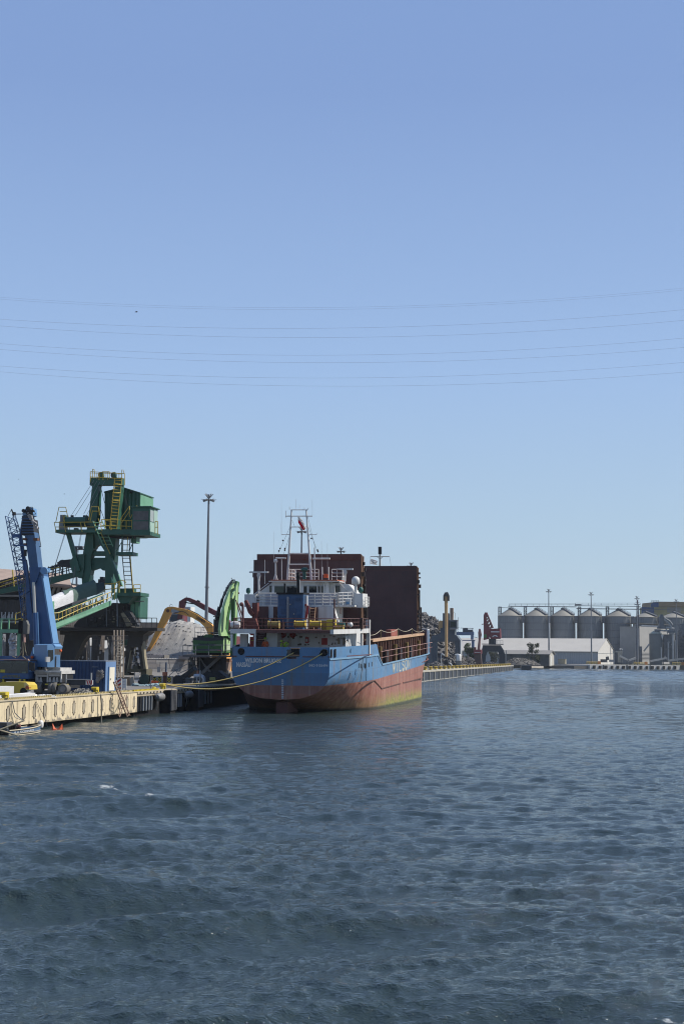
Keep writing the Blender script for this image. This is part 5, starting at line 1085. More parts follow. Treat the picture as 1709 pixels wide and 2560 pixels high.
# the portal: deck, rails, legs
b = B(); L.rect(b, 126, 1568, 345, 1578, -1.5, 5.5); L.rect(b, 345, 1569, 393, 1577, -1.5, 2.0); L.rect(b, 150, 1578, 322, 1588, -.5, 4.5); L.poly(b, [(322, 1578), (372, 1578), (357, 1588), (322, 1588)], -.6, 2.5); pd = b.build('portal_deck', mBrownD, ld)
b = B(); b.rail([L.P(300, 1568, -1.4), L.P(392, 1569, -1.4)], 1.25, .75, .045, 2); b.build('deck_rail', mDark, pd)
b = B(); L.poly(b, [(163, 1586), (222, 1586), (206, 1606), (186, 1650), (150, 1692), (128, 1692), (150, 1650)], 0, 1.6); b.build('leg', mBrownD, ld)
b = B(); L.poly(b, [(323, 1586), (359, 1586), (357, 1598), (352, 1616), (330, 1618), (325, 1612)], -.2, 2.2); lb = b.build('leg_head', mBrownD, ld)
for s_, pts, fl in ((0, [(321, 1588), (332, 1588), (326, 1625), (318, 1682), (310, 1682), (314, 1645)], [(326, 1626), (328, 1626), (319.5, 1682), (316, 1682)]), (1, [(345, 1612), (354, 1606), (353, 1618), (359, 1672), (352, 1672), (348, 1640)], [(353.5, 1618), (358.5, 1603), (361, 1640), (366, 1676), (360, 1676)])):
    b = B(); L.poly(b, pts, 0, 1.6); lg = b.build('leg', mBrownD, ld); b = B(); L.poly(b, fl, -.04, .9); b.build('leg_lit_edge', mStone, lg)  # sunlit leg edges put in as pale tan plates
b = B(); L.rect(b, 317, 1672, 366, 1681, -.4, 2); L.rect(b, 308, 1682, 322, 1692, -.4, 2); L.rect(b, 352, 1674, 366, 1694, -.4, 2); L.rect(b, 332, 1664, 345, 1674, 0, 1.5); b.build('bogie', M('bogie_olive', (.10, .09, .055), .8, var=.3), ld)
b = B()
for i in range(22):
    x = r5.uniform(325, 350); y = r5.uniform(1622, 1664); L.rect(b, x, y, x + r5.uniform(1, 4), y + r5.uniform(1, 7), .3, 1.0)
b.build('leg_gear', MATS['gear_dark'], ld)
b = B()
for i in range(12): c = L.P(338 + (i % 3), 1613 + i * 2.4, .1); b.cbox(c, .2, .2, .08)
L.tub(b, (338.5, 1608), (339, 1640), .1, .06); b.build('cable_chain', mStone, ld)
# far conveyor of the loader running off to the left
b = B(); L.poly(b, [(-60, 1492), (0, 1473), (112, 1446), (196, 1428), (198, 1440), (112, 1464), (0, 1485), (-60, 1506)], 2, 2.4); fc = b.build('boom_girder', mGreen, ld)
b = B(); L.poly(b, [(-60, 1466), (0, 1451), (70, 1433), (112, 1422), (150, 1408), (178, 1398), (178, 1404), (112, 1428), (0, 1457), (-60, 1472)], 2, 2.4); L.poly(b, [(142, 1407), (152, 1401), (176, 1398), (182, 1420), (150, 1416)], 1.6, 3); b.build('boom_top', mDark, fc)
b = B()
for i in range(26):
    x = -58 + i * 9; yt, yb = (1468 - (x + 60) * .285, 1496 - (x + 60) * .26); L.bar(b, (x, yt), (x + (8 if i % 2 else -2), yb), 2.1, .10); L.bar(b, (x, yt), (x, yb), 3.6, .10)
for d in (8, 15, 21): L.bar(b, (-60, 1468 + d), (188, 1399 + d + 1), 2.1, .09)
b.build('boom_lattice', mDark, fc)
b = B()
for d in (-2, 9): L.tub(b, (-60, 1478 + d), (70, 1437 + d * .8), 1.5, .06)
L.tub(b, (115, 1424), (150, 1418), 1.5, .06); L.tub(b, (32, 1424), (36, 1466), 1.4, .09); b.build('boom_rail', mYR, fc)
b = B()
for i in range(26): x = r5.uniform(-5, 60); y = 1470 - x * .28 + r5.uniform(-8, 8); L.rect(b, x, y, x + r5.uniform(1, 2.5), y + r5.uniform(1, 2.5), 1.9, 2.0)
M('pale_dust', (.55, .55, .5), .9)
b = B(); cx = L.P(158, 1404, 2).x
b.lathe([(.55, 0), (.5, .25), (.3, .42), (0, .5)], L.P(157, 1408, 2.2), 12); b.build('motor_cover', M('cover_pale', (.16, .22, .18), .6), fc, smooth=50)
# ------------------------------------------------------------------ second green conveyor bridge at the left edge, low
A2 = K(30, 182); t = A2.thing('conveyor_bridge', 'pale green low conveyor bridge on thin posts at the left picture edge', 'conveyor')
b = B(); A2.rect(b, -30, 1573, 50, 1582, 0, 2); b.build('girder', mMintLit, t)
b = B()
for x in (-10, 3, 22): A2.rect(b, x - 1, 1546, x + 1, 1573, 0, .2)
A2.rect(b, -30, 1546, 42, 1548.5, 0, .15); b.build('guard_frame', mMintLit, t)
b = B(); A2.rect(b, -30, 1552, 50, 1556, .5, 1.5); b.build('belt', mGalv, t)
b = B(); A2.rect(b, -30, 1559, 50, 1571, .8, 1.5); b.build('belt_frame', mBrownD, t)
b = B()
for p, q in (((39, 1535), (55, 1529)), ((39, 1550), (52, 1546)), ((39, 1535), (39, 1560)), ((56, 1528), (56, 1552))): A2.tub(b, p, q, -.4, .06)
b.build('rail', mYR, t)
b = B(); A2.rect(b, 1, 1582, 2.2, 1690, 0, .2); A2.rect(b, 44, 1582, 46, 1690, 0.5, .9); b.build('post', mMintLit, t)
# ------------------------------------------------------------------ dark bulk warehouse behind
W = K(60, 235); t = W.thing('bulk_warehouse', 'dark old warehouse with a faded brown roof and concrete frames behind the loader', 'warehouse')
mWall = M('old_cladding', (0.055, 0.05, 0.045), .85, var=.25, scale=.3, corr=('x', .9), cdepth=.06)
b = B(); W.rect(b, -120, 1500, 110, 1560, 0, 22); W.rect(b, -120, 1560, 112, 1690, 1.2, 22); b.build('wall', mWall, t)
b = B(); W.poly(b, [(-140, 1408), (0, 1433), (70, 1447), (176, 1466), (176, 1472), (60, 1455), (-140, 1424)], -.6, 26) if False else W.poly(b, [(-140, 1448), (60, 1452), (176, 1462), (184, 1468), (60, 1458), (-140, 1454)], -1.4, 1)
a = W.P(-140, 1446, -1.2); c = W.P(180, 1466, -1.2); b.add([a, c, c + V(-6, 14, 2.8), a + V(0, 14, 2.8), a - V(0, 0, .3), c - V(0, 0, .3), c + V(-6, 14, 2.5), a + V(0, 14, 2.5)], [(0, 1, 2, 3), (4, 7, 6, 5), (0, 4, 5, 1), (1, 5, 6, 2), (2, 6, 7, 3), (3, 7, 4, 0)])
b.build('roof', M('faded_roof', (0.40, 0.30, 0.24), .9, var=.2, scale=.4, streak=.3, scol=(.25, .2, .17)), t)
b = B(); W.rect(b, -120, 1458, 178, 1500, 2.5, 10); b.build('clerestory', mDark, t)
mFrame = M('concrete_frame', (0.33, 0.31, 0.28), .85, var=.2)
for i in range(7):
    x = 118 + i * 12 - 36; b = B(); W.bar(b, (x, 1491), (x + 9, 1464), 1, .45, .4); b.build('raker', mFrame, t)
b = B(); W.rect(b, -120, 1487, 178, 1492, .4, 2); W.rect(b, 158, 1462, 172, 1490, .3, 1.5); W.rect(b, 110, 1466, 118, 1486, 2, 2.4); b.build('frame_beam', mFrame, t)
b = B(); W.rect(b, 112, 1500, 180, 1520, 1.5, 6); b.build('dark_bay', mDark, t)
b = B()
for i in range(5): W.rect(b, 4 + i * 9, 1530, 6 + i * 9, 1546, -.1, -.02)
for i in range(14): x = r5.uniform(-10, 36); W.rect(b, x, r5.uniform(1532, 1544), x + 1.2, 1546, -.12, -.02)
b.build('pale_opening', mGalv, t)
# silver bundles under it
for k, (x0, y0, x1, y1) in enumerate(((22, 1590, 47, 1622), (-6, 1586, 11, 1618))):
    S_ = K((x0 + x1) / 2, 205); c0 = S_.P((x0 + x1) / 2, (y0 + y1) / 2, 0); t2 = S_.thing('scrap_bundle', ['large crumpled silver bundle behind the blue crane hook', 'crumpled silver bundle cut by the left picture edge'][k], 'bundle', 'silver bundles')
    b = B(); R = random.Random(k)
    h = c0.z + 1; b.box(c0.x - .5, c0.x + .5, -.3, .6, 0, h)
    for i in range(46):
        b.cbox(c0 + V(R.gauss(0, (x1 - x0) / 75), R.uniform(-.5, .1), R.gauss(0, (y1 - y0) / 75)), R.uniform(.2, .9), .08, R.uniform(.15, .6), ry=R.uniform(-1.5, 1.5), rz=R.uniform(-.6, .6), rx=R.uniform(-.7, .7))
    b.build('sheet', M('crumpled_silver', (.42, .42, .44), .35, metal=.6, var=.4, scale=3), t2)
# floodlight mast behind the loader
G = K(192, 300, 2.2); t = G.thing('floodlight_mast', 'short floodlight mast with a flat lamp frame, seen through the loader legs', 'light mast')
b = B(); G.tub(b, (192, 1640), (192, 1372), 0, .28, n=8, r2=.2); b.build('pole', M('mast_grey', (.16, .165, .18), .6), t)
b = B(); G.rect(b, 183, 1365, 206, 1368, -.6, .6); G.rect(b, 180, 1372, 210, 1374, -.6, .6); b.build('lamp_frame', MATS['mast_grey'], t)
b = B()
for x in (184, 190, 198, 204): G.rect(b, x - 2, 1368, x + 2, 1373, -.8, -.2)
b.build('lamp', mDark, t)
# ------------------------------------------------------------------ blue mobile crane
CK = K(95, 107, QZ); C_ = CK
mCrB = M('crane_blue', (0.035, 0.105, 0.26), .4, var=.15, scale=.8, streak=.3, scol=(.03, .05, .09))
mCrL = M('crane_light_blue_sunlit', (0.15, 0.31, 0.54), .4, var=.1, streak=.2, scol=(.2, .25, .3))  # lighter copy of the crane blue, with sunlight put into the colour
mCrG = M('crane_grey', (0.58, 0.57, 0.55), .5, var=.2, scale=1.5, streak=.3, scol=(.2, .18, .15))
mTyre = M('tyre', (0.02, 0.02, 0.02), .85, var=.3, spec=.2)
mTyreG = M('dusty_tyre', (0.17, 0.16, 0.145), .9, var=.3, scale=3)
crane = C_.thing('mobile_crane', 'blue mobile crane with a steep telescopic boom and a lattice jib folded beside it', 'crane')
BYY = 2.2
def boomseg(mb, pts, y0, y1): C_.poly(mb, pts, y0, y1)
b = B(); boomseg(b, [(73, 1418), (104, 1418), (131, 1612), (122, 1620), (96, 1618), (84, 1540)], BYY, BYY + 1.2); bm = b.build('boom_base', mCrB, crane)
b = B(); C_.poly(b, [(73, 1418), (104, 1418), (99, 1432), (90, 1456), (82, 1462), (76, 1440)], BYY - .12, BYY); b.build('boom_collar', mCrB, bm)
# right-hand flank of the base section, sunlight put in as lighter blue (a plate with its own thickness)
a0, a1 = C_.P(104.5, 1440, BYY + .02), C_.P(131.5, 1612, BYY + .02); b = B(); b.beam(a0 + V(.05, .55, 0), a1 + V(.05, .55, 0), 1.15, .12, up=(1, 0, 0)); b.build('boom_lit_flank', mCrL, bm)
b = B(); boomseg(b, [(61, 1330), (86, 1328), (97, 1426), (76, 1428)], BYY + .12, BYY + 1.05); b.build('boom_section', M('boom_blue2', (.055, .125, .25), .45, var=.15, scale=.9, streak=.3, scol=(.03, .05, .09)), bm)
b = B(); boomseg(b, [(54, 1302), (82, 1298), (86, 1336), (54, 1338)], BYY + .05, BYY + 1.1); b.build('boom_section', mDark, bm)
b = B(); boomseg(b, [(55, 1290), (72, 1285), (79, 1300), (56, 1304)], BYY + .1, BYY + 1.0); b.build('boom_section', M('boom_slate', (.05, .065, .09), .5, var=.3), bm)
b = B()
for i in range(6): y = 1296 + i * 7; C_.rect(b, 54 + i * .4, y, 80 + i * .8, y + 2, BYY - .05, BYY + .05)
b.build('section_ring', mCrB, bm)
hd = B(); C_.poly(hd, [(56, 1284), (64, 1272), (72, 1268), (82, 1270), (84, 1288), (74, 1292), (58, 1292)], BYY + .1, BYY + .9); head_ = hd.build('boom_head', mCrL, crane)
b = B()
for px, py, r in ((71, 1271, .16), (60, 1277, .14), (83, 1277, .1), (76, 1280, .2), (70, 1281, .16)): b.lathe([(.04, -.1), (r, -.1), (r, .1), (.04, .1)], C_.P(px, py, BYY), 10, 'y')
b.build('pulley', mDark, head_)
b = B(); R = random.Random(4)
for i in range(26): t_ = i / 26; c = C_.P(73 + 22 * t_ + R.uniform(-3, 3), 1285 + 36 * t_ + R.uniform(-3, 3), BYY - .1); b.cbox(c, R.uniform(.06, .2), .15, R.uniform(.06, .2), ry=R.uniform(-1, 1))
b.build('hose_fitting', M('fitting_pale', (.42, .40, .39), .5, var=.6, scale=4), head_)
b = B()
for p, q in (((75, 1268), (83, 1268)), ((83, 1268), (83, 1277)), ((75, 1276), (84, 1276)), ((86, 1276), (90, 1286)), ((80, 1286), (91, 1285)), ((96, 1322), (103, 1366)), ((97, 1318), (96, 1326)), ((99, 1366), (103, 1367))): C_.tub(b, p, q, BYY - .2, .028)
b.build('guard_bar', mDark, head_)
b = B(); C_.tub(b, (91, 1326), (94, 1360), BYY + 1.0, .08); C_.tub(b, (95, 1372), (99, 1430), BYY + 1.0, .13); b.build('hose_roll', M('hose_cream', (.58, .54, .47), .7, var=.1), bm)
b = B(); C_.rect(b, 58, 1345, 66, 1350, BYY - .1, BYY + .3); C_.rect(b, 84, 1345, 94, 1351, BYY - .1, BYY + .3); C_.rect(b, 60, 1358, 66, 1363, BYY, BYY + .4); b.each('boom_bracket', mRust, bm)
b = B(); c = C_.P(112, 1427, BYY - .2); b.lathe([(.1, -.16), (.28, -.16), (.28, .16), (.1, .16)], c, 12, 'y'); C_.poly(b, [(92, 1427), (106, 1420), (122, 1420), (121, 1430), (104, 1432)], BYY - .1, BYY + .3); b.build('hose_reel', mCrL, bm)
# luffing cylinder
b = B(); C_.tub(b, (84.5, 1456), (88, 1532), BYY - .35, .115, n=10); rod = b.build('cylinder_rod', M('chrome_rod', (.62, .60, .55), .3, metal=.5, var=.05), crane, smooth=50)
b = B(); C_.tub(b, (88, 1532), (92, 1640), BYY - .35, .19, n=10); b.build('cylinder', mCrB, crane, smooth=50)
b = B(); C_.tub(b, (95, 1530), (98, 1612), BYY - .4, .03); b.build('cylinder_pipe', mCrL, crane)
# folded lattice jib
b = B(); a, m1, m2, e_ = C_.P(26, 1288, BYY + .4), C_.P(40, 1345, BYY + .4), C_.P(57, 1440, BYY + .4), C_.P(66, 1545, BYY + .4)
b.truss(a, m1, .60, .5, 4, .036, .78, .6, rd=.022); b.truss(m1, m2, .78, .6, 6, .038, .66, .55, rd=.022); b.truss(m2, e_, .66, .55, 7, .036, .46, .4, rd=.022); jb = b.build('jib', mCrB, crane)
b = B(); C_.rect(b, 31, 1335, 50, 1344, BYY + .1, BYY + .16); C_.poly(b, [(51, 1484), (74, 1471), (75, 1476), (52, 1491)], BYY, BYY + .3); C_.bar(b, (58, 1300), (52, 1334), BYY + .3, .14); C_.bar(b, (52, 1334), (62, 1400), BYY + .3, .18); C_.bar(b, (62, 1400), (74, 1480), BYY + .3, .30); C_.bar(b, (70, 1470), (84, 1600), BYY + .3, .42); C_.rect(b, 37, 1362, 66, 1365, BYY, BYY + .2); C_.rect(b, 46, 1397, 62, 1401, BYY, BYY + .2); C_.rect(b, 40, 1284, 54, 1286, BYY, BYY + .1); b.build('jib_frame', mCrB, jb)
b = B(); C_.tub(b, (30, 1274), (35, 1288), BYY, .06); C_.tub(b, (21, 1290), (30, 1272), BYY, .02); C_.rect(b, 33, 1280, 37, 1287, BYY - .1, BYY + .2); C_.rect(b, 60, 1374, 65, 1390, BYY, BYY + .2); b.build('jib_head', mDark, jb)
b = B()
for i in range(30): y = R.uniform(1440, 1530); x = 49 + (y - 1440) * .14 + R.uniform(-3, 3); C_.rect(b, x, y, x + R.uniform(.5, 2), y + 1, BYY - .02, BYY + .05)
b.build('jib_scratch', MATS['pale_dust'], jb)
# hook block
b = B(); C_.poly(b, [(50, 1552), (66, 1551), (70, 1562), (69, 1584), (58, 1586), (50, 1578), (48, 1562)], .5, .9); hk = b.build('hook_block', M('hook_grey', (.13, .13, .12), .6, var=.25), crane)
b = B(); C_.rect(b, 47, 1552, 56, 1584, .45, .5); b.build('cheek', mBlack, hk); b = B(); C_.tub(b, (61, 1580), (62, 1606), .7, .10); b.build('hook', M('hook_pink', (.5, .3, .25), .5), hk); b = B(); C_.tub(b, (60, 1440), (59, 1552), .7, .02, n=4); C_.tub(b, (64, 1440), (64, 1552), .7, .02, n=4); b.build('hoist_rope', mDark, hk)
b = B(); b.path([C_.P(x, y, .7) for x, y in ((60, 1606), (57, 1625), (50, 1638), (43, 1644))], .03); b.path([C_.P(x, y, .7) for x, y in ((62, 1606), (64, 1626), (69, 1640))], .03); C_.tub(b, (58, 1604), (58, 1640), .7, .05); b.build('sling', mStone, hk)
# superstructure
SS = K(119, 106.4, QZ, yaw=YAW - .85, py=1668)          # the upper works are slewed, their side turned to the sun
def sadopt(mb, name, mat, parent):
    o = mb.build(name, mat, None, loc=SS.f.o, yaw=SS.f.yaw); bpy.context.view_layer.update(); m = parent.matrix_world.inverted() @ o.matrix_world; o.parent = parent; o.matrix_basis = m; return o
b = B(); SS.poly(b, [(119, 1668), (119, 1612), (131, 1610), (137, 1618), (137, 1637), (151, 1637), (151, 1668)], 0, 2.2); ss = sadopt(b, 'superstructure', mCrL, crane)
def sbuild(mb, name, mat): return sadopt(mb, name, mat, ss)
b = B(); SS.poly(b, [(121.5, 1651), (121.5, 1625), (134, 1625), (134, 1648), (129, 1653)], -.04, -.005); sbuild(b, 'cab_window', mGlass)
b = B(); SS.rect(b, 139.5, 1641, 141, 1668, -.03, -.005); sbuild(b, 'grille', mDark)
b = B(); C_.rect(b, 97, 1618, 119, 1640, 1.4, 2.0); C_.rect(b, 96, 1638, 120, 1672, 1.5, 3.0); b.build('turntable', mDark, crane)
b = B(); C_.poly(b, [(-14, 1640), (114, 1639), (115, 1652), (-14, 1652)], .8, 2.6); C_.rect(b, 103, 1652, 112, 1660, .8, 1.6); b.build('superstructure_deck', mCrB, crane)
b = B(); C_.poly(b, [(76, 1640), (83, 1618), (84, 1640)], 1.5, 2); b.build('boom_foot', mCrL, crane)
b = B(); SS.rect(b, 117, 1642, 126, 1655, -.3, -.05); sbuild(b, 'step_box', mCrG)
b = B(); C_.poly(b, [(120, 1618), (124, 1612), (133, 1610), (139, 1616), (137, 1622), (121, 1622)], .5, 2); C_.tub(b, (131, 1609), (152, 1609), .6, .03); b.build('cab_roof', mCrL, crane)
b = B(); b.ball(C_.P(152, 1627, 1), .12); b.ball(C_.P(81, 1643, .7), .12); b.each('beacon', mOrange, crane)
b = B(); C_.rect(b, 86, 1651, 96, 1674, 1.0, 2.0); C_.rect(b, 107, 1664, 111, 1676, 1.0, 1.6); b.build('engine_cover', mCrG, crane)
# carrier
b = B(); C_.rect(b, 87, 1676, 154, 1685, -.2, 2.6); C_.rect(b, 120, 1669, 152, 1678, .3, 2.6); cr_ = b.build('carrier_deck', mCrG, crane)
b = B()
for i in range(4): C_.rect(b, 86, 1675 + i * 2.4, 154 if i > 1 else 111, 1676 + i * 2.4, -.28, -.2)
for i in range(4): C_.rect(b, 120, 1668.5 + i * 2.2, 151, 1669.7 + i * 2.2, .2, .3)
b.build('step_plate', mWhite, cr_)
b = B(); C_.rect(b, 88, 1706, 168, 1721, -.25, 2.4); C_.rect(b, 90, 1685, 154, 1706, 0, 2.4); C_.rect(b, 80, 1704, 112, 1722, .2, 2.4); b.build('chassis', mDark, crane)
b = B()
for x in (94, 102, 125, 135, 143): C_.poly(b, [(x - 3.5, 1705), (x - 2, 1694), (x + 2, 1693), (x + 4, 1705)], -.1, .1)
for x in (91, 119, 152): C_.rect(b, x - 1.3, 1684, x + 1.3, 1706, -.15, 0)
C_.rect(b, 92, 1686, 118, 1692, -.12, 0); C_.rect(b, 122, 1685, 150, 1691, -.12, 0); b.build('outrigger_box', mCrG, crane)
for x, y in ((161, 1729),):
    b = B(); c = C_.P(x, y, -.4); r = .40; b.lathe([(.15, -.35), (r * .9, -.38), (r, -.3), (r, .3), (r * .9, .38), (.15, .35)], V(c.x, c.y, .42), 20, 'y'); w = b.build('wheel', mTyreG, crane, smooth=35); b = B(); b.lathe([(0, -.40), (.2, -.40), (.23, -.36)], V(c.x, c.y, .42), 14, 'y'); b.build('hub', M('hub_grey', (.24, .23, .21), .7, var=.3), w)
for x in (93, 101, 128, 138):
    b = B(); p = C_.P(x, 1728, -.3); b.lathe([(.15, -.13), (.42, -.15), (.45, -.1), (.45, .1), (.42, .15), (.15, .13)], V(p.x, p.y + .1, .46), 18, 'x'); b.build('wheel', mTyreG, crane, smooth=35)
b = B(); C_.rect(b, 168, 1699, 220, 1713, .1, .5); b.build('outrigger_beam', M('beam_slate', (.03, .035, .045), .6, var=.25), crane)
b = B(); C_.rect(b, 215, 1700, 232, 1712, .0, .1); wb_ = b.build('warning_board', mWhite, crane)
for k in range(3):
    b = B(); x = 216 + k * 5.6; C_.poly(b, [(x, 1700.6), (x + 2.8, 1700.6), (min(231.5, x + 6.6), 1711.4), (min(229.5, x + 3.8), 1711.4)], -.012, -.002); b.build('red_stripe', mRed, wb_)
b = B(); C_.rect(b, 227, 1682, 228.5, 1714, .0, .15); C_.rect(b, 165, 1686, 166.3, 1710, 0, .1); C_.tub(b, (166, 1698.5), (226, 1698.5), 0, .03); b.build('handle_post', mGalv, crane)
b = B(); C_.rect(b, 113, 1709, 150, 1713, -.3, 0); C_.rect(b, 147, 1710, 168, 1715, -.4, 0); b.build('yellow_bar', mYel, crane)
b = B()
for i in range(24): x = R.uniform(111, 146); C_.rect(b, x, R.uniform(1713, 1718), x + R.uniform(2, 5), R.uniform(1719, 1723), -.2, .1)
b.build('axle_gear', mRust, crane)
b = B(); C_.rect(b, 107, 1726, 134, 1737, -.3, .3); b.build('tool_box', M('slate_box', (.09, .095, .10), .6), crane); b = B(); C_.rect(b, 133, 1726, 148, 1738, -.35, .3); b.build('tool_box', mCrG, crane)
# carrier cab, standing forward
CY = -.9
b = B(); C_.poly(b, [(-14, 1652), (70, 1652), (72, 1657), (72, 1697), (-14, 1697)], CY, CY + 2.1); cc = b.build('carrier_cab', mCrB, crane)
b = B(); C_.rect(b, -14, 1648.5, 72, 1651, CY - .1, CY + 2.1); C_.poly(b, [(65, 1647), (70, 1647), (73, 1652), (70, 1652)], CY - .12, CY); b.build('visor', M('visor_tan', (.42, .27, .22), .6, var=.15), cc)
b = B(); C_.rect(b, -14, 1652, 70, 1683, CY - .04, CY); ws_ = b.build('windscreen', mGlass, cc)
b = B(); C_.rect(b, 2, 1674, 13, 1681, CY - .06, CY - .04); b.build('yellow_sign', mYel, ws_)
b = B(); C_.rect(b, 56, 1679, 66, 1683, CY - .07, CY - .04); C_.rect(b, 2, 1654.5, 28, 1656, CY - .06, CY - .04); C_.rect(b, 40, 1654.5, 64, 1656, CY - .06, CY - .04); b.build('pale_trim', MATS['cover_pale'], ws_)
b = B(); C_.bar(b, (28, 1667), (34, 1657), CY - .06, .03, .02); b.build('wiper', mGrey, ws_)
a, c = C_.P(72, 1650, CY), C_.P(72, 1697, CY); b = B(); b.box(a.x + .002, a.x + .03, CY + .05, CY + 1.9, c.z, a.z - .1); b.build('cab_lit_side', mCrL, cc); b = B(); b.box(a.x + .03, a.x + .04, CY + .2, CY + 1.1, c.z + .75, a.z - .25); b.build('side_window', mGlass, cc)  # sunlight on the cab side put into its lighter blue
b = B(); C_.rect(b, 73, 1655, 79, 1675, CY - .2, CY - .05); C_.rect(b, 79, 1657, 86, 1678, CY - .25, CY - .1); b.build('mirror', mDark, cc)
t_ = text_mesh('AUTOTRELL', .24, 1, .004, .008); a = C_.P(11, 1693.5, CY - .012); w_ = C_.P(52, 1693, CY).x - a.x; mx_ = max(v[0] for v in t_.v); t_.v = [(v[0] * w_ / mx_ + a.x, v[1] + a.y, v[2] + a.z) for v in t_.v]; t_.build('lettering', M('ochre_letter', (.20, .17, .05), .6), cc)
b = B(); C_.poly(b, [(5, 1693), (9, 1690), (11.5, 1693), (9, 1695.5)], CY - .02, CY - .004); b.build('emblem', MATS['ochre_letter'], cc)
b = B(); C_.rect(b, -14, 1697, 70, 1704, CY + .05, CY + 2); C_.rect(b, 72, 1697, 82, 1722, CY + .3, CY + 2); b.build('bumper', mBlack, cc)
for x in (2, 55): 
    b = B(); C_.rect(b, x - 7, 1698, x + 8, 1706, CY - .05, CY + .05); hl = b.build('headlight', mYel, cc); b = B(); c = C_.P(x + 1, 1702, CY - .06); b.lathe([(0, -.03), (.12, -.03), (.12, .02)], c, 10, 'y'); b.build('lens', mGlass, hl)
b = B(); C_.bar(b, (32, 1641), (40, 1644), CY + .3, .06); C_.bar(b, (57, 1641), (65, 1647), CY + .3, .06); b.build('wiper_arm', mStone, cc)
for x in (2, 60): b = B(); c = C_.P(x, 1722, CY + .6); b.lathe([(.15, -.2), (.48, -.22), (.52, -.15), (.52, .2), (.15, .22)], V(c.x, c.y, .53), 18, 'y'); b.build('wheel', mTyre, crane, smooth=35)
# ------------------------------------------------------------------ yellow compressor in front
Z = K(40, 101.5); t = Z.thing('air_compressor', 'yellow towed air compressor with a sloping nose in front of the crane cab', 'compressor')
b = B(); Z.poly(b, [(-10, 1712), (5, 1705), (45, 1704.5), (66, 1706), (73, 1713), (74, 1724), (68, 1725), (56, 1725), (50, 1733), (-10, 1733)], 0, 1.5); bd_ = b.build('body', M('compressor_yellow', (.62, .46, .06), .45, var=.1), t)
b = B(); Z.poly(b, [(60, 1706.5), (66, 1706.5), (72, 1713), (73, 1720), (62, 1720)], -.03, 0); b.build('nose_lit_panel', M('compressor_yellow_sunlit', (.72, .58, .22), .45, var=.08), bd_)  # lighter yellow paints the sunlight on the nose
b = B(); Z.rect(b, 65, 1714, 72, 1718, -.05, -.03); Z.rect(b, 64, 1718, 73, 1722, -.05, .3); b.build('tail_light', M('lamp_red', (.45, .10, .04), .4), bd_)
b = B(); c = Z.P(60, 1728, .1); b.lathe([(.1, -.12), (.22, -.13), (.25, -.08), (.25, .1), (.1, .12)], V(c.x, c.y, .36), 14, 'y'); b.build('wheel', mTyre, t, smooth=35); b = B(); Z.rect(b, 66, 1722, 72, 1732, .1, .5); b.build('jockey_stand', mGalv, t); b = B(); Z.rect(b, 0, 1733, 60, 1737, .2, 1.3); b.build('chassis', mDark, t)
# white blocks on the quay edge
mBlk = M('white_block', (.86, .85, .82), .85, var=.06, scale=1.2, spots=.15, spcol=(.3, .28, .25))
for k, (px, Y, x0, y0, x1, y1, d, lab) in enumerate(((20, 99.0, -14, 1716, 35, 1738, .9, 'white concrete block below the yellow compressor, cut by the left edge'), (55, 97.0, 21, 1735, 89, 1756, .8, 'long white concrete block with a sloping top behind the worn kerb'), (0, 94.5, -20, 1743, 5, 1758, .7, 'small white block left of the rust streaked bollard'))):
    Q = K(px, Y, yaw=YAW - 1.0); t = B(); a, c = Q.P(x0, y0, 0), Q.P(x1, y1, 0)
    t.box(a.x, c.x, 0, d, 0, a.z); t.box(a.x + .1, a.x + .25, -.02, 0, .1, .25) 
    if k == 1: t = B(); e0, e1 = Q.P(x1, 1732, 0), Q.P(x0, 1737.5, 0); t.add([(e1.x, 0, 0), (e0.x, 0, 0), (e0.x, 0, e0.z), (e1.x, 0, e1.z), (e1.x, d, 0), (e0.x, d, 0), (e0.x, d, e0.z), (e1.x, d, e1.z)], [(0, 1, 2, 3), (4, 7, 6, 5), (0, 4, 5, 1), (1, 5, 6, 2), (2, 6, 7, 3), (3, 7, 4, 0)])
    tag(t.build('concrete_block', mBlk, loc=Q.f.o, yaw=Q.f.yaw), lab, 'block', 'white concrete blocks')
Q = K(100, 98.5); b = B(); R = random.Random(9)
for i in range(16): c = Q.P(72 + 65 * R.random(), 1745, 0); b.cbox((c.x, R.uniform(-.3, .5), .09), R.uniform(.3, .9), R.uniform(.2, .5), .16, rz=R.uniform(-1, 1), ry=R.uniform(-.2, .2))
tag(b.build('white_rubble', mBlk, loc=Q.f.o, yaw=YAW), 'flat white broken slabs on the quay edge beside the truck wheel', 'rubble', kind='stuff')
# ------------------------------------------------------------------ blue container
N_ = K(206, 111.5); t = N_.thing('shipping_container', 'dark blue site container with a white door in its end painted a sunlit light blue', 'container')
mCont = M('container_blue', (.022, .065, .17), .5, var=.15, scale=.8, corr=('x', .28), cdepth=.035, streak=.3, scol=(.05, .05, .06))
a, c = N_.P(150, 1652.5, 0), N_.P(262, 1730, 0); x0, x1, zt = a.x, c.x, a.z
b = B(); b.box(x0, x1, 0, 2.44, .08, zt); bd_ = b.build('body', mCont, t)
b = B(); b.box(x0 - .03, x1 + .03, -.03, 2.47, zt, zt + .07); b.box(x0 - .02, x1 + .02, -.03, 0, .0, .12); b.build('top_rail', M('container_rail', (.30, .34, .40), .5), t)
b = B(); b.box(x1 + .002, x1 + .03, .03, 2.4, .12, zt - .02); en = b.build('end_wall', M('container_blue_sunlit', (.19, .32, .56), .5, var=.12, corr=('x', .2), cdepth=.03), t)  # lighter than the body: sunlight on the end put into its blue
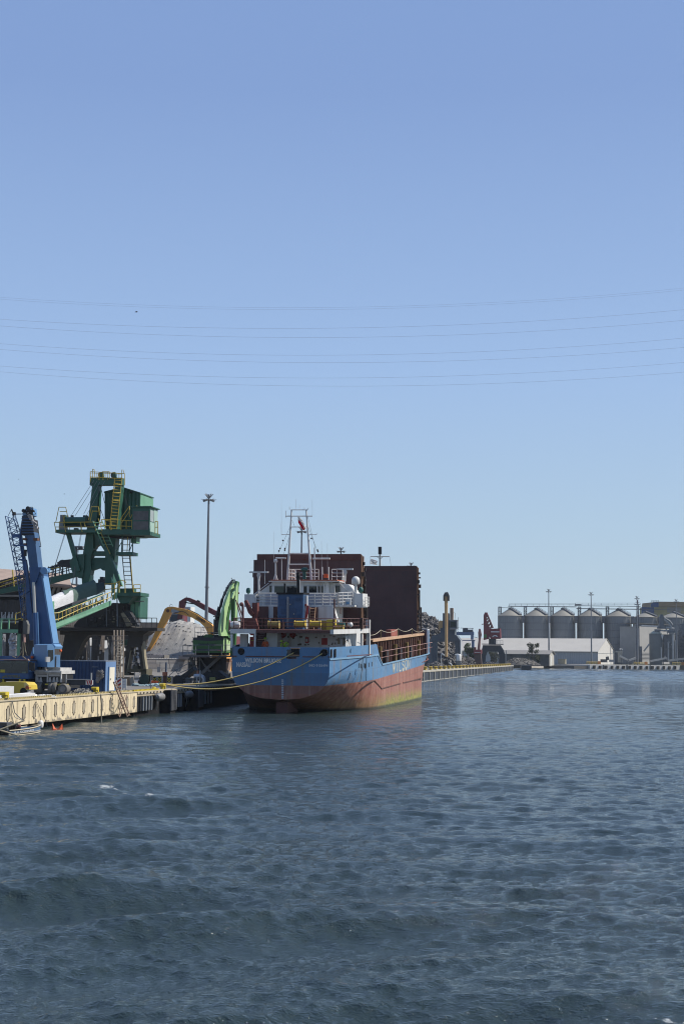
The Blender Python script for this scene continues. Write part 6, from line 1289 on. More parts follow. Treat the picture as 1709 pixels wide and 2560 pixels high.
b = B(); b.box(x1 + .03, x1 + .06, .85, 2.05, .2, zt - .45); dr = b.build('door', M('door_cream', (.80, .76, .64), .5, var=.04), en)
b = B(); b.box(x1 + .05, x1 + .07, .55, .8, .2, zt - .4); b.build('door_shadow_paint', mCrB, en); b = B(); b.box(x1 + .06, x1 + .1, 1.0, 1.06, 1.0, 1.15); b.build('handle', mDark, dr)  # dark blue strip painting in the shadow beside the door
t_ = text_mesh('SPTU 214 0', .16, 1, .004, .004); a = N_.P(231, 1668.5, -.012); t_.v = [(v[0] * .62 + a.x, v[1] + a.y - .04, v[2] + a.z) for v in t_.v]; t_.build('lettering', M('letter_slate', (.20, .24, .30), .6), t)
b = B(); c = N_.P(248, 1684, -.1)
for i in range(14): b.ball(N_.P(242 + R.uniform(0, 16), 1680 + R.uniform(0, 22), -.12), R.uniform(.08, .2), 1, .6, 1.1, n=7, m=5, jit=.2, seed=i)
tag(b.build('hanging_bundle', M('bundle_grey', (.26, .24, .22), .9, var=.5, scale=3), loc=N_.f.o, yaw=YAW), 'grey and brown bundle of bags hanging on the side of the blue container', 'bundle')
# rubble heap
def heap(K_, pts_px, depth, mat, name, label, cat, seed, n=260, kind=None, rs=(.05, .2), smooth=None):
    """heap: a lumpy mound plus loose stones on its skin"""
    R = random.Random(seed); base = [K_.P(x, y, 0) for x, y in pts_px]; xs = [p.x for p in base]; prof = sorted([(p.x, max(0, p.z)) for p in base]); xa, xb = prof[0][0], prof[-1][0]; P = []
    nx, ny = 48, 26
    import mathutils
    for j in range(ny + 1):
        v = j / ny; row = []
        for i in range(nx + 1):
            u = i / nx; x = xa + (xb - xa) * u; h = interp(prof, x); s_ = math.sin(math.pi * v); sc_ = max(.0001, s_) ** .8
            nz = mathutils.noise.fractal(Vector((x * .6 + seed, v * 5, seed)), 1.0, 2.0, 5) * .05 * max(z for _, z in prof)
            row.append(Vector((x + (u - .5) * .0, (v - .5) * depth, max(-.05, h * sc_ * (1 - .1 * v) + nz * s_))))
        P.append(row)
    g = MB(); g.grid(P)
    for i in range(n):
        a = R.randrange(nx); bb = R.randrange(ny // 2 + 2); q = P[bb][a]; r = R.uniform(*rs); g.cbox(q + V(R.uniform(-.3, .3), 0, 0), r, r * R.uniform(.5, 1), r * R.uniform(.3, .8), rz=R.uniform(0, 3), rx=R.uniform(-.6, .6), ry=R.uniform(-.6, .6))
    o = g.build(name, mat, loc=K_.f.o, yaw=K_.f.yaw); tag(o, label, cat, kind=kind); return o
mRub = M('rubble', (.27, .26, .235), .9, var=.5, scale=2.2, bump=.03, spots=.5, spcol=(.08, .075, .065))
heap(K(205, 108), [(170, 1738), (182, 1732), (197, 1726), (208, 1723), (216, 1726), (226, 1731), (236, 1738)], 2.0, mRub, 'rubble_heap', 'heap of broken grey rubble and a pale bar by the yellow bollard', 'rubble heap', 3, 420, None, (.05, .22))
heap(K(285, 118), [(266, 1728), (275, 1725), (286, 1722), (296, 1724), (306, 1728)], 1.5, mRub, 'rubble_heap', 'low scatter of rubble at the foot of the striped board', 'rubble heap', 6, 160, None, (.05, .15))
Q = K(205, 107); b = B(); Q.bar(b, (193, 1731), (223, 1721), 0, .06); tag(b.build('steel_bar', mGalv, loc=Q.f.o, yaw=YAW), 'pale steel bar lying across the rubble heap', 'steel bar')
# ------------------------------------------------------------------ gravel heap, block wall, machines
GP = K(440, 262); mGrav = M('gravel', (.34, .33, .31), .95, var=.16, scale=.9, bump=.05, spots=.18, spcol=(.20, .19, .175))
heap(GP, [(322, 1650), (340, 1632), (358, 1610), (385, 1580), (405, 1560), (424, 1549), (450, 1546), (478, 1547), (500, 1554), (520, 1566), (540, 1584), (570, 1612), (600, 1645)], 24, mGrav, 'gravel_heap', 'tall pale grey gravel heap behind the concrete block wall', 'gravel heap', 21, 300, None, (.1, .35))
G2 = K(420, 240, yaw=YAW - .8); b = B(); R = random.Random(2)
WL = G2.thing('block_wall', 'grey wall of big stacked concrete blocks in front of the gravel heap', 'wall')
mBW = M('block_concrete', (.33, .315, .30), .9, var=.15, scale=.5, bump=.01, spots=.3, spcol=(.22, .20, .19))
mBW2 = M('block_concrete_dark', (.25, .23, .22), .9, var=.2, scale=.5)
a, c = G2.P(358, 1647, 0), G2.P(548, 1692, 0); hb = (a.z) / 3.0
for r in range(3):
    x = a.x - (r % 2) * 1.0
    while x < c.x: 
        w = R.choice((1.8, 2.4, 2.4)); b = B(); b.box(x + .03, x + w - .03, R.uniform(-.03, .03), 1.2, r * hb + .02, (r + 1) * hb - .02); b.build('block', mBW if R.random() < .75 else mBW2, WL); x += w
b = B(); pts = []
for i in range(61): pts.append((a.x + (c.x - a.x) * i / 60, 3 * hb + .05 + (.12 if i % 2 else 0)))
b.xz(pts + [(c.x, 3 * hb), (a.x, 3 * hb)], -.08, .04); b.build('wavy_edging', M('edging_pale', (.55, .53, .50), .8), WL)
b = B(); b.xz([(G2.P(x, y, 1.3).x, G2.P(x, y, 1.3).z) for x, y in ((455, 1634), (500, 1636), (500, 1647), (430, 1647), (430, 1641))], 1.3, 2.4); tag(b.build('sand_strip', M('sand_pink', (.36, .31, .28), .95, var=.2), loc=G2.f.o, yaw=YAW), 'strip of pinkish sand between the gravel heap and the block wall', 'sand', kind='stuff')
t = G2.thing('covered_stack', 'low stack of dark corrugated sheets lying on the block wall', 'sheet stack'); b = B(); z0 = 3 * hb + .2
for i in range(9): x = G2.P(361, 1640, .3).x + i * .42; b.tube((x, .1, z0 + .22), (x + .1, 1.6, z0 + .3), .24, n=8)
b.build('sheet', M('sheet_slate', (.14, .14, .16), .7, var=.25), t); b = B(); p = G2.P(410, 1640, .1); b.cbox((p.x + .5, .6, z0 + .2), 1.0, 1.2, .55); b.build('pale_sheet', mConc, t); b = B(); 
for i in range(8): b.cbox((G2.P(366, 1640, .3).x + i * .5, .8, z0 + .55 - abs(i - 4) * .05), .6, .8, .12, ry=.3 * (1 if i < 4 else -1))
b.build('top_sheet', M('sheet_dull', (.20, .19, .20), .8, var=.3), t)
# mesh fence in front of the wall
FN = K(420, 226); t = FN.thing('mesh_fence', 'thin wire mesh fence panels with posts in front of the block wall', 'fence'); b = B()
for x in (366, 400, 446, 474): FN.rect(b, x, 1655, x + .7, 1692, 0, .06)
for y in (1656, 1668, 1690): FN.tub(b, (362, y), (478, y), 0, .018)
b.build('frame', mGrey, t); b = B()
for i in range(26): x = 364 + i * 4.4; FN.tub(b, (x, 1656), (x, 1690), .02, .006, n=3)
b.build('wire', mGrey, t); b = B(); FN.rect(b, 393.5, 1667, 400, 1682, -.03, -.01); b.build('notice', MATS['edging_pale'], t)
b = B(); FN.rect(b, 413.5, 1656, 416, 1690, -.2, 0); tag(b.build('blue_post', M('post_blue', (.05, .09, .16), .6), loc=FN.f.o, yaw=YAW), 'blue grey steel post standing in front of the mesh fence', 'post')
b = B(); FN.rect(b, 362, 1690, 500, 1697, .3, 2.0); tag(b.build('kerb_block', M('kerb_pale', (.50, .46, .40), .9, var=.2), loc=FN.f.o, yaw=YAW), 'long pale concrete kerb in front of the block wall', 'kerb')
# ---- yellow excavator arm
EX1 = K(470, 252); mExY = M('excavator_yellow', (.85, .42, .085), .5, var=.12, scale=.8, streak=.25, scol=(.35, .16, .07))
t = EX1.thing('long_reach_excavator', 'yellow long reach excavator bending its arm over the gravel heap', 'excavator')
b = B(); EX1.poly(b, [(367, 1624), (373, 1615), (412, 1522), (420, 1517), (427, 1519), (427, 1532), (424, 1540), (380, 1618), (372, 1634), (366, 1632)], 0, .9); st = b.build('stick', mExY, t)
b = B(); EX1.poly(b, [(366, 1633), (370, 1618), (377, 1618), (376, 1635)], -.1, 1.0); b.build('stick_end', M('orange_worn', (.48, .22, .07), .6, var=.2), st)
b = B(); EX1.poly(b, [(418, 1520), (424, 1516.5), (432, 1516.5), (468, 1524), (494, 1537), (514, 1551), (528, 1560), (533, 1566), (533, 1578), (528, 1592), (520, 1585), (512, 1568), (500, 1556), (480, 1544), (455, 1537), (430, 1532), (420, 1530)], .1, 1.1); bo = b.build('boom', mExY, t)
b = B(); EX1.poly(b, [(430, 1522), (449, 1528), (445, 1533), (427, 1531)], -.05, .1); b.build('link', M('link_steel', (.35, .37, .39), .5), bo)
b = B(); b.path([EX1.P(x, y, -.05) for x, y in ((437, 1532), (455, 1528), (464, 1531), (472, 1538))], .06); b.path([EX1.P(x, y, .5) for x, y in ((424, 1516), (427, 1510), (432, 1513))], .04); b.path([EX1.P(x, y, .6) for x, y in ((468, 1522.5), (494, 1535), (514, 1549), (530, 1559))], .10); b.build('hydraulic_hose', mDark, bo)
b = B(); q = EX1.P(420, 1527, 0); b.lathe([(0, -.06), (.3, -.06), (.3, 0)], q, 12, 'y'); b.build('pivot', mRust, bo)
tm = text_mesh('LIEBHERR', 1, 1, .006, .02); a, c = EX1.P(489.5, 1545.5, .06), EX1.P(512, 1558, .06); d = c - a; mx_ = max(v[0] for v in tm.v); u = d / mx_; n_ = V(-u.z, 0, u.x).normalized() * .62
tm.v = [tuple(a + u * v[0] + n_ * v[2] + V(0, v[1], 0)) for v in tm.v]; tm.build('lettering', mDark, bo)
tag(tm and t, None)
b = B(); EX1.rect(b, 512, 1590, 560, 1625, 0, 3); EX1.rect(b, 505, 1625, 566, 1692, -.2, 3.2); b.build('body', mExY, t)
# ---- red excavator behind
EX2 = K(510, 292); mExR = M('excavator_red', (.16, .028, .032), .5, var=.15, scale=.8)
t = EX2.thing('material_handler', 'dark red material handler arm reaching down behind the gravel heap', 'excavator')
b = B(); EX2.poly(b, [(447.5, 1504), (458, 1497), (464, 1494), (464, 1502), (459, 1522), (455, 1547), (443, 1548), (446, 1530)], 0, 1); b.build('stick', mExR, t)
b = B(); EX2.poly(b, [(458, 1497), (464, 1493.5), (472, 1494), (500, 1506), (520, 1517), (545, 1530), (562, 1540), (572, 1550), (578, 1565), (578, 1590), (568, 1590), (560, 1560), (536, 1539), (505, 1523), (480, 1508), (464, 1500)], .1, 1.1); bo = b.build('boom', mExR, t)
b = B(); EX2.tub(b, (463, 1506), (492, 1511), 0, .12); EX2.tub(b, (493, 1501), (500, 1504), .3, .15); EX2.tub(b, (468, 1494), (466, 1491), .5, .05); b.build('cylinder', mDark, bo)
b = B(); EX2.rect(b, 540, 1590, 590, 1660, 0, 4); b.build('body', mExR, t); b = B(); EX2.rect(b, 536, 1640, 594, 1692, .2, 4); b.build('undercarriage', mDark, t)
# ---- lime green material handler by the ship
HK = K(520, 150); mLime = M('handler_lime_sunlit', (.46, .68, .32), .45, var=.10, scale=.8); mLimeD = M('handler_lime_shaded', (.045, .155, .035), .45, var=.12, scale=.8)  # lime and dark green: lit and shaded copies of one paint
t = HK.thing('material_handler', 'lime green material handler on a railed pedestal between the gravel heap and the ship', 'excavator')
b = B(); HK.poly(b, [(482, 1597), (485, 1594), (557, 1594), (557, 1632), (482, 1632)], 0, 3.4); hb_ = b.build('engine_housing', mLimeD, t)
b = B(); HK.poly(b, [(482, 1598), (484.5, 1593.5), (557.5, 1593.5), (557.5, 1600.5), (520, 1602.5), (482, 1600)], -.03, .01); HK.rect(b, 492, 1622, 556, 1627, -.03, .01); b.build('dark_band', M('band_slate', (.03, .033, .045), .5), hb_)
a, c = HK.P(557.5, 1596, 0), HK.P(557.5, 1628, 0); b = B(); b.box(a.x + .0, a.x + .06, .02, 3.3, c.z, a.z); b.build('sunlit_side_panel', mLime, hb_)  # sunlit side of the housing painted in the lime copy
b = B(); b.box(a.x + .06, a.x + .09, 1.2, 3.2, c.z + .1, c.z + .75); b.build('side_vent', M('lime_pale', (.55, .66, .45), .5), hb_)
tm = text_mesh('sennebogen', .42, 1, .005, .012); a, c = HK.P(496, 1613.5, -.012), HK.P(541, 1613.5, -.012); mx_ = max(v[0] for v in tm.v); tm.v = [(v[0] * (c.x - a.x) / mx_ + a.x, v[1] + a.y, v[2] + a.z) for v in tm.v]; tm.build('lettering', mDark, hb_)
b = B(); HK.rect(b, 544, 1626, 553, 1627.5, -.05, 0); b.build('tail_light', mRed, hb_)
b = B(); HK.poly(b, [(507, 1594), (513, 1586), (529, 1585.5), (533, 1594)], 1, 2.4); b.build('air_dome', mLimeD, hb_)
b = B(); HK.rect(b, 493, 1589, 504, 1594, .5, 1.6); HK.rect(b, 535, 1586, 556, 1594, .5, 2); HK.rect(b, 527, 1581, 545, 1585, 1.5, 2.5); b.build('roof_box', mDark, hb_)
b = B(); b.rail([HK.P(487, 1594, .1), HK.P(534, 1594, .1)], 1.1, .75, .022, 2); HK.tub(b, (534, 1582), (578, 1582), 1, .03); b.rail([HK.P(534, 1594, 2.2), HK.P(556, 1594, 2.2)], 1.1, .75, .022, 2); b.build('roof_rail', mGrey, hb_)
# boom: curved blade in the shaded green; stick hangs down on the right
b = B(); HK.poly(b, [(556, 1594), (551, 1582), (553, 1562), (556, 1540), (562, 1515), (570, 1490), (578, 1470), (585, 1455), (590, 1452), (594, 1455), (592, 1466), (585, 1485), (578, 1500), (571, 1525), (567, 1552), (565, 1580), (572, 1594)], 1.4, 2.3); bo = b.build('boom', mLimeD, t)
def flank(mb, pts, y, th, w):        # a plate on the right-hand flank of an arm
    q = [HK.P(x, yy, y) for x, yy in pts]
    for p1, p2 in zip(q[:-1], q[1:]): mb.beam(p1 + V(.03, w / 2, 0), p2 + V(.03, w / 2, 0), th, w, up=(0, 1, 0)) if False else mb.add([p1, p2, p2 + V(.02, w, 0), p1 + V(.02, w, 0), p1 + V(th, 0, 0), p2 + V(th, 0, 0), p2 + V(th + .02, w, 0), p1 + V(th + .02, w, 0)], [(0, 1, 2, 3), (7, 6, 5, 4), (0, 4, 5, 1), (2, 6, 7, 3), (0, 3, 7, 4), (1, 5, 6, 2)])
# added yawed plate in lime: sunlight on the boom put into colour and angle
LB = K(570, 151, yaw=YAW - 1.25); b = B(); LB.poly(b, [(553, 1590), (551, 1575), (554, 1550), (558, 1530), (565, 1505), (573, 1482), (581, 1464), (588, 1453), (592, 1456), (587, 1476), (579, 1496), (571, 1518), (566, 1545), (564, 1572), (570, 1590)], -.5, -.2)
ob = b.build('boom_lit_side', mLime, None, loc=LB.f.o, yaw=LB.f.yaw); 
def adopt(o, parent):
    bpy.context.view_layer.update(); mwi = parent.matrix_world.inverted(); m = mwi @ o.matrix_world; o.parent = parent; o.matrix_basis = m
adopt(ob, bo)
b = B(); HK.poly(b, [(577, 1492), (583, 1496), (586, 1476), (590, 1462), (594, 1456), (592, 1500), (590, 1560), (586, 1632), (575, 1640), (577, 1560)], .8, 1.4); sk = b.build('stick', mLimeD, t)
LS = K(592, 149.5, yaw=YAW - 1.25); b = B(); LS.poly(b, [(590, 1468), (594.5, 1456), (594.5, 1500), (591.5, 1546), (588, 1546), (589, 1500)], 0, .15); o_ = b.build('stick_lit_side', mLime, None, loc=LS.f.o, yaw=LS.f.yaw); adopt(o_, sk)  # yawed lime plate added as the sunlit side of the stick
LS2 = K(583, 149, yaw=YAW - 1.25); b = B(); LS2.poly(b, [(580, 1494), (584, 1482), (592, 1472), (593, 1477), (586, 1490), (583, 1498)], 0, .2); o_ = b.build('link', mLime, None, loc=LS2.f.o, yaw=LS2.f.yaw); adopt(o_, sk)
b = B(); HK.tub(b, (591, 1497), (606, 1540), .9, .07); HK.tub(b, (595, 1483), (598, 1483), .9, .1); b.build('stick_cylinder', mMaroon, sk)
# hose bundle and cylinder along the back of the boom
b = B(); R = random.Random(8)
for i in range(7):
    o1 = R.uniform(-2, 2); b.path([HK.P(x + o1 + R.uniform(-1, 1), y, 1.3) for x, y in ((546, 1560), (549, 1530), (553, 1505), (560, 1488), (568, 1472), (577, 1456), (583, 1449))], .045, 4)
b.build('hose', M('hose_grey', (.15, .15, .155), .6, var=.5, scale=5), bo)
b = B()
for i in range(40): t2 = R.random(); c = HK.P(556 + 28 * t2 + R.uniform(-5, 5), 1495 - 45 * t2 + R.uniform(-5, 5), 1.2); b.cbox(c, R.uniform(.05, .2), .1, R.uniform(.05, .25), ry=R.uniform(-1, 1))
b.build('hose_clamp', M('clamp_grey', (.25, .25, .25), .5, var=.7, scale=5), bo)
b = B(); HK.tub(b, (551, 1518), (556, 1497), 1.2, .16, n=8); HK.rect(b, 534, 1548, 549, 1584, 1.2, 2.0); HK.tub(b, (541, 1548), (549, 1517), 1.2, .2, n=8); HK.rect(b, 533, 1540, 560, 1542, 1.0, 1.3); b.build('boom_cylinder', mDark, bo)
b = B()
for i in range(60): 
    x = R.uniform(559, 578); y = R.uniform(1578, 1600); c = HK.P(x, y, 2.2); b.cbox(c, R.uniform(.05, .3), .2, R.uniform(.05, .25), ry=R.uniform(-1, 1), rx=R.uniform(-1, 1))
b.build('pale_fittings', MATS['fitting_pale'], bo)
# pedestal with railed platform
b = B(); HK.rect(b, 457, 1638, 580, 1643, -1.0, 4.2); pl = b.build('platform', M('platform_grey', (.085, .09, .095), .6, var=.25), t)
b = B(); b.rail([HK.P(457, 1638, -.9), HK.P(586, 1638, -.9)], 1.05, 1.25, .03, 2); b.rail([HK.P(457, 1638, 3), HK.P(480, 1638, 3)], 1.05, .5, .03, 2); b.build('rail', mGrey, pl)
b = B(); HK.rect(b, 487, 1630, 556, 1638, .2, 3); b.build('slew_ring', mBlack, t)
b = B(); HK.poly(b, [(492, 1643), (552, 1643), (552, 1680), (541, 1690), (500, 1690), (492, 1665)], .8, 3); HK.rect(b, 470, 1655, 480, 1690, 1, 2); pe = b.build('pedestal', mDark, t)
b = B()
for p, q, w in (((498, 1690), (552, 1640), .3), ((500, 1645), (511, 1662), .14), ((475, 1643), (492, 1690), .2), ((482, 1643), (470, 1690), .15), ((511, 1662), (535, 1690), .2), ((499, 1643), (499, 1716), .12), ((487, 1640), (488, 1716), .12), ((472, 1648), (480, 1648), .06), ((472, 1653), (480, 1653), .06), ((472, 1659), (480, 1659), .06), ((471, 1646), (471, 1690), .08), ((480, 1646), (480, 1690), .08)): HK.bar(b, p, q, .4, w)
b.build('strut', M('strut_grey', (.16, .165, .165), .6, var=.4), pe)
b = B()
for i in range(34): x = R.uniform(472, 500); y = R.uniform(1645, 1705); HK.rect(b, x, y, x + R.uniform(1, 5), y + R.uniform(1, 6), .2, .5)
b.build('pedestal_gear', M('gear_mix', (.15, .145, .135), .7, var=.8, scale=2), pe)
b = B(); HK.rect(b, 492, 1676, 496, 1688, .1, .3); b.build('orange_cover', M('cover_orange', (.55, .24, .16), .7), pe)
# dark skip and conveyor at its foot
DK = K(500, 141); t = DK.thing('feeder_conveyor', 'dark slanted feeder conveyor lying on the quay beside the green machine', 'conveyor')
b = B(); DK.poly(b, [(432, 1712), (433, 1694), (440, 1688), (450, 1690), (468, 1678), (482, 1668), (486, 1676), (462, 1698), (452, 1706), (444, 1712)], 0, 1.4); DK.poly(b, [(424, 1710), (460, 1702), (460, 1707), (426, 1716)], -.3, .2); b.build('belt_frame', mDark, t)
b = B(); DK.poly(b, [(500, 1690), (515, 1680), (545, 1677), (575, 1700), (578, 1710), (500, 1710)], .8, 2.4); b.build('hopper', M('hopper_black', (.025, .026, .028), .7, var=.3), t)
b = B()
for p, q in (((424, 1688), (438, 1676)), ((438, 1676), (472, 1658)), ((440, 1676), (448, 1690)), ((446, 1684), (474, 1672)), ((424, 1688), (424, 1694))): DK.tub(b, p, q, -.1, .035)
b.build('hand_rail', mGrey, t)
b = B(); DK.rect(b, 456, 1695, 475, 1708, .2, 1); DK.rect(b, 455, 1694, 478, 1697, 0, .3); b.build('drive', mGrey, t)
PE = K(505, 138.5); b = B(); pts = [PE.P(491, 1689, 0) + V(-.2, 0, -.1)] + [PE.P(x, y, 0) for x, y in ((500, 1690.5), (506, 1693), (509.5, 1699), (510, 1706), (510, 1713))]; b.path(pts, .24, 12)
t = PE.thing('pipe_bend', 'silver ribbed pipe bend standing on the quay', 'pipe'); b.build('pipe', M('ribbed_silver', (.55, .55, .56), .35, metal=.5, var=.15, scale=4), t, smooth=50); b = B(); p = PE.P(510, 1712, 0); b.lathe([(.25, -.45), (.26, .12)], p, 12); b.build('collar', mWhite, t, smooth=40)
for i in range(6):
    q = Vector(pts[-1]).lerp(Vector(pts[-3]), i / 6)
b = B(); PE.rect(b, 491, 1693, 493.5, 1716, -.3, -.2); PE.rect(b, 499, 1676, 501, 1716, -.3, -.2); tag(b.build('post_pair', mGalv, loc=PE.f.o, yaw=YAW), 'thin pale steel posts in front of the silver pipe bend', 'posts')
OB = K(536, 137); t = OB.thing('mooring_bollard', 'dull olive bollard between the silver pipe bend and the ship', 'bollard', 'yellow bollards on the quay edge')
b = B(); p = OB.P(535, 1706, 0); b.lathe([(.25, -.3), (.18, .0), (.2, .2)], p, 12); b.build('post', M('olive_dark', (.10, .10, .05), .7), t, smooth=40); b = B(); b.cbox(p + V(-.1, 0, .35), .55, .4, .3); b.build('head', M('olive_yellow', (.38, .35, .12), .7), t)
QB = K(520, 135); b = B(); QB.rect(b, 440, 1709, 583, 1714, 0, 1); tag(b.build('kerb_block', mConc, loc=QB.f.o, yaw=YAW), 'long low concrete kerb on the quay edge left of the ship', 'kerb')
SB = K(562, 160); t = SB.thing('rusty_hopper', 'small rust brown hopper between the green machine and the ship stern', 'hopper'); b = B(); SB.poly(b, [(553, 1656), (573, 1655), (569, 1676), (552, 1676)], 0, 1.2); b.build('bin', M('hopper_brown', (.34, .24, .19), .8, var=.3), t); b = B(); SB.rect(b, 552, 1646, 574, 1655, .2, 1.2); b.build('top_band', mRust, t); b = B()
for x in (556, 566): SB.rect(b, x, 1676, x + 5, 1702, .1, .5)
for i in range(14): x = R.uniform(555, 576); SB.rect(b, x, R.uniform(1676, 1690), x + R.uniform(1, 4), R.uniform(1692, 1704), .0, .4)
b.build('frame', M('frame_mix', (.22, .21, .20), .7, var=.8, scale=2), t)
# ---- quay furniture between the loader legs and the ropes
SG = K(300, 119); t = SG.thing('striped_board', 'red and white striped warning board on the quay edge beside the blue container', 'warning board')
a, c = SG.P(293, 1695, 0), SG.P(303, 1728, 0); b = B(); b.box(a.x, c.x, 0, .05, c.z, a.z); bd_ = b.build('board', mWhite, t)
for k in range(3):
    b = B(); y = 1697 + k * 10.5; SG.poly(b, [(293.4, y + 5), (302.6, y - 1), (302.6, y + 4), (293.4, y + 10)], -.014, -.003); b.build('red_stripe', mRed, bd_)
NB = K(311, 121); t = NB.thing('notice_board', 'white notice board with grey lines of text standing beside the striped board', 'sign'); b = B(); NB.rect(b, 305.5, 1697, 316, 1721, 0, .05); bd_ = b.build('board', mWhite, t); b = B(); NB.rect(b, 307, 1704, 313, 1705.3, -.01, -.002); NB.rect(b, 306.5, 1711.5, 315, 1712.3, -.01, -.002); b.build('text_line', M('line_grey', (.35, .35, .38), .8), bd_); b = B(); NB.rect(b, 306, 1721, 307, 1727, 0, .05); NB.rect(b, 314.5, 1721, 315.5, 1727, 0, .05); b.build('leg', mGrey, t)
ST = K(341, 150); t = ST.thing('site_steps', 'white metal site steps leaning below the right leg of the loader', 'steps'); b = B()
for i in range(7): ST.rect(b, 336 - i * .3, 1684 + i * 3.3, 349 - i * .2, 1685.3 + i * 3.3, i * -.12, .3 - i * .12)
b.build('tread', mWhite, t); b = B(); ST.bar(b, (334, 1710), (338, 1678), -.3, .06, y2=.3); ST.bar(b, (348, 1710), (350, 1678), -.3, .06, y2=.3); b.build('stringer', mDark, t)
b = B(); PB = K(330, 140); PB.poly(b, [(324, 1694), (334, 1692), (337, 1712), (327, 1716)], 0, .08); tag(b.build('leaning_board', mConc, loc=PB.f.o, yaw=YAW), 'pale grey board leaning beside the white site steps', 'board')
b = B(); PB.poly(b, [(316, 1697), (325, 1692), (328, 1716), (317, 1716)], .8, 1.2); tag(b.build('plywood_sheet', M('plywood', (.36, .25, .15), .8, var=.2), loc=PB.f.o, yaw=YAW), 'brown plywood sheet behind the notice board', 'board')
CR = K(360, 146); t = CR.thing('cable_reel', 'dark green cable reel on a stand below the loader', 'cable reel'); b = B(); c = CR.P(363, 1698, 0); b.lathe([(.1, -.3), (.5, -.3), (.5, -.24), (.3, -.2), (.3, .2), (.5, .24), (.5, .3), (.1, .3)], c, 16, 'y'); b.build('drum', M('reel_green', (.02, .05, .04), .6), t, smooth=35); b = B(); CR.rect(b, 345, 1701, 372, 1711, .2, 1); CR.tub(b, (358, 1688), (358, 1710), 0, .06); CR.rect(b, 373, 1688, 380, 1700, .1, .6); b.build('stand', mDark, t); b = B(); b.ball(CR.P(357.5, 1689, -.1), .11); b.build('knob', mWhite, t)
for k, (x0, x1) in enumerate(((381, 392), (394, 404), (418, 428))):
    CB = K((x0 + x1) / 2, 150 - k); t = CB.thing('barrier_block', ['pale concrete barrier block with yellow and black chevron, leftmost of three by the orange post', 'pale concrete barrier block with chevron just left of the orange post', 'pale concrete barrier block with chevron right of the orange post'][k], 'barrier', 'chevron barrier blocks'); b = B(); CB.rect(b, x0 - 1, 1690, x1 + 2, 1708, 0, .6); bl_ = b.build('block', M('block_pale', (.55, .52, .46), .85, var=.12), t)
    b = B(); CB.rect(b, x0 + .5, 1692, x1 - .5, 1706, -.02, -.002); pn = b.build('panel', mBlack, bl_)
    for d in (0, 6): b = B(); m_ = (x0 + x1) / 2; CB.poly(b, [(x0 + .5, 1692 + d), (m_, 1697 + d), (x1 - .5, 1692 + d), (x1 - .5, 1695 + d), (m_, 1700 + d), (x0 + .5, 1695 + d)], -.03, -.021); b.build('chevron', mYel, pn)
OP = K(411, 143); t = OP.thing('marker_post', 'rusty post with an orange head between the chevron blocks', 'post'); b = B(); OP.rect(b, 408, 1689, 415, 1712, 0, .3); b.build('post', mRust, t); b = B(); OP.rect(b, 406.5, 1680, 416, 1689, -.05, .35); b.build('head', M('head_orange', (.62, .19, .09), .6), t)
TP = K(365, 139); b = B(); 
for i in range(26): x = 336 + i * 2.5; b.ball(TP.P(x + R.uniform(-2, 2), 1714.5 + R.uniform(-1.5, 2), R.uniform(-.4, .4)), R.uniform(.14, .32), 1.4, 1, .7, n=8, m=5, jit=.25, seed=i)
tag(b.build('tarpaulin_pile', M('tarp_pale_blue', (.30, .40, .42), .8, var=.5, scale=2.5), loc=TP.f.o, yaw=YAW), 'crumpled pale blue tarpaulins lying on the quay below the steps', 'tarpaulins')
b = B(); 
for i in range(9): c = TP.P(379 + i * 1.7, 1705 + R.uniform(-1, 1), 1.2); b.cbox(c, .25, .3, .18, rz=R.uniform(0, 2), ry=R.uniform(-.5, .5))
tag(b.build('orange_bundle', mOrange, loc=TP.f.o, yaw=YAW), 'bright orange bundle of netting in front of the chevron blocks', 'bundle')
YB = K(385, 124); b = B(); c = YB.P(385, 1721, 0); b.ball(c, .16, 1.3, 1, .9, n=10, m=6, jit=.1); b.box(c.x - .7, c.x - .25, -.1, .2, c.z - .25, c.z - .08); tag(b.build('yellow_buoy', mYel, loc=YB.f.o, yaw=YAW), 'small yellow float beside a dark pad on the quay edge', 'float')
b = B(); YB.rect(b, 376.5, 1690, 377.5, 1724, 0, .05); tag(b.build('thin_pole', mGrey, loc=YB.f.o, yaw=YAW), 'thin dark pole standing by the yellow float', 'pole')
# rusty ladder leaning over the wall into the water
LR = QF.world(.15, QF.x(300, 1740, 0).y, 0); lf = Frame(LR.x, LR.y, 0, YAW); t = thing('rusty_gangway', 'long rusty lattice gangway leaning from the quay edge down to the water', 'gangway', lf)
def gy(px, py, off): p = lf.x(px, py, off); return p
b = B(); a1, a2 = gy(284, 1705, .1), gy(318, 1792, .9); c1, c2 = gy(290, 1702, .1), gy(325, 1790, .9); b.tube(a1, a2, .05); b.tube(c1, c2, .05); n = 11
for i in range(n): b.tube(a1.lerp(a2, i / n), c1.lerp(c2, (i + .5) / n), .03, n=4); b.tube(c1.lerp(c2, (i + .5) / n), a1.lerp(a2, (i + 1) / n), .03, n=4)
b.build('lattice', M('rust_pale', (.26, .17, .12), .8, var=.4, scale=3), t); b = B(); e1, e2 = gy(318, 1737, .3), gy(299, 1793, .8); b.tube(e1, e2, .045); b.tube(gy(312, 1738, .5), gy(296, 1790, .6), .03); b.tube(gy(298, 1772, .4), gy(320, 1768, .6), .03); b.build('prop', MATS['rust_pale'], t)
b = B(); p = gy(252, 1736, .05); b.path([p, V(.12, p.y + .1, 1.2), V(.1, p.y + .15, .3), V(.12, p.y + .15, -.2)], .06, 6); b.build if False else None
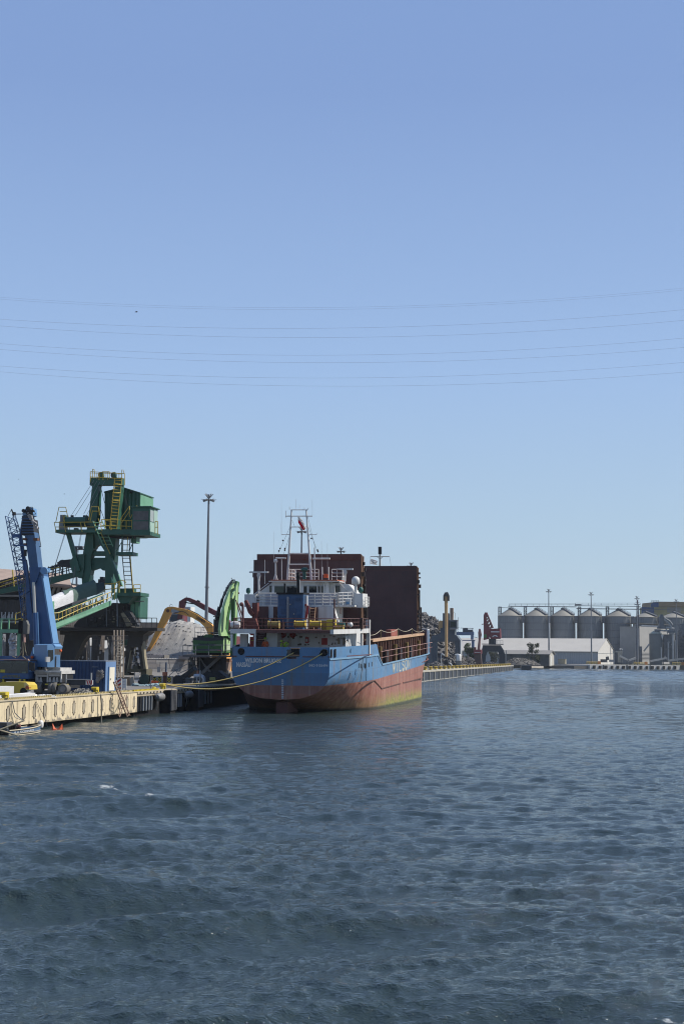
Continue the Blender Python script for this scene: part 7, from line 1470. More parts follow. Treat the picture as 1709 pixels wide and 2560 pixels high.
tag(b.build('hanging_hose', M('hose_wall', (.22, .20, .16), .8, var=.4, scale=2), loc=lf.o, yaw=YAW), 'grey hose hanging down the cream quay wall below the yellow bollard', 'hose')
# scaffold tower and white tanks seen between the loader legs
SC_ = K(296, 172); t = SC_.thing('scaffold_tower', 'pale scaffold tower with ladders between the container and the loader leg', 'scaffold'); b = B()
for x in (285, 293, 301, 308): SC_.tub(b, (x, 1575), (x, 1695), 0, .06); SC_.tub(b, (x + 2, 1575), (x + 2, 1695), 1.6, .05)
for y in (1590, 1602, 1614, 1638, 1663): SC_.tub(b, (285, y), (309, y), -.05, .05)
b.build('frame', M('scaffold_brown', (.36, .29, .22), .7, var=.4), t); b = B(); b.ladder(SC_.P(303, 1606, -.3), SC_.P(290, 1690, -.3), .6, .3, .04, (1, 0, 0)); SC_.bar(b, (288, 1625), (308, 1600), -.1, .05); SC_.bar(b, (296, 1668), (309, 1640), -.1, .05); b.build('ladder', M('ladder_pale', (.52, .47, .38), .7), t)
for k, (x0, x1, y0, y1) in enumerate(((213, 237, 1594, 1700), (257, 279, 1601, 1700), (296, 318, 1604, 1700))):
    TK = K((x0 + x1) / 2, 226, 2.2, yaw=YAW - 1.0); t = TK.thing('storage_tank', ['tall white tank seen left between the dark loader legs', 'tall white tank seen in the middle between the loader legs', 'white tank with a cone outlet beside the right loader leg'][k], 'tank', 'white tanks behind the loader'); b = B(); TK.rect(b, x0, y0, (x0 + x1) / 2 + 2, y1, 0, 1.6); b.build('shell', mWhite, t)
    b = B(); TK.rect(b, x0 - 1, y0 + 20, x1, y0 + 22, -.2, 0); TK.rect(b, x0 - 1, y0 + 55, x1, y0 + 57, -.2, 0); b.build('hoop', mDark, t)
    if k == 2: b = B(); TK.poly(b, [(296, 1616), (306, 1612), (314, 1622), (314, 1626), (304, 1632), (296, 1632)], -.6, -.1); b.build('outlet', mWhite, t)
LP = K(255, 215); t = LP.thing('scaffold_tangle', 'tangle of brown steel frames and pipes behind the loader legs', 'steel frame'); b = B(); R = random.Random(31)
for i in range(8): x = (200, 208, 241, 247, 252, 283, 288, 323)[i]; LP.rect(b, x, 1582, x + R.uniform(1, 2.4), 1695, R.uniform(0, 3), 3.4)
b.build('post', M('frame_brown', (.075, .06, .05), .8, var=.5, scale=1.5), t); b = B()
for y in (1598, 1620, 1640, 1648): LP.rect(b, 190, y, 330, y + 1.5, -.1, .1)
for i in range(12): x = R.uniform(200, 310); LP.bar(b, (x, R.uniform(1585, 1600)), (x + R.uniform(-14, 14), R.uniform(1635, 1660)), -.1, .12)
b.build('brace', M('brace_pale', (.20, .175, .145), .7, var=.6, scale=1.5), t)
b = B(); LP.rect(b, 150, 1572, 335, 1584, .5, 2) ; b.build('beam', mBrownD, t)
b = B()
for i in range(14): x = R.choice((198, 206, 243, 250, 284, 290)) + R.uniform(-2, 2); y = R.uniform(1592, 1690); LP.rect(b, x, y, x + R.uniform(1, 3), y + R.uniform(2, 14), -.2, 0)
b.each('pale_piece', M('piece_pale', (.40, .37, .33), .7, var=.5, scale=2), t)
b = B(); LP.rect(b, 120, 1579, 335, 1700, 62, 64); b.build('back_sheet', mBrownD, t)
b = B(); LP.poly(b, [(283, 1604), (320, 1598), (322, 1612), (290, 1616)], 3, 4); b.build('green_cover', mGreen, t)
# white ball-like bag beside the crane
BG = K(136, 150); b = B(); c = BG.P(136, 1599, 0); b.ball(c, .42, 1, .8, .8, n=10, m=7, jit=.12); tag(b.build('white_bag', MATS['crumpled_silver'], loc=BG.f.o, yaw=YAW), 'pale round bag resting on the dark portal right of the crane boom', 'bag')
# things beyond the heap
for k, (x0, y0, x1, y1, mat, nm, lab, cat) in enumerate(((424, 1533, 445, 1549, M('slate_block', (.05, .065, .08), .7), 'storage_box', 'dark slate box standing behind the gravel heap under the yellow arm', 'box'), (445, 1536, 455, 1549, mExR, 'storage_box', 'dark red box next to the slate box behind the gravel heap', 'box'), (459, 1517, 474, 1560, mWhite, 'distant_tower', 'small white block far behind the red arm', 'building'))):
    X_ = K((x0 + x1) / 2, 330 + 30 * k, 2.2); t = X_.thing(nm, lab, cat); b = B(); X_.rect(b, x0, y0, x1, 1660, 0, 4); b.build('body', mat, t); b = B(); X_.rect(b, x0 + 1, y0 + 2, x1 - 1, y0 + 4, -.05, 0); b.build('trim', mGrey, t)
X_ = K(365, 280, 2.2); t = X_.thing('tipper_truck', 'blue truck half hidden between the portal deck and the gravel heap', 'truck'); b = B(); X_.poly(b, [(356, 1588), (372, 1578), (386, 1584), (372, 1600), (356, 1602)], 0, 2.5); X_.rect(b, 350, 1600, 378, 1690, .3, 2.6); b.build('body', M('truck_blue', (.03, .07, .17), .5, var=.3), t); b = B(); X_.bar(b, (366, 1584), (370, 1598), -.05, .2); X_.rect(b, 356, 1590, 366, 1592, -.1, 0); b.build('trim', M('trim_blue', (.25, .42, .55), .5), t)
X_ = K(400, 420, 2.2); t = X_.thing('brown_embankment', 'long sandy bank far behind the portal rails', 'bank'); b = B(); X_.poly(b, [(330, 1562), (345, 1556), (390, 1556), (420, 1560), (430, 1660), (330, 1660)], 0, 20); b.build('slope', M('bank_brown', (.30, .23, .17), .95, var=.2, scale=.2), t); tag(t, kind=None)
# ---- high light masts along the quay
mMast = M('light_mast_grey', (.20, .215, .24), .5, var=.12)
def light_mast(px, py_top, py_mid, Y, label, scale=1.0, loc=None):
    X_ = K(px, Y, 2.2, yaw=0, py=py_mid); tp = X_.P(px, py_top, 0); base = X_.P(px, 1690, 0); h = tp.z
    X_.f.o.x += tp.x if False else 0
    t = X_.thing('light_mast', label, 'light mast', 'high light masts along the quay'); b = B(); s = h / 38
    b.tube((0, 0, -1), (0, 0, h * .45), .48 * s, .34 * s, n=10); b.tube((0, 0, h * .45), (0, 0, h), .33 * s, .2 * s, n=10); b.build('pole', mMast, t, smooth=50)
    b = B(); b.lathe([(.5 * s, -.1), (.5 * s, .1)], (0, 0, h * .47), 10); b.lathe([(.3 * s, -.1), (1.0 * s, 0), (.3 * s, .1)], (0, 0, h - 1.2 * s), 12)
    for k in range(6): a = k * math.pi / 3 + .3; b.tube((0, 0, h - 1.2 * s), (1.7 * s * math.cos(a), 1.7 * s * math.sin(a), h - 1.1 * s), .06 * s, n=4)
    for k, a in enumerate((.5, 1.9, 2.7, 4.1, 5.4)): b.tube((0, 0, h - 1.0 * s), (.95 * s * math.cos(a), .95 * s * math.sin(a), h + .1 * s), .10 * s, n=5)
    cr = b.build('crown', mMast, t)
    for k in range(5):
        a = k * 1.256 + .4; b = B(); b.cbox((1.0 * s * math.cos(a), 1.0 * s * math.sin(a), h - 1.35 * s), .55 * s, .4 * s, .4 * s, rz=a, ry=.4); b.build('lamp', mGrey, cr)
    return t
light_mast(517, 1236, 1500, 272, 'tallest grey light mast, standing behind the gravel heap and yellow arm')
light_mast(753.5, 1318, 1384, 345, 'grey light mast seen inside the ship mast, only its upper part showing')
light_mast(852, 1369, 1386, 420, 'grey light mast whose lamp crown peeps over the aft hatch cover')
light_mast(1027, 1407, 1420, 500, 'grey light mast barely showing over the forward hatch cover')
# ---- small boat with a trailer-like frame, at the wall
bp = on_z(43, 1839, 0); BF = Frame(bp.x, bp.y, 0, math.atan(.62)); t = thing('work_boat', 'small blue and cream aluminium work boat tied up at the quay wall', 'boat', BF); t.scale = (.66, .66, .70)
mAlu = M('boat_alu', (.36, .37, .36), .5, var=.15, scale=2); mBoatB = M('boat_blue', (.10, .17, .28), .4, var=.15); mCreamB = M('boat_cream', (.55, .47, .32), .6, var=.12, scale=2); mNavyB = M('boat_navy', (.015, .022, .05), .4)
Lb, Wb = 4.9, 1.75; P = []
for i in range(15):
    u = i / 14; y = -1.9 + Lb * u; w = Wb / 2 * (1 - max(0, (u - .45) / .55) ** 2.2) + .02; sh = .52 + .30 * u ** 1.6; P.append([V(x, y, z) for x, z in ((0, -.25 + .35 * max(0, u - .6)), (w * .55, -.16 + .3 * max(0, u - .6)), (w * .86, .06 + .16 * u), (w * .93, .2 + .2 * u), (w, sh))])
b = B(); b.grid(P); b.grid([[V(-p.x, p.y, p.z) for p in r] for r in P]); b.add([P[0][4], P[0][3], P[0][2], P[0][1], P[0][0]] + [V(-p.x, p.y, p.z) for p in P[0][1:]], [tuple(range(9))]); hl = b.build('hull', mAlu, t, smooth=40)
b = B()
for sg in (1, -1):
    for r1, r2 in zip(P[:-1], P[1:]): q = [r1[3], r2[3], r2[4], r1[4]]; q = [V(sg * (p.x + .012), p.y, p.z) for p in q]; b.add(q + [p + V(-sg * .02, 0, 0) for p in q], [(0, 1, 2, 3), (7, 6, 5, 4), (0, 4, 5, 1), (2, 6, 7, 3)])
b.build('blue_band', mBoatB, hl)
b = B()
for sg in (1, -1): b.path([V(sg * (r[4].x + .02), r[4].y, r[4].z) for r in P], .055, 6); b.path([V(sg * (r[2].x + .02), r[2].y, r[2].z) for r in P], .035, 5); b.path([V(sg * (r[3].x + .02), r[3].y, r[3].z) for r in P], .025, 5)
b.build('rubbing_strip', mCreamB, hl)
b = B(); b.extrude([V(sg * .0 + x, -1.91, z) for sg in (1,) for x, z in ((-.7, .02), (.75, .02), (.86, .5), (-.86, .5))], (0, .01, 0)); b.build('transom_panel', mNavyB, hl)
tm = text_mesh('A 6 KOMARO', .26, 1, .004, .012); mx_ = max(v[0] for v in tm.v)
def side(u): i = u * 14; k = min(13, int(i)); f = i - k; return P[k][3].lerp(P[k + 1][3], f), P[k][4].lerp(P[k + 1][4], f)
tm.v = [tuple((lambda lo, hi: lo.lerp(hi, .12 + v[2] / .26 * .8) + V(.03 - v[1], 0, 0))(*side(.12 + .55 * v[0] / mx_))) for v in tm.v]; tm.build('lettering', M('letter_pale', (.62, .66, .70), .6, var=.2, scale=6), hl)
b = B(); b.extrude([(x, y, .16) for x, y in ((-.6, -1.85), (.6, -1.85), (.6, 1.2), (.3, 2.4), (-.3, 2.4), (-.6, 1.2))], (0, 0, .03)); b.build('floor', mAlu, t)
b = B(); b.box(-.5, .35, -.6, .1, .18, .85); b.ball((-.1, -.2, .85), .42, 1, .8, .5, n=10, m=6, jit=.15); cs = b.build('console', mBlack, t); b = B(); b.path([V(-.05 + .28 * math.cos(a), -.75, .95 + .28 * math.sin(a)) for a in np.linspace(0, 6.28, 14)], .025, 5); b.build('steering_wheel', mBlack, cs)
for yy in (-1.5, .7): b = B(); b.box(-.75, .75, yy - .18, yy + .18, .42, .48); b.build('bench', mCreamB, t)
b = B(); b.cbox((.3, -.25, .8), .5, .25, .16, rz=.5, ry=-.4); b.build('orange_cloth', M('cloth_red', (.38, .13, .10), .8), t)
b = B(); b.cbox((.2, 1.6, .78), .7, .3, .1); b.build('black_pad', mBlack, t)
# aluminium float frame behind the boat
pf_ = on_z(6, 1846, 0); FF = Frame(pf_.x, pf_.y, 0, .3); t = thing('float_frame', 'pale V shaped tow frame in the water at the stern of the work boat', 'tow frame', FF); b = B(); b.tube((-.1, -.2, .5), (1.15, .5, 1.05), .05); b.tube((-.1, -.2, .5), (.95, .2, .18), .05); b.build('bar', mCreamB, t); b = B(); b.ball((-.6, .6, .55), .45, 1.4, 1, .75, n=10, m=6); b.box(-1.2, .1, .3, .9, .7, .9); b.build('outboard', M('outboard_grey', (.08, .085, .10), .5), t)
# floats by the wall
b = B(); pw = QF.x(102, 1810, .3); q = QF.world(.3, pw.y, pw.z); t = thing('white_fender', 'white canister fender hanging from a rope on the cream wall', 'fender', Frame(q.x, q.y, q.z, YAW)); b.lathe([(.05, -.24), (.17, -.22), (.2, -.1), (.2, .12), (.13, .22), (.04, .26)], (0, 0, 0), 12); b.build('body', mWhite, t, smooth=40); b = B(); b.path([V(0, 0, .25), V(-.1, -.25, 1.0), V(-.28, -.3, 1.45)], .02, 4); b.path([V(-.25, -.3, 1.5), V(-.1, .5, .7), V(.1, 1.0, -.2), V(.1, 1.35, -.55)], .02, 4); b.build('rope', mGrey, t)
for k, (px, lab, ln) in enumerate(((136, 'narrow orange pointed float in the water by the wall', -.25), (149, 'wide orange pointed float right of its narrow neighbour in the water', .35))):
    c = on_z(px, 1824, 0); b = B(); b.add([V(-.16, 0, -.1), V(.16, .05, -.1), V(0, -.12, -.1), V(ln * .5, 0, .42 if k == 0 else .40), V(.16 + .1 * k, .12, -.1), V(-.22 * k, .1, -.1)], [(0, 2, 3), (2, 1, 3), (1, 4, 3), (4, 5, 3), (5, 0, 3), (0, 5, 4, 1, 2)]); b.ball((0, .02, 0), .17, 1.2, .8, .5, n=8, m=5); tag(b.build('orange_float', M('float_orange', (.75, .14, .05), .6), loc=c), lab, 'float', 'orange floats')
b = B(); p1 = QF.x(28, 1754, 0); p2 = QF.x(39, 1800, 0); b.path([V(.1, p1.y, p1.z), V(.16, p1.y + .3, 1.2), V(.3, p2.y - .1, .9), V(.5, p2.y, .75)], .03, 5); b.path([V(.1, p1.y - .2, p1.z), V(.12, p1.y, 1.3), V(.15, p1.y + .4, .9), V(.4, p2.y + .2, .7)], .02, 5); tag(b.build('boat_rope', mGrey, loc=QF.o, yaw=YAW), 'grey ropes tying the work boat to the quay edge', 'rope')
# ------------------------------------------------------------------ scrap terminal beyond the ship
mSlate = M('portal_slate', (.10, .125, .15), .6, var=.2, scale=.4, streak=.3, scol=(.12, .10, .09))
mTanC = M('crane_tan', (.66, .42, .19), .55, var=.12, scale=.4, streak=.2, scol=(.3, .18, .08))
mScrap = M('scrap_metal', (.085, .08, .08), .7, var=.7, scale=.8, bump=.08, spots=.5, spcol=(.36, .33, .30))
R = random.Random(77)
SH = K(1090, 455, 2.28); heap(SH, [(1000, 1690), (1020, 1600), (1040, 1540), (1058, 1529), (1075, 1535), (1095, 1548), (1110, 1570), (1135, 1600), (1150, 1630), (1165, 1660), (1180, 1672)], 30, mScrap, 'scrap_heap', 'tall dark heap of scrap metal behind the tan portal crane', 'scrap heap', 5, 1500, None, (.3, 1.1))
CR2 = K(1113, 420, 2.28); t = CR2.thing('portal_crane', 'tan jib crane on a slate grey portal, its boom pointing at the camera', 'crane')
b = B(); CR2.tub(b, (1114.5, 1488), (1114.8, 1642), -5.5, .52, n=8, r2=.40); bo = b.build('boom', mTanC, t)
b = B(); CR2.tub(b, (1114.5, 1641), (1114.5, 1655), -5.5, .12); CR2.poly(b, [(1111, 1650), (1118, 1650), (1121, 1664), (1108, 1664)], -6, -4.8); b.build('grab', mDark, bo)
b = B(); CR2.poly(b, [(1107, 1489), (1111, 1481), (1118, 1480), (1122, 1489), (1122, 1502), (1118.6, 1502), (1118.6, 1491), (1110.4, 1491), (1110.4, 1502), (1107, 1502)], -6.2, -4.8); b.build('boom_head', M('head_slate', (.09, .085, .08), .6, var=.3), bo)
b = B(); CR2.rect(b, 1106, 1533, 1121, 1578, 0, 2.5); CR2.rect(b, 1100, 1570, 1136, 1590, -1, 4); b.build('slewing_frame', mSlate, t)
b = B(); CR2.poly(b, [(1095, 1556), (1098, 1551), (1106, 1552), (1106, 1574), (1095, 1574)], .5, 4); b.build('counterweight', mTanC, t)
b = B(); CR2.rect(b, 1122, 1551, 1141, 1573, -1.5, 2); cb = b.build('cab', mSlate, t); b = B(); CR2.rect(b, 1125, 1554, 1138, 1567, -1.56, -1.5); b.build('window', MATS['green_glass'], cb); b = B(); CR2.rect(b, 1121, 1549.5, 1142, 1551, -1.6, 2.1); CR2.rect(b, 1124, 1571, 1141, 1573.5, -1.6, -1.5); b.each('trim', mGalv, cb)
b = B(); CR2.rect(b, 1124, 1520, 1132, 1551, 1, 2.5); b.build('exhaust_stack', M('stack_tan', (.36, .27, .20), .7, var=.25), t)
b = B(); CR2.tub(b, (1145, 1543), (1145, 1575), 0, .06); CR2.tub(b, (1133, 1531), (1137, 1533), 1, .05); CR2.tub(b, (1137, 1533), (1138, 1552), 1, .05); CR2.tub(b, (1141, 1568), (1147, 1568), 0, .06); CR2.tub(b, (1142, 1575), (1146, 1580), 0, .06); b.each('rail', mGrey, t)
b = B(); CR2.poly(b, [(1078, 1590), (1100, 1584), (1140, 1588), (1149, 1600), (1149, 1604), (1078, 1604)], -2, 5); pt = b.build('portal_deck', mSlate, t)
for x0, x1, yb in ((1077, 1092, 1668), (1136, 1147, 1668)): b = B(); CR2.poly(b, [(x0, 1602), (x1, 1602), (x1 - 1, yb), (x0 + 3, yb)], -2, 0); b.build('leg', mSlate, t); 
b = B(); a, c = CR2.P(1148, 1600, -2), CR2.P(1147.5, 1640, -2); b.box(a.x, a.x + .35, -2, 2, c.z, a.z); b.build('portal_lit_edge', M('plate_pale', (.45, .47, .48), .5), pt)  # lit right edge of the portal painted as a pale plate
b = B(); CR2.rect(b, 1070, 1598, 1078, 1664, -1, 0); b.build('stair_tower', mGrey, t)
X_ = K(1146, 400, 2.28); t = X_.thing('white_tank', 'small white tank standing by the right leg of the tan portal crane', 'tank'); b = B(); c = X_.P(1146, 1652, 0); z1 = X_.P(1146, 1636, 0).z; b.lathe([(.7, c.z), (.7, z1 - .3), (.5, z1), (0, z1 + .1)], (c.x, 0, 0), 14); b.build('shell', mWhite, t, smooth=40); b = B(); X_.tub(b, (1137, 1637), (1146, 1636), 0, .25); b.build('pipe', mWhite, t); b = B(); X_.rect(b, 1141, 1652, 1151, 1668, -.3, .3); b.build('stand', mGrey, t)
for k, (px, Y, sd, pr) in enumerate(((1172, 470, 9, [(1150, 1676), (1160, 1650), (1172, 1643), (1180, 1648), (1190, 1676)]), (1100, 405, 11, [(1064, 1680), (1075, 1660), (1090, 1655), (1105, 1662), (1118, 1680)]), (1220, 640, 12, [(1200, 1672), (1215, 1655), (1235, 1657), (1250, 1672)]))):
    heap(K(px, Y, 2.28), pr, 8, mScrap, 'scrap_heap', ['low pile of brownish scrap right of the white tank', 'low scrap pile at the foot of the tan portal crane', 'low scrap pile under the red crane portal'][k], 'scrap heap', sd, 420, None, (.2, .8))
X_ = K(1130, 395, 2.28); b = B(); b.path([X_.P(x, y, 0) for x, y in ((1122, 1657), (1127, 1660), (1130, 1667), (1130, 1674))], .2, 6); tag(b.build('curved_pipe', mWhite, loc=X_.f.o, yaw=YAW), 'white curved pipe on the far quay below the scrap heap', 'pipe')
X_ = K(1104, 398, 2.28); b = B(); X_.tub(b, (1102, 1636), (1103, 1670), 0, .1); X_.poly(b, [(1103, 1632), (1111, 1638), (1110, 1640), (1102, 1635)], 0, .5); tag(b.build('lamp_post', mWhite, loc=X_.f.o, yaw=YAW), 'pale leaning lamp post at the foot of the tan portal crane', 'lamp post')
# red harbour cranes
mRedC = M('harbour_red', (.22, .035, .04), .55, var=.15, scale=.4); mPinkC = M('faded_red', (.34, .17, .15), .6, var=.2)
X_ = K(1235, 640, 2.28); t = X_.thing('harbour_crane', 'red slewing harbour crane with a white arc on its house, on a dark portal', 'crane')
b = B(); X_.poly(b, [(1222, 1572), (1249, 1571), (1250, 1594), (1247, 1597), (1225, 1597), (1222, 1590)], -1, 5); hs = b.build('machine_house', mRedC, t)
b = B(); X_.rect(b, 1226, 1578, 1247, 1581, -1.1, -1); q = [(1229, 1593), (1231, 1589.5), (1236, 1587.5), (1240, 1588), (1244, 1592), (1241, 1592), (1236, 1590), (1232, 1592)]; X_.poly(b, q, -1.1, -1); b.build('white_mark', mWhite, hs)
b = B(); X_.poly(b, [(1208, 1538), (1211, 1531), (1217, 1531), (1218, 1540), (1214, 1545), (1214, 1560), (1221, 1562), (1222, 1597), (1208, 1600)], -2, 0); b.build('jib', mRedC, t)
b = B()
for p, q in (((1216, 1534), (1231, 1570)), ((1212, 1546), (1222, 1572)), ((1218, 1546), (1212, 1552)), ((1222, 1550), (1216, 1560)), ((1226, 1558), (1219, 1566)), ((1229, 1564), (1224, 1572))): X_.bar(b, p, q, -.5, .8)
X_.tub(b, (1203, 1561), (1214, 1559), -1, .2); b.build('stay', mPinkC, t)
b = B(); X_.rect(b, 1209, 1586, 1215, 1594, -2.3, -2); b.build('green_panel', M('panel_lime', (.10, .25, .06), .6), t)
b = B(); X_.rect(b, 1221, 1597, 1238, 1612, 0, 3.5); X_.rect(b, 1204, 1609, 1256, 1611.5, -1, 4.5); X_.poly(b, [(1206, 1613), (1250, 1613), (1258, 1626), (1262, 1640), (1262, 1664), (1248, 1664), (1248, 1640), (1244, 1629), (1217, 1629), (1213, 1640), (1212, 1664), (1202, 1664), (1202, 1630)], 0, 2.5); b.build('portal', M('portal_navy', (.04, .05, .06), .6, var=.2), t)
b = B(); b.rail([X_.P(1234, 1609, -1), X_.P(1256, 1609, -1)], 1.4, 1.5, .06, 2); X_.tub(b, (1237, 1629), (1237, 1662), 1, .06); X_.rect(b, 1263, 1626, 1265, 1660, 0, .6); b.build('rail', mGrey, t)
X_ = K(1195, 600, 2.28); t = X_.thing('harbour_crane', 'smaller faded red harbour crane left of the larger red crane', 'crane')
b = B(); X_.poly(b, [(1194, 1582), (1196, 1572), (1200, 1572), (1202, 1582), (1203, 1586), (1200, 1600), (1199, 1624), (1192, 1624), (1195, 1600)], 0, 1.2); b.build('jib', mPinkC, t); b = B(); X_.poly(b, [(1183, 1624), (1202, 1624), (1202, 1634), (1183, 1634)], -.5, 4); X_.rect(b, 1184, 1618, 1189, 1624, 1, 2); hs = b.build('machine_house', mRedC, t); b = B(); X_.rect(b, 1185, 1630, 1200, 1631.5, -.6, -.5); b.build('white_line', mWhite, hs); b = B(); X_.poly(b, [(1184, 1634), (1201, 1634), (1203, 1662), (1183, 1662)], 0, 3.5); b.build('base', M('base_brown', (.09, .055, .05), .7, var=.3), t)
# blue gantry far behind
X_ = K(1160, 790, 2.3); t = X_.thing('gantry_crane', 'blue gantry girder far behind between the tan and red cranes', 'crane'); mGB = M('gantry_blue', (.10, .17, .30), .5, var=.1); b = B(); X_.rect(b, 1130, 1579.5, 1183, 1588, 0, 4); b.build('girder', mGB, t); b = B(); X_.rect(b, 1176, 1588, 1182, 1599, 0, 4); X_.rect(b, 1145, 1599.5, 1186, 1602, 0, 3); X_.rect(b, 1178, 1600, 1184, 1664, 0, 3); X_.rect(b, 1130, 1588, 1136, 1664, 0, 3); b.build('leg', mGB, t); b = B(); X_.rect(b, 1156, 1571, 1168, 1580, 0, 3); X_.rect(b, 1167, 1574, 1180, 1580, 0, 3); X_.tub(b, (1150, 1570), (1183, 1571), 0, .15); X_.tub(b, (1180, 1571), (1182, 1580), 0, .15); X_.tub(b, (1182, 1592), (1192, 1594), 0, .15); b.each('trolley', M('trolley_navy', (.035, .05, .08), .6), t)
# ------------------------------------------------------------------ head of the basin: sheds, silos, plant
FY = 905
mSilo = M('silo_steel', (.235, .255, .27), .55, metal=.25, var=.10, scale=.12, corr=None)
def silo(px_l, px_r, px_a, ya, ye, Y, label, legs=True):
    X_ = K(px_a, Y, 2.5, yaw=0); a, c = X_.P(px_l, ye, 0), X_.P(px_r, ye, 0); r = (c.x - a.x) / 2; ze = a.z; za = X_.P(px_a, ya, 0).z; t = X_.thing('grain_silo', label, 'silo', 'row of grain silos'); cx = (a.x + c.x) / 2
    b = B(); b.lathe([(r, 0), (r, ze)], (cx, r, 0), 48); w = b.build('shell', mSilo, t, smooth=30)
    b = B()
    for i in range(1, 5): z = ze * (1 - i * .145); b.lathe([(r + .02, z - .25), (r + .16, z - .18), (r + .16, z + .18), (r + .02, z + .25)], (cx, r, 0), 48)
    b.build('hoop', M('silo_hoop', (.16, .18, .20), .6), w)
    b = B()
    for k in range(40): an = 2 * math.pi * k / 40; x, y = cx + (r + .05) * math.cos(an), r + (r + .05) * math.sin(an); b.cbox((x, y, ze / 2), .18, .34, ze - .1, rz=an)
    b.build('stiffener', mSilo, w)
    b = B(); b.lathe([(r + .35, ze), (r + .35, ze + .2), (1.3, za - .3), (1.3, za + .6), (0, za + .8)], (cx, r, 0), 40); rf = b.build('roof', M('silo_roof', (.28, .265, .225), .6, var=.08, scale=.1), t, smooth=20)
    b = B(); d_ = V(math.sin(.9), -math.cos(.9), 0); o1, o2 = V(cx, r, za + .1), V(cx, r, ze + .4) + d_ * r; b.beam(o1 + V(0, 0, .5), o2 + V(0, 0, .5), 2.6, .8); b.rail([o1 + V(.6, 0, .6), o2 + V(.6, 0, .6)], 1.2, 2.2, .09, 2); b.build('roof_dark_band', M('silo_slate', (.10, .11, .13), .6), rf)  # wide dark band with rails, sloping down the cone
    b = B(); b.cbox((cx + r + .5, r * .4, ze * .5), .5, .5, ze); b.build('down_pipe', M('pipe_pale', (.45, .43, .38), .6), t); b = B(); b.cbox((cx + r * .95, r * .25, ze - 2), 2.0, 1.4, 4.5); b.build('ladder_box', MATS['silo_slate'], t)
    return t
for k, (l, r_, a, ya, ye) in enumerate(((1247.5, 1308.5, 1278.5, 1521, 1539.5), (1313, 1374, 1345.5, 1521.5, 1540), (1380, 1441, 1413, 1521.5, 1540), (1447, 1510, 1481, 1522, 1540.5), (1516.5, 1583, 1551, 1523, 1541))): silo(l, r_, a, ya, ye, FY, ['grey grain silo at the left end of the row, above the red crane', 'second grey grain silo from the left end of the row', 'middle grey grain silo of the tall row behind the white shed', 'fourth grey grain silo, with a light mast in front of it', 'grey grain silo at the gable end of the white shed, seen nearly to the ground'][k])
for k, (l, r_, a, ya, ye) in enumerate(((1588, 1649, 1619.5, 1530, 1543), (1656, 1722, 1686, 1530, 1544))): silo(l, r_, a, ya, ye, FY + 45, ['grey grain silo with olive roof rising behind the pale grey wall block', 'grey grain silo at the right picture edge behind the pipework'][k])
# gantry walk over the silos
X_ = K(1410, FY + 8, 2.5, yaw=0); t = X_.thing('silo_gantry', 'steel conveyor walkway running along the tops of the grain silos', 'walkway'); mGan = M('gantry_steel', (.09, .105, .13), .6, var=.2)
b = B(); X_.rect(b, 1270, 1514.5, 1440, 1518, -1, 1); X_.rect(b, 1436, 1513.5, 1600, 1516.5, -1, 1); X_.rect(b, 1440, 1520.5, 1632, 1524.5, -1.6, -.6); X_.rect(b, 1247, 1518.6, 1275, 1519.8, -1, 1); b.build('belt_bridge', mGan, t)
b = B(); b.rail([X_.P(1272, 1514.5, -1), X_.P(1438, 1514.5, -1)], 1.3, 4, .08, 2); b.rail([X_.P(1437, 1513.5, -1), X_.P(1600, 1513.5, -1)], 1.5, 4, .08, 2); X_.rect(b, 1437, 1510.5, 1452, 1513, -1, 1); b.build('rail', mGan, t)
for x in (1248.5, 1312, 1378.5, 1447, 1517): 
    b = B(); a, c = X_.P(x, 1545, 0), X_.P(x, 1517, 0); b.truss(a, c, 1.7, 1.7, 5, .16, rd=.12); b.build('trestle', mGan, t)
# white shed
mShedR = M('shed_roof', (.56, .53, .47), .6, var=.06, scale=.1, streak=.15, scol=(.5, .48, .44)); mShedW = M('shed_wall_shaded', (.48, .50, .52), .6, var=.06, scale=.2, corr=('x', 1.1), cdepth=.06); mShedG = M('shed_gable_sunlit', (.72, .70, .66), .6, var=.05, corr=('x', .9), cdepth=.05)  # wall greyed for shade, gable whitened for sunlight, in their colours
X_ = K(1493, 850, 2.5, yaw=math.radians(25), py=1655); t = X_.thing('storage_shed', 'long white storage shed with pale roof in front of the silos', 'shed')
Ls, Ds = 99.0, 40.0; he = X_.P(1493, 1629, 0).z; hr = he + 7.6
b = B(); b.box(-Ls, 0, 0, Ds, -.5, he); w = b.build('wall', mShedW, t)
b = B(); b.extrude([(0.02, 0, -.5), (0.02, Ds, -.5), (0.02, Ds, he), (0.02, Ds / 2, hr), (0.02, 0, he)], (.15, 0, 0)); g_ = b.build('gable', mShedG, t); b = B(); b.box(.18, .3, Ds * .52, Ds * .76, -.3, he * .8); b.build('door', mWhite, g_); b = B(); b.box(.17, .3, .6, Ds - .6, he - 1.0, he - .8) ; b.build('gable_rail', MATS['plate_pale'], g_)
b = B()
for s_ in (0, 1): 
    y0, y1 = (-1.0, Ds / 2) if s_ == 0 else (Ds + 1, Ds / 2); b.add([(-Ls - .5, y0, he - .25), (.5, y0, he - .25), (.5, y1, hr + .15), (-Ls - .5, y1, hr + .15), (-Ls - .5, y0, he), (.5, y0, he), (.5, y1, hr + .45), (-Ls - .5, y1, hr + .45)], [(0, 1, 2, 3), (4, 7, 6, 5), (0, 4, 5, 1), (1, 5, 6, 2), (2, 6, 7, 3), (3, 7, 4, 0)])
b.build('roof', mShedR, t)
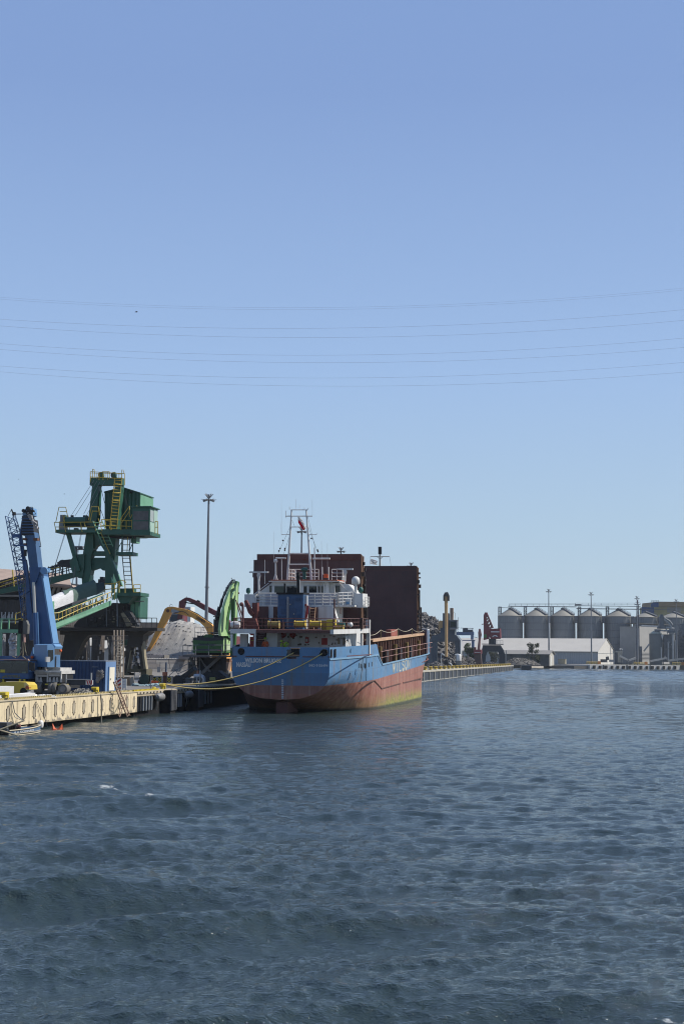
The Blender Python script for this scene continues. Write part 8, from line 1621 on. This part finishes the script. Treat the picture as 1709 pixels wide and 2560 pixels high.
X_ = K(1372, 815, 2.3, yaw=math.radians(22), py=1660); t = X_.thing('low_workshop', 'low dark workshop with dull grey roof in front of the white shed', 'shed'); he = X_.P(1372, 1636, 0).z; b = B(); b.box(-30, 0, 0, 11, -1, he); b.build('wall', M('workshop_dark', (.10, .095, .09), .8, var=.3, scale=.3), t); b = B(); b.extrude([(.01, 0, -1), (.01, 11, -1), (.01, 11, he), (.01, 5.5, he + 2), (.01, 0, he)], (.1, 0, 0)); gg = b.build('gable', M('gable_beige', (.50, .48, .42), .8, var=.1), t); b = B(); b.box(.11, .2, 2, 4.5, -.5, he - .8); b.build('door', mWhite, gg); b = B()
for y0, y1 in ((-1, 5.5), (12, 5.5)): b.add([(-30.5, y0, he - .15), (.8, y0, he - .15), (.8, y1, he + 2.1), (-30.5, y1, he + 2.1), (-30.5, y0, he + .1), (.8, y0, he + .1), (.8, y1, he + 2.35), (-30.5, y1, he + 2.35)], [(0, 1, 2, 3), (4, 7, 6, 5), (0, 4, 5, 1), (1, 5, 6, 2), (2, 6, 7, 3), (3, 7, 4, 0)])
b.build('roof', M('workshop_roof', (.27, .255, .235), .8, var=.1), t)
X_ = K(1402, 835, 2.5, yaw=.3); b = B(); X_.rect(b, 1394, 1648, 1412, 1660, 0, 4); X_.rect(b, 1393.5, 1647, 1412.5, 1648.5, -.1, 4.1); tag(b.build('beige_hut', M('hut_beige', (.34, .31, .22), .8), loc=X_.f.o, yaw=.3), 'small beige hut right of the low workshop', 'hut')
# grey wall block and process plant at the right
mPl = M('plant_grey', (.40, .39, .37), .8, var=.1, scale=.15)
X_ = K(1597, 885, 2.5, yaw=math.radians(-48)); t = X_.thing('elevator_building', 'pale grey windowless block with a dark band under its roof, behind the process silos', 'building'); b = B(); X_.rect(b, 1597, 1566, 1672, 1660, 0, 14); b.build('wall', mPl, t); b = B(); X_.rect(b, 1602, 1562.5, 1646, 1567.5, -.15, -.02); b.build('dark_band', M('band_blue', (.13, .16, .21), .7), t); b = B(); X_.rect(b, 1596, 1558, 1673, 1561.5, -.5, 14.5); b.build('roof', M('roof_pale', (.48, .46, .42), .7), t)
X_ = K(1640, 850, 2.5, yaw=0); t = X_.thing('process_silo', 'short dark process silo with a pale olive cap, at the right of the far quay', 'silo'); a, c = X_.P(1625, 1584, 0), X_.P(1657, 1584, 0); r = (c.x - a.x) / 2; b = B(); b.lathe([(r, 0), (r, a.z)], ((a.x + c.x) / 2, r, 0), 32); b.build('shell', M('process_grey', (.17, .19, .19), .6, var=.15, scale=.15), t, smooth=30); b = B(); b.lathe([(r + .2, a.z), (r * .5, a.z + 1.6), (0, a.z + 1.9)], ((a.x + c.x) / 2, r, 0), 32); b.build('roof', M('cap_olive', (.48, .47, .36), .6), t, smooth=30); b = B(); X_.rect(b, 1650.5, 1618, 1652.5, 1650, -.5, -.2); X_.poly(b, [(1651, 1586), (1657, 1588), (1655, 1600)], -.3, 0); b.build('pipe', mWhite, t)
X_ = K(1690, 852, 2.5, yaw=0); t = X_.thing('process_plant', 'cluster of dark process towers, pale pipes and ducts at the right picture edge', 'process plant')
b = B(); X_.rect(b, 1658, 1586, 1678, 1655, 1, 6); X_.rect(b, 1686, 1582, 1720, 1655, 2, 8); X_.rect(b, 1697, 1560, 1712, 1600, 3, 7); b.build('tower', M('plant_slate', (.14, .16, .18), .6, var=.25, scale=.3), t)
for x, y0, y1, r in ((1681, 1582, 1652, .75), (1669, 1606, 1652, .5), (1688, 1600, 1652, .4)): b = B(); X_.tub(b, (x, y1), (x, y0), .3, r, n=12); X_.tub(b, (x, y0 + 2), (x, y0), .3, r * 1.5, n=12); b.build('vertical_pipe', M('pipe_white', (.55, .56, .56), .5, var=.1), t, smooth=40)
b = B()
for pts, r in (([(1645, 1570), (1652, 1568), (1672, 1570), (1684, 1572)], .6), ([(1657, 1548), (1668, 1556), (1676, 1566), (1682, 1578)], .5), ([(1660, 1545), (1672, 1552), (1680, 1562)], .4), ([(1640, 1575), (1660, 1577), (1680, 1576)], .5)): b.path([X_.P(x, y, -.5) for x, y in pts], r, 8)
b.build('duct', M('duct_grey', (.35, .36, .36), .5, var=.25, scale=.5), t, smooth=40)
b = B(); X_.poly(b, [(1648, 1542), (1650, 1536), (1655, 1536), (1658, 1542), (1658, 1566), (1648, 1566)], -1, 1); X_.rect(b, 1644, 1566, 1664, 1572, -1.5, 1.5); X_.rect(b, 1636, 1573, 1650, 1579, -1, 1); X_.rect(b, 1668, 1576, 1686, 1582, -1, 2); b.build('elevator_head', M('plant_slate', (.14, .16, .18), .6), t)
b = B()
for i in range(60): x, y = R.uniform(1640, 1715), R.uniform(1560, 1652); X_.rect(b, x, y, x + R.uniform(.6, 4), y + R.uniform(.6, 7), -.9, -.6)
b.build('fitting', M('fitting_far', (.33, .32, .30), .7, var=.8, scale=.5), t)
b = B(); b.truss(X_.P(1699, 1655, -1), X_.P(1699, 1575, -1), 1.6, 1.6, 9, .14, rd=.1); b.truss(X_.P(1714, 1655, 0), X_.P(1714, 1590, 0), 3, 3, 6, .18, rd=.12); b.build('stair_tower', mGan, t)
b = B(); X_.rect(b, 1695, 1607, 1720, 1618, -1.2, -.6); X_.rect(b, 1700, 1622, 1720, 1655, -.5, .5); b.build('platform', M('plant_dark', (.07, .08, .09), .7), t)
X_ = K(1590, 846, 2.5, yaw=0); t = X_.thing('pipe_rack', 'tangle of dark steel stairs and pale pipes left of the process silo', 'pipe rack'); b = B()
for i in range(6): X_.rect(b, 1602, 1632 + i * 3.4, 1626, 1633.6 + i * 3.4, 0, 2)
X_.rect(b, 1597, 1616, 1604, 1655, 0, 1.4); b.build('stair', M('rack_slate', (.16, .165, .17), .7, var=.3), t); b = B(); X_.bar(b, (1608, 1628), (1622, 1610), .2, .8); X_.rect(b, 1586, 1560, 1588, 1655, 1, 2); X_.rect(b, 1590.5, 1570, 1596, 1655, 1.5, 2.2); b.build('pipe', mPl, t)
X_ = K(1548, 842, 2.5, yaw=0); t = X_.thing('grain_hut', 'small beige hut with roof fans at the foot of the fifth silo', 'hut'); b = B(); X_.rect(b, 1545, 1630, 1555, 1656, 0, 3); X_.rect(b, 1540, 1628, 1556, 1631, -.2, 3.2); b.build('wall', M('hut_stone', (.42, .40, .34), .8, var=.2), t); b = B(); 
for x in (1548, 1552): c = X_.P(x, 1624, 1); b.ball(c, .7, n=8, m=5)
b.build('fan', mGrey, t)
for k, (pts, lab) in enumerate((([(1548, 1640), (1570, 1651)], 'pale sloping grain conveyor left of the light mast on the far quay'), ([(1568, 1652), (1588, 1645)], 'pale conveyor rising toward the light mast on the far quay'), ([(1624, 1653), (1665, 1645)], 'long pale conveyor in front of the process silo'), ([(1668, 1652), (1715, 1646)], 'pale conveyor at the right picture edge'))):
    X_ = K(pts[0][0], 840, 2.5, yaw=0); t = X_.thing('grain_conveyor', lab, 'conveyor', 'grain conveyors on the far quay'); b = B(); a, c = X_.P(*pts[0], 0), X_.P(*pts[1], 0); b.beam(a, c, 1.2, 1.1); b.build('belt_housing', M('conv_pale', (.50, .48, .43), .7, var=.12), t); b = B(); b.beam(V(a.x * .8 + c.x * .2, 0, 0), a.lerp(c, .2), .3); b.beam(V(a.x * .2 + c.x * .8, 0, 0), a.lerp(c, .8), .3); b.build('support', mGan, t)
# yellow store behind at the right, and blue machine house
X_ = K(1680, 1010, 2.5, yaw=math.radians(-8)); t = X_.thing('yellow_store', 'big store with a brown roof and olive yellow wall panels behind the right silos', 'building'); b = B(); X_.rect(b, 1634, 1516, 1740, 1660, 0, 30); b.build('wall', M('store_olive', (.52, .46, .25), .8, var=.1, scale=.1), t); b = B(); X_.poly(b, [(1644, 1516), (1646, 1504), (1740, 1505), (1740, 1517)], -2, 32); b.build('roof', M('store_roof', (.36, .26, .15), .8, var=.15, scale=.15), t); b = B(); X_.rect(b, 1666, 1518, 1700, 1532, -.2, -.05); b.build('pale_panel', mPl, t); b = B(); X_.rect(b, 1590, 1519, 1740, 1521, -3, -2); X_.rect(b, 1600, 1523, 1740, 1526, -3, -2); b.build('blue_bridge', M('bridge_blue', (.10, .16, .27), .6, var=.2), t)
X_ = K(1635, 1000, 2.5); t = X_.thing('blue_machine_house', 'dark blue machine house above the silos beside the brown roof', 'machine house'); b = B(); X_.poly(b, [(1626, 1510), (1631, 1506), (1645, 1506), (1645, 1517), (1626, 1517)], 0, 5); X_.rect(b, 1602, 1518, 1634, 1534, 1, 4); b.build('body', M('house_blue', (.04, .09, .22), .6, var=.2), t); b = B(); X_.rect(b, 1627, 1508, 1629, 1660, 1.5, 3); b.rail([X_.P(1626, 1506, 0), X_.P(1645, 1505, 0)], 1.2, 2, .1, 2); b.build('frame', mGan, t)
# striped steel tower behind the third light mast
X_ = K(1592, 880, 2.5, yaw=0); t = X_.thing('lattice_tower', 'slim dark lattice tower with red top right behind a light mast', 'tower'); b = B(); b.truss(X_.P(1592.5, 1660, 0), X_.P(1592.5, 1512, 0), 2.2, 2.2, 22, .14, .9, .9, rd=.1); b.build('lattice', mGan, t); b = B(); X_.rect(b, 1591, 1500, 1594, 1512, -.3, .3); b.build('red_top', M('top_red', (.25, .08, .07), .7), t); b = B(); X_.rect(b, 1586.5, 1511, 1598, 1512.3, -1, 1); X_.rect(b, 1588, 1505, 1597, 1506, -.6, .6); b.build('platform', mGan, t)
for px, pt, lab in ((1371, 1473, 'grey light mast in front of the second silo, tallest on the far bank'), (1477, 1481, 'grey light mast in front of the fourth silo and the white shed'), (1592, 1491, 'grey light mast in front of the slim lattice tower'), (1690, 1499, 'grey light mast near the right picture edge')):
    t = light_mast(px, pt, 1600, 842, lab); t['group'] = 'light masts on the far bank'
# ------------------------------------------------------------------ far quay, white with dark fenders
X_ = K(1472, 806, 0, yaw=-.5, py=1665); t = X_.thing('white_quay', 'low white quay wall with evenly spaced dark fenders at the head of the basin', 'quay wall'); a = X_.P(1473, 1661.5, 0); zt = a.z
b = B(); b.box(a.x, a.x + 150, 0, 34, -2, zt); b.build('wall', M('quay_white', (.60, .585, .55), .8, var=.1, scale=.2, streak=.3, scol=(.4, .37, .32)), t)
b = B(); X_.rect(b, 1434, 1664.5, 1473, 1678, 1.5, 30); b.build('end_block', M('end_brown', (.15, .14, .12), .9, var=.3), t)
for i in range(15):
    x = a.x + 3.2 + i * 4.25; b = B(); b.box(x - .9 - (i % 3) * .15, x + .55, -.5, 0, .25, zt - .45 - (i % 2) * .1); b.build('fender', mBlack, t)
b = B()
for x in (9.3, 26.4, 43.6): b.box(a.x + x, a.x + x + .8, -.2, 0, -.5, zt - .1)
b.build('joint', mDark, t)
for k, (x0, x1, lab) in enumerate(((1465, 1500, 'yellow edge barrier on the far quay in front of the white shed gable'), (1583, 1617, 'yellow and orange edge barrier on the far quay below the lattice tower'), (1679, 1709, 'faded yellow barrier on the far quay near the right picture edge'))):
    Y_ = K(x0, 836, 2.5, yaw=0); t = Y_.thing('edge_barrier', lab, 'barrier', 'edge barriers on the far quay'); b = B(); p, q = Y_.P(x0, 1660, 0), Y_.P(x1, 1660, 0); b.rail([V(p.x, 0, .1), V(q.x, 0, .1)], 1.4, 1.6, .13, 3); b.build('rail', M('barrier_yellow', (.55, .38, .06), .6, var=.2), t); b = B(); b.box(q.x - 1.6, q.x, -.3, .4, .1, 1.9); b.build('orange_panel', M('barrier_orange', (.58, .22, .05), .6), t)
X_ = K(1510, 838, 2.5, yaw=0); t = X_.thing('dark_loader', 'dark loading machine standing before the white shed gable', 'loader'); b = B(); X_.rect(b, 1501, 1648, 1517, 1656, 0, 2); X_.poly(b, [(1514, 1650), (1514, 1642), (1520, 1641), (1522, 1650)], 0, 1.5); b.build('body', M('loader_dark', (.06, .065, .07), .7, var=.3), t); b = B(); X_.rect(b, 1522, 1649, 1535, 1655, .3, 1.5); b.build('tray', mGrey, t)
# barge at the end of the left quay
X_ = K(1317, 640, 0, yaw=.1, py=1668); t = X_.thing('dark_barge', 'low dark barge moored at the far end of the fendered quay', 'barge'); a, c = X_.P(1302, 1664.5, 0), X_.P(1328, 1664.5, 0); b = B(); b.xz([(a.x, -.5), (c.x - .6, -.5), (c.x, a.z - .6), (c.x - .1, a.z), (a.x, a.z)], 0, 4); b.build('hull', M('barge_slate', (.045, .05, .06), .6, var=.2), t); b = B(); b.box(a.x, c.x - .2, -.1, 4.1, a.z, a.z + .15); b.build('deck_edge', mGrey, t)
# rubble bank and weeds on the left bank before the sheds
heap(K(1310, 700, 2.28), [(1255, 1664), (1265, 1655), (1285, 1644), (1310, 1646), (1330, 1652), (1350, 1662)], 14, M('earth_grey', (.17, .155, .135), .95, var=.4, scale=.5, bump=.05), 'rubble_heap', 'long grey earth and rubble bank left of the bush near the sheds', 'rubble heap', 15, 500, None, (.2, .7))
# trees and bushes: tapered trunk, limbs, and leaf clumps through the crown
mBark = M('bark', (.09, .07, .05), .9); 
def leafmat(n, c): return M(n, c, .7, var=.45, scale=.8, spec=.2)
def tree(px, Y, pyt, pyb, wpx, seed, label, name='bush', cat='bush', mat=None, z=2.3):
    X_ = K(px, Y, z, yaw=0); h = X_.P(px, pyt, 0).z; w = wpx * Y / F / 2; t = X_.thing(name, label, cat); R = random.Random(seed); b = B(); b.tube((0, 0, -.3), (.1, 0, h * .5), .16, .08, n=7); tips = []
    for i in range(9): a = R.uniform(0, 6.28); p = V(.05, 0, h * R.uniform(.12, .4)); q = V(math.cos(a) * w * R.uniform(.3, .8), math.sin(a) * w * .6, h * R.uniform(.5, .92)); b.tube(p, q, .07, .02, n=5); tips.append(q)
    b.build('trunk', mBark, t); g = MB()
    cl = [(q, R.uniform(.16, .32) * w * 1.5) for q in tips] + [(V(R.uniform(-w, w) * .75, R.uniform(-w, w) * .5, h * R.uniform(.22, .9)), R.uniform(.14, .30) * w * 1.4) for _ in range(14)]
    for c, r in cl:
        for _ in range(120):
            d = V(R.gauss(0, 1), R.gauss(0, 1), R.gauss(0, .8)).normalized() * r * R.random() ** .4; s = R.uniform(.15, .34); u = V(R.gauss(0, 1), R.gauss(0, 1), R.gauss(0, 1)).normalized(); v = u.cross(V(R.gauss(0, 1), R.gauss(0, 1), R.gauss(0, 1))).normalized(); p = c + d
            g.add([p - u * s, p + v * s * .5, p + u * s, p - v * s * .5], [(0, 1, 2, 3)])
    g.build('crown', mat or leafmat('leaf_olive', (.075, .085, .04)), t); return t
tree(1331, 715, 1606, 1652, 34, 3, 'bushy olive green tree in front of the low workshop', 'small_tree', 'tree')
tree(1343, 722, 1637, 1660, 14, 31, 'low bush at the right foot of the small tree')
tree(1174, 660, 1617, 1650, 22, 5, 'dark green bush left of the smaller red crane', mat=leafmat('leaf_dark', (.05, .065, .035)))
tree(1168, 780, 1603, 1640, 26, 7, 'pale green tree under the blue gantry girder', 'small_tree', 'tree', leafmat('leaf_green', (.09, .13, .04)))
tree(1232, 760, 1630, 1664, 30, 8, 'hazy olive scrub seen through the red crane portal', mat=leafmat('leaf_haze', (.11, .115, .07)))
# ------------------------------------------------------------------ power lines across the river and birds
for k, (pts, lab) in enumerate((([(0, 743), (760, 769), (1709, 720)], 'topmost power line across the sky'), ([(0, 745), (760, 771), (1709, 722)], 'power line just below the topmost one, almost touching it'), ([(0, 798), (740, 821), (1709, 774)], 'upper line of the second pair of power lines'), ([(0, 812), (800, 841), (1709, 798)], 'lower line of the second pair of power lines'), ([(0, 859), (800, 888), (1709, 845)], 'upper line of the third pair of power lines'), ([(0, 871), (830, 904), (1709, 866)], 'lower line of the third pair of power lines'), ([(0, 915), (830, 945), (1709, 906)], 'upper line of the lowest pair of power lines'), ([(0, 927), (860, 963), (1709, 928)], 'lowest power line across the sky'))):
    YP_ = 420; A, Bm, Cc = (at(*p, YP_) for p in pts); b = B(); q = []
    M3 = np.array([[p.x ** 2, p.x, 1] for p in (A, Bm, Cc)]); co = np.linalg.solve(M3, np.array([p.z for p in (A, Bm, Cc)]))
    x0, x1 = A.x - 60, Cc.x + 60; o = V(Bm.x, YP_, Bm.z)
    for i in range(65): x = x0 + (x1 - x0) * i / 64; q.append(V(x, YP_ + (k % 2) * 1.5, co[0] * x * x + co[1] * x + co[2]) - o)
    b.path(q, .017 if k < 2 else .024, 5); tag(b.build('power_line', M('cable_grey', (.26, .28, .30), .6), loc=o), lab, 'power line', 'power lines across the river')
def bird(px, py, Y, span, label, tilt):
    c = at(px, py, Y); t = thing('bird', label, 'bird', Frame(c.x, c.y, c.z, 0)); b = B(); s = span
    b.ball((0, 0, 0), s * .13, 1.7, .8, .7, n=8, m=6); b.ball((s * .24, 0, .02), s * .075, 1.1, 1, 1, n=6, m=5); b.add([V(-s * .2, .02, 0), V(-s * .36, .1, 0), V(-s * .36, -.06, .02)], [(0, 1, 2)])
    for sg in (-1, 1):
        r0, r1, r2 = V(.1 * s, sg * .05, .02), V(.16 * s, sg * s * .25 * .5, tilt * s * .12), V(-.05 * s, sg * s * .55 * .5, tilt * s * .02)
        for a_, b_, w0, w1 in ((r0, r1, .2 * s, .18 * s), (r1, r2, .18 * s, .04 * s)): b.add([a_, b_, b_ - V(w1, 0, 0), a_ - V(w0, 0, 0), a_ + V(0, 0, .02), b_ + V(0, 0, .02), b_ - V(w1, 0, -.02), a_ - V(w0, 0, -.02)], [(0, 1, 2, 3), (7, 6, 5, 4), (0, 4, 5, 1), (2, 6, 7, 3)])
    b.build('body', M('bird_dark', (.03, .03, .03), .8), t); return t
bird(341, 780, 160, .55, 'dark bird gliding just below the topmost power lines', 1.0)
bird(161, 1235, 300, .6, 'tiny bird left of the top of the green loader', .6)
bird(47, 1198, 300, .5, 'tiny bird high above the blue crane boom', .4)
# ------------------------------------------------------------------ thin summer haze over the harbour
hz = bpy.data.materials.new('haze'); hz.use_nodes = True; nt = hz.node_tree; nt.nodes.clear()
o_ = nt.nodes.new('ShaderNodeOutputMaterial'); pv = nt.nodes.new('ShaderNodeVolumePrincipled'); nt.links.new(pv.outputs[0], o_.inputs['Volume'])
pv.inputs['Color'].default_value = (0.80, 0.88, 0.97, 1); pv.inputs['Density'].default_value = 0.00006; pv.inputs['Anisotropy'].default_value = 0.2
b = MB(); b.box(-1600, 1700, -60, 6100, -7, 135); hb_o = b.build('haze', hz); tag(hb_o, kind='stuff')
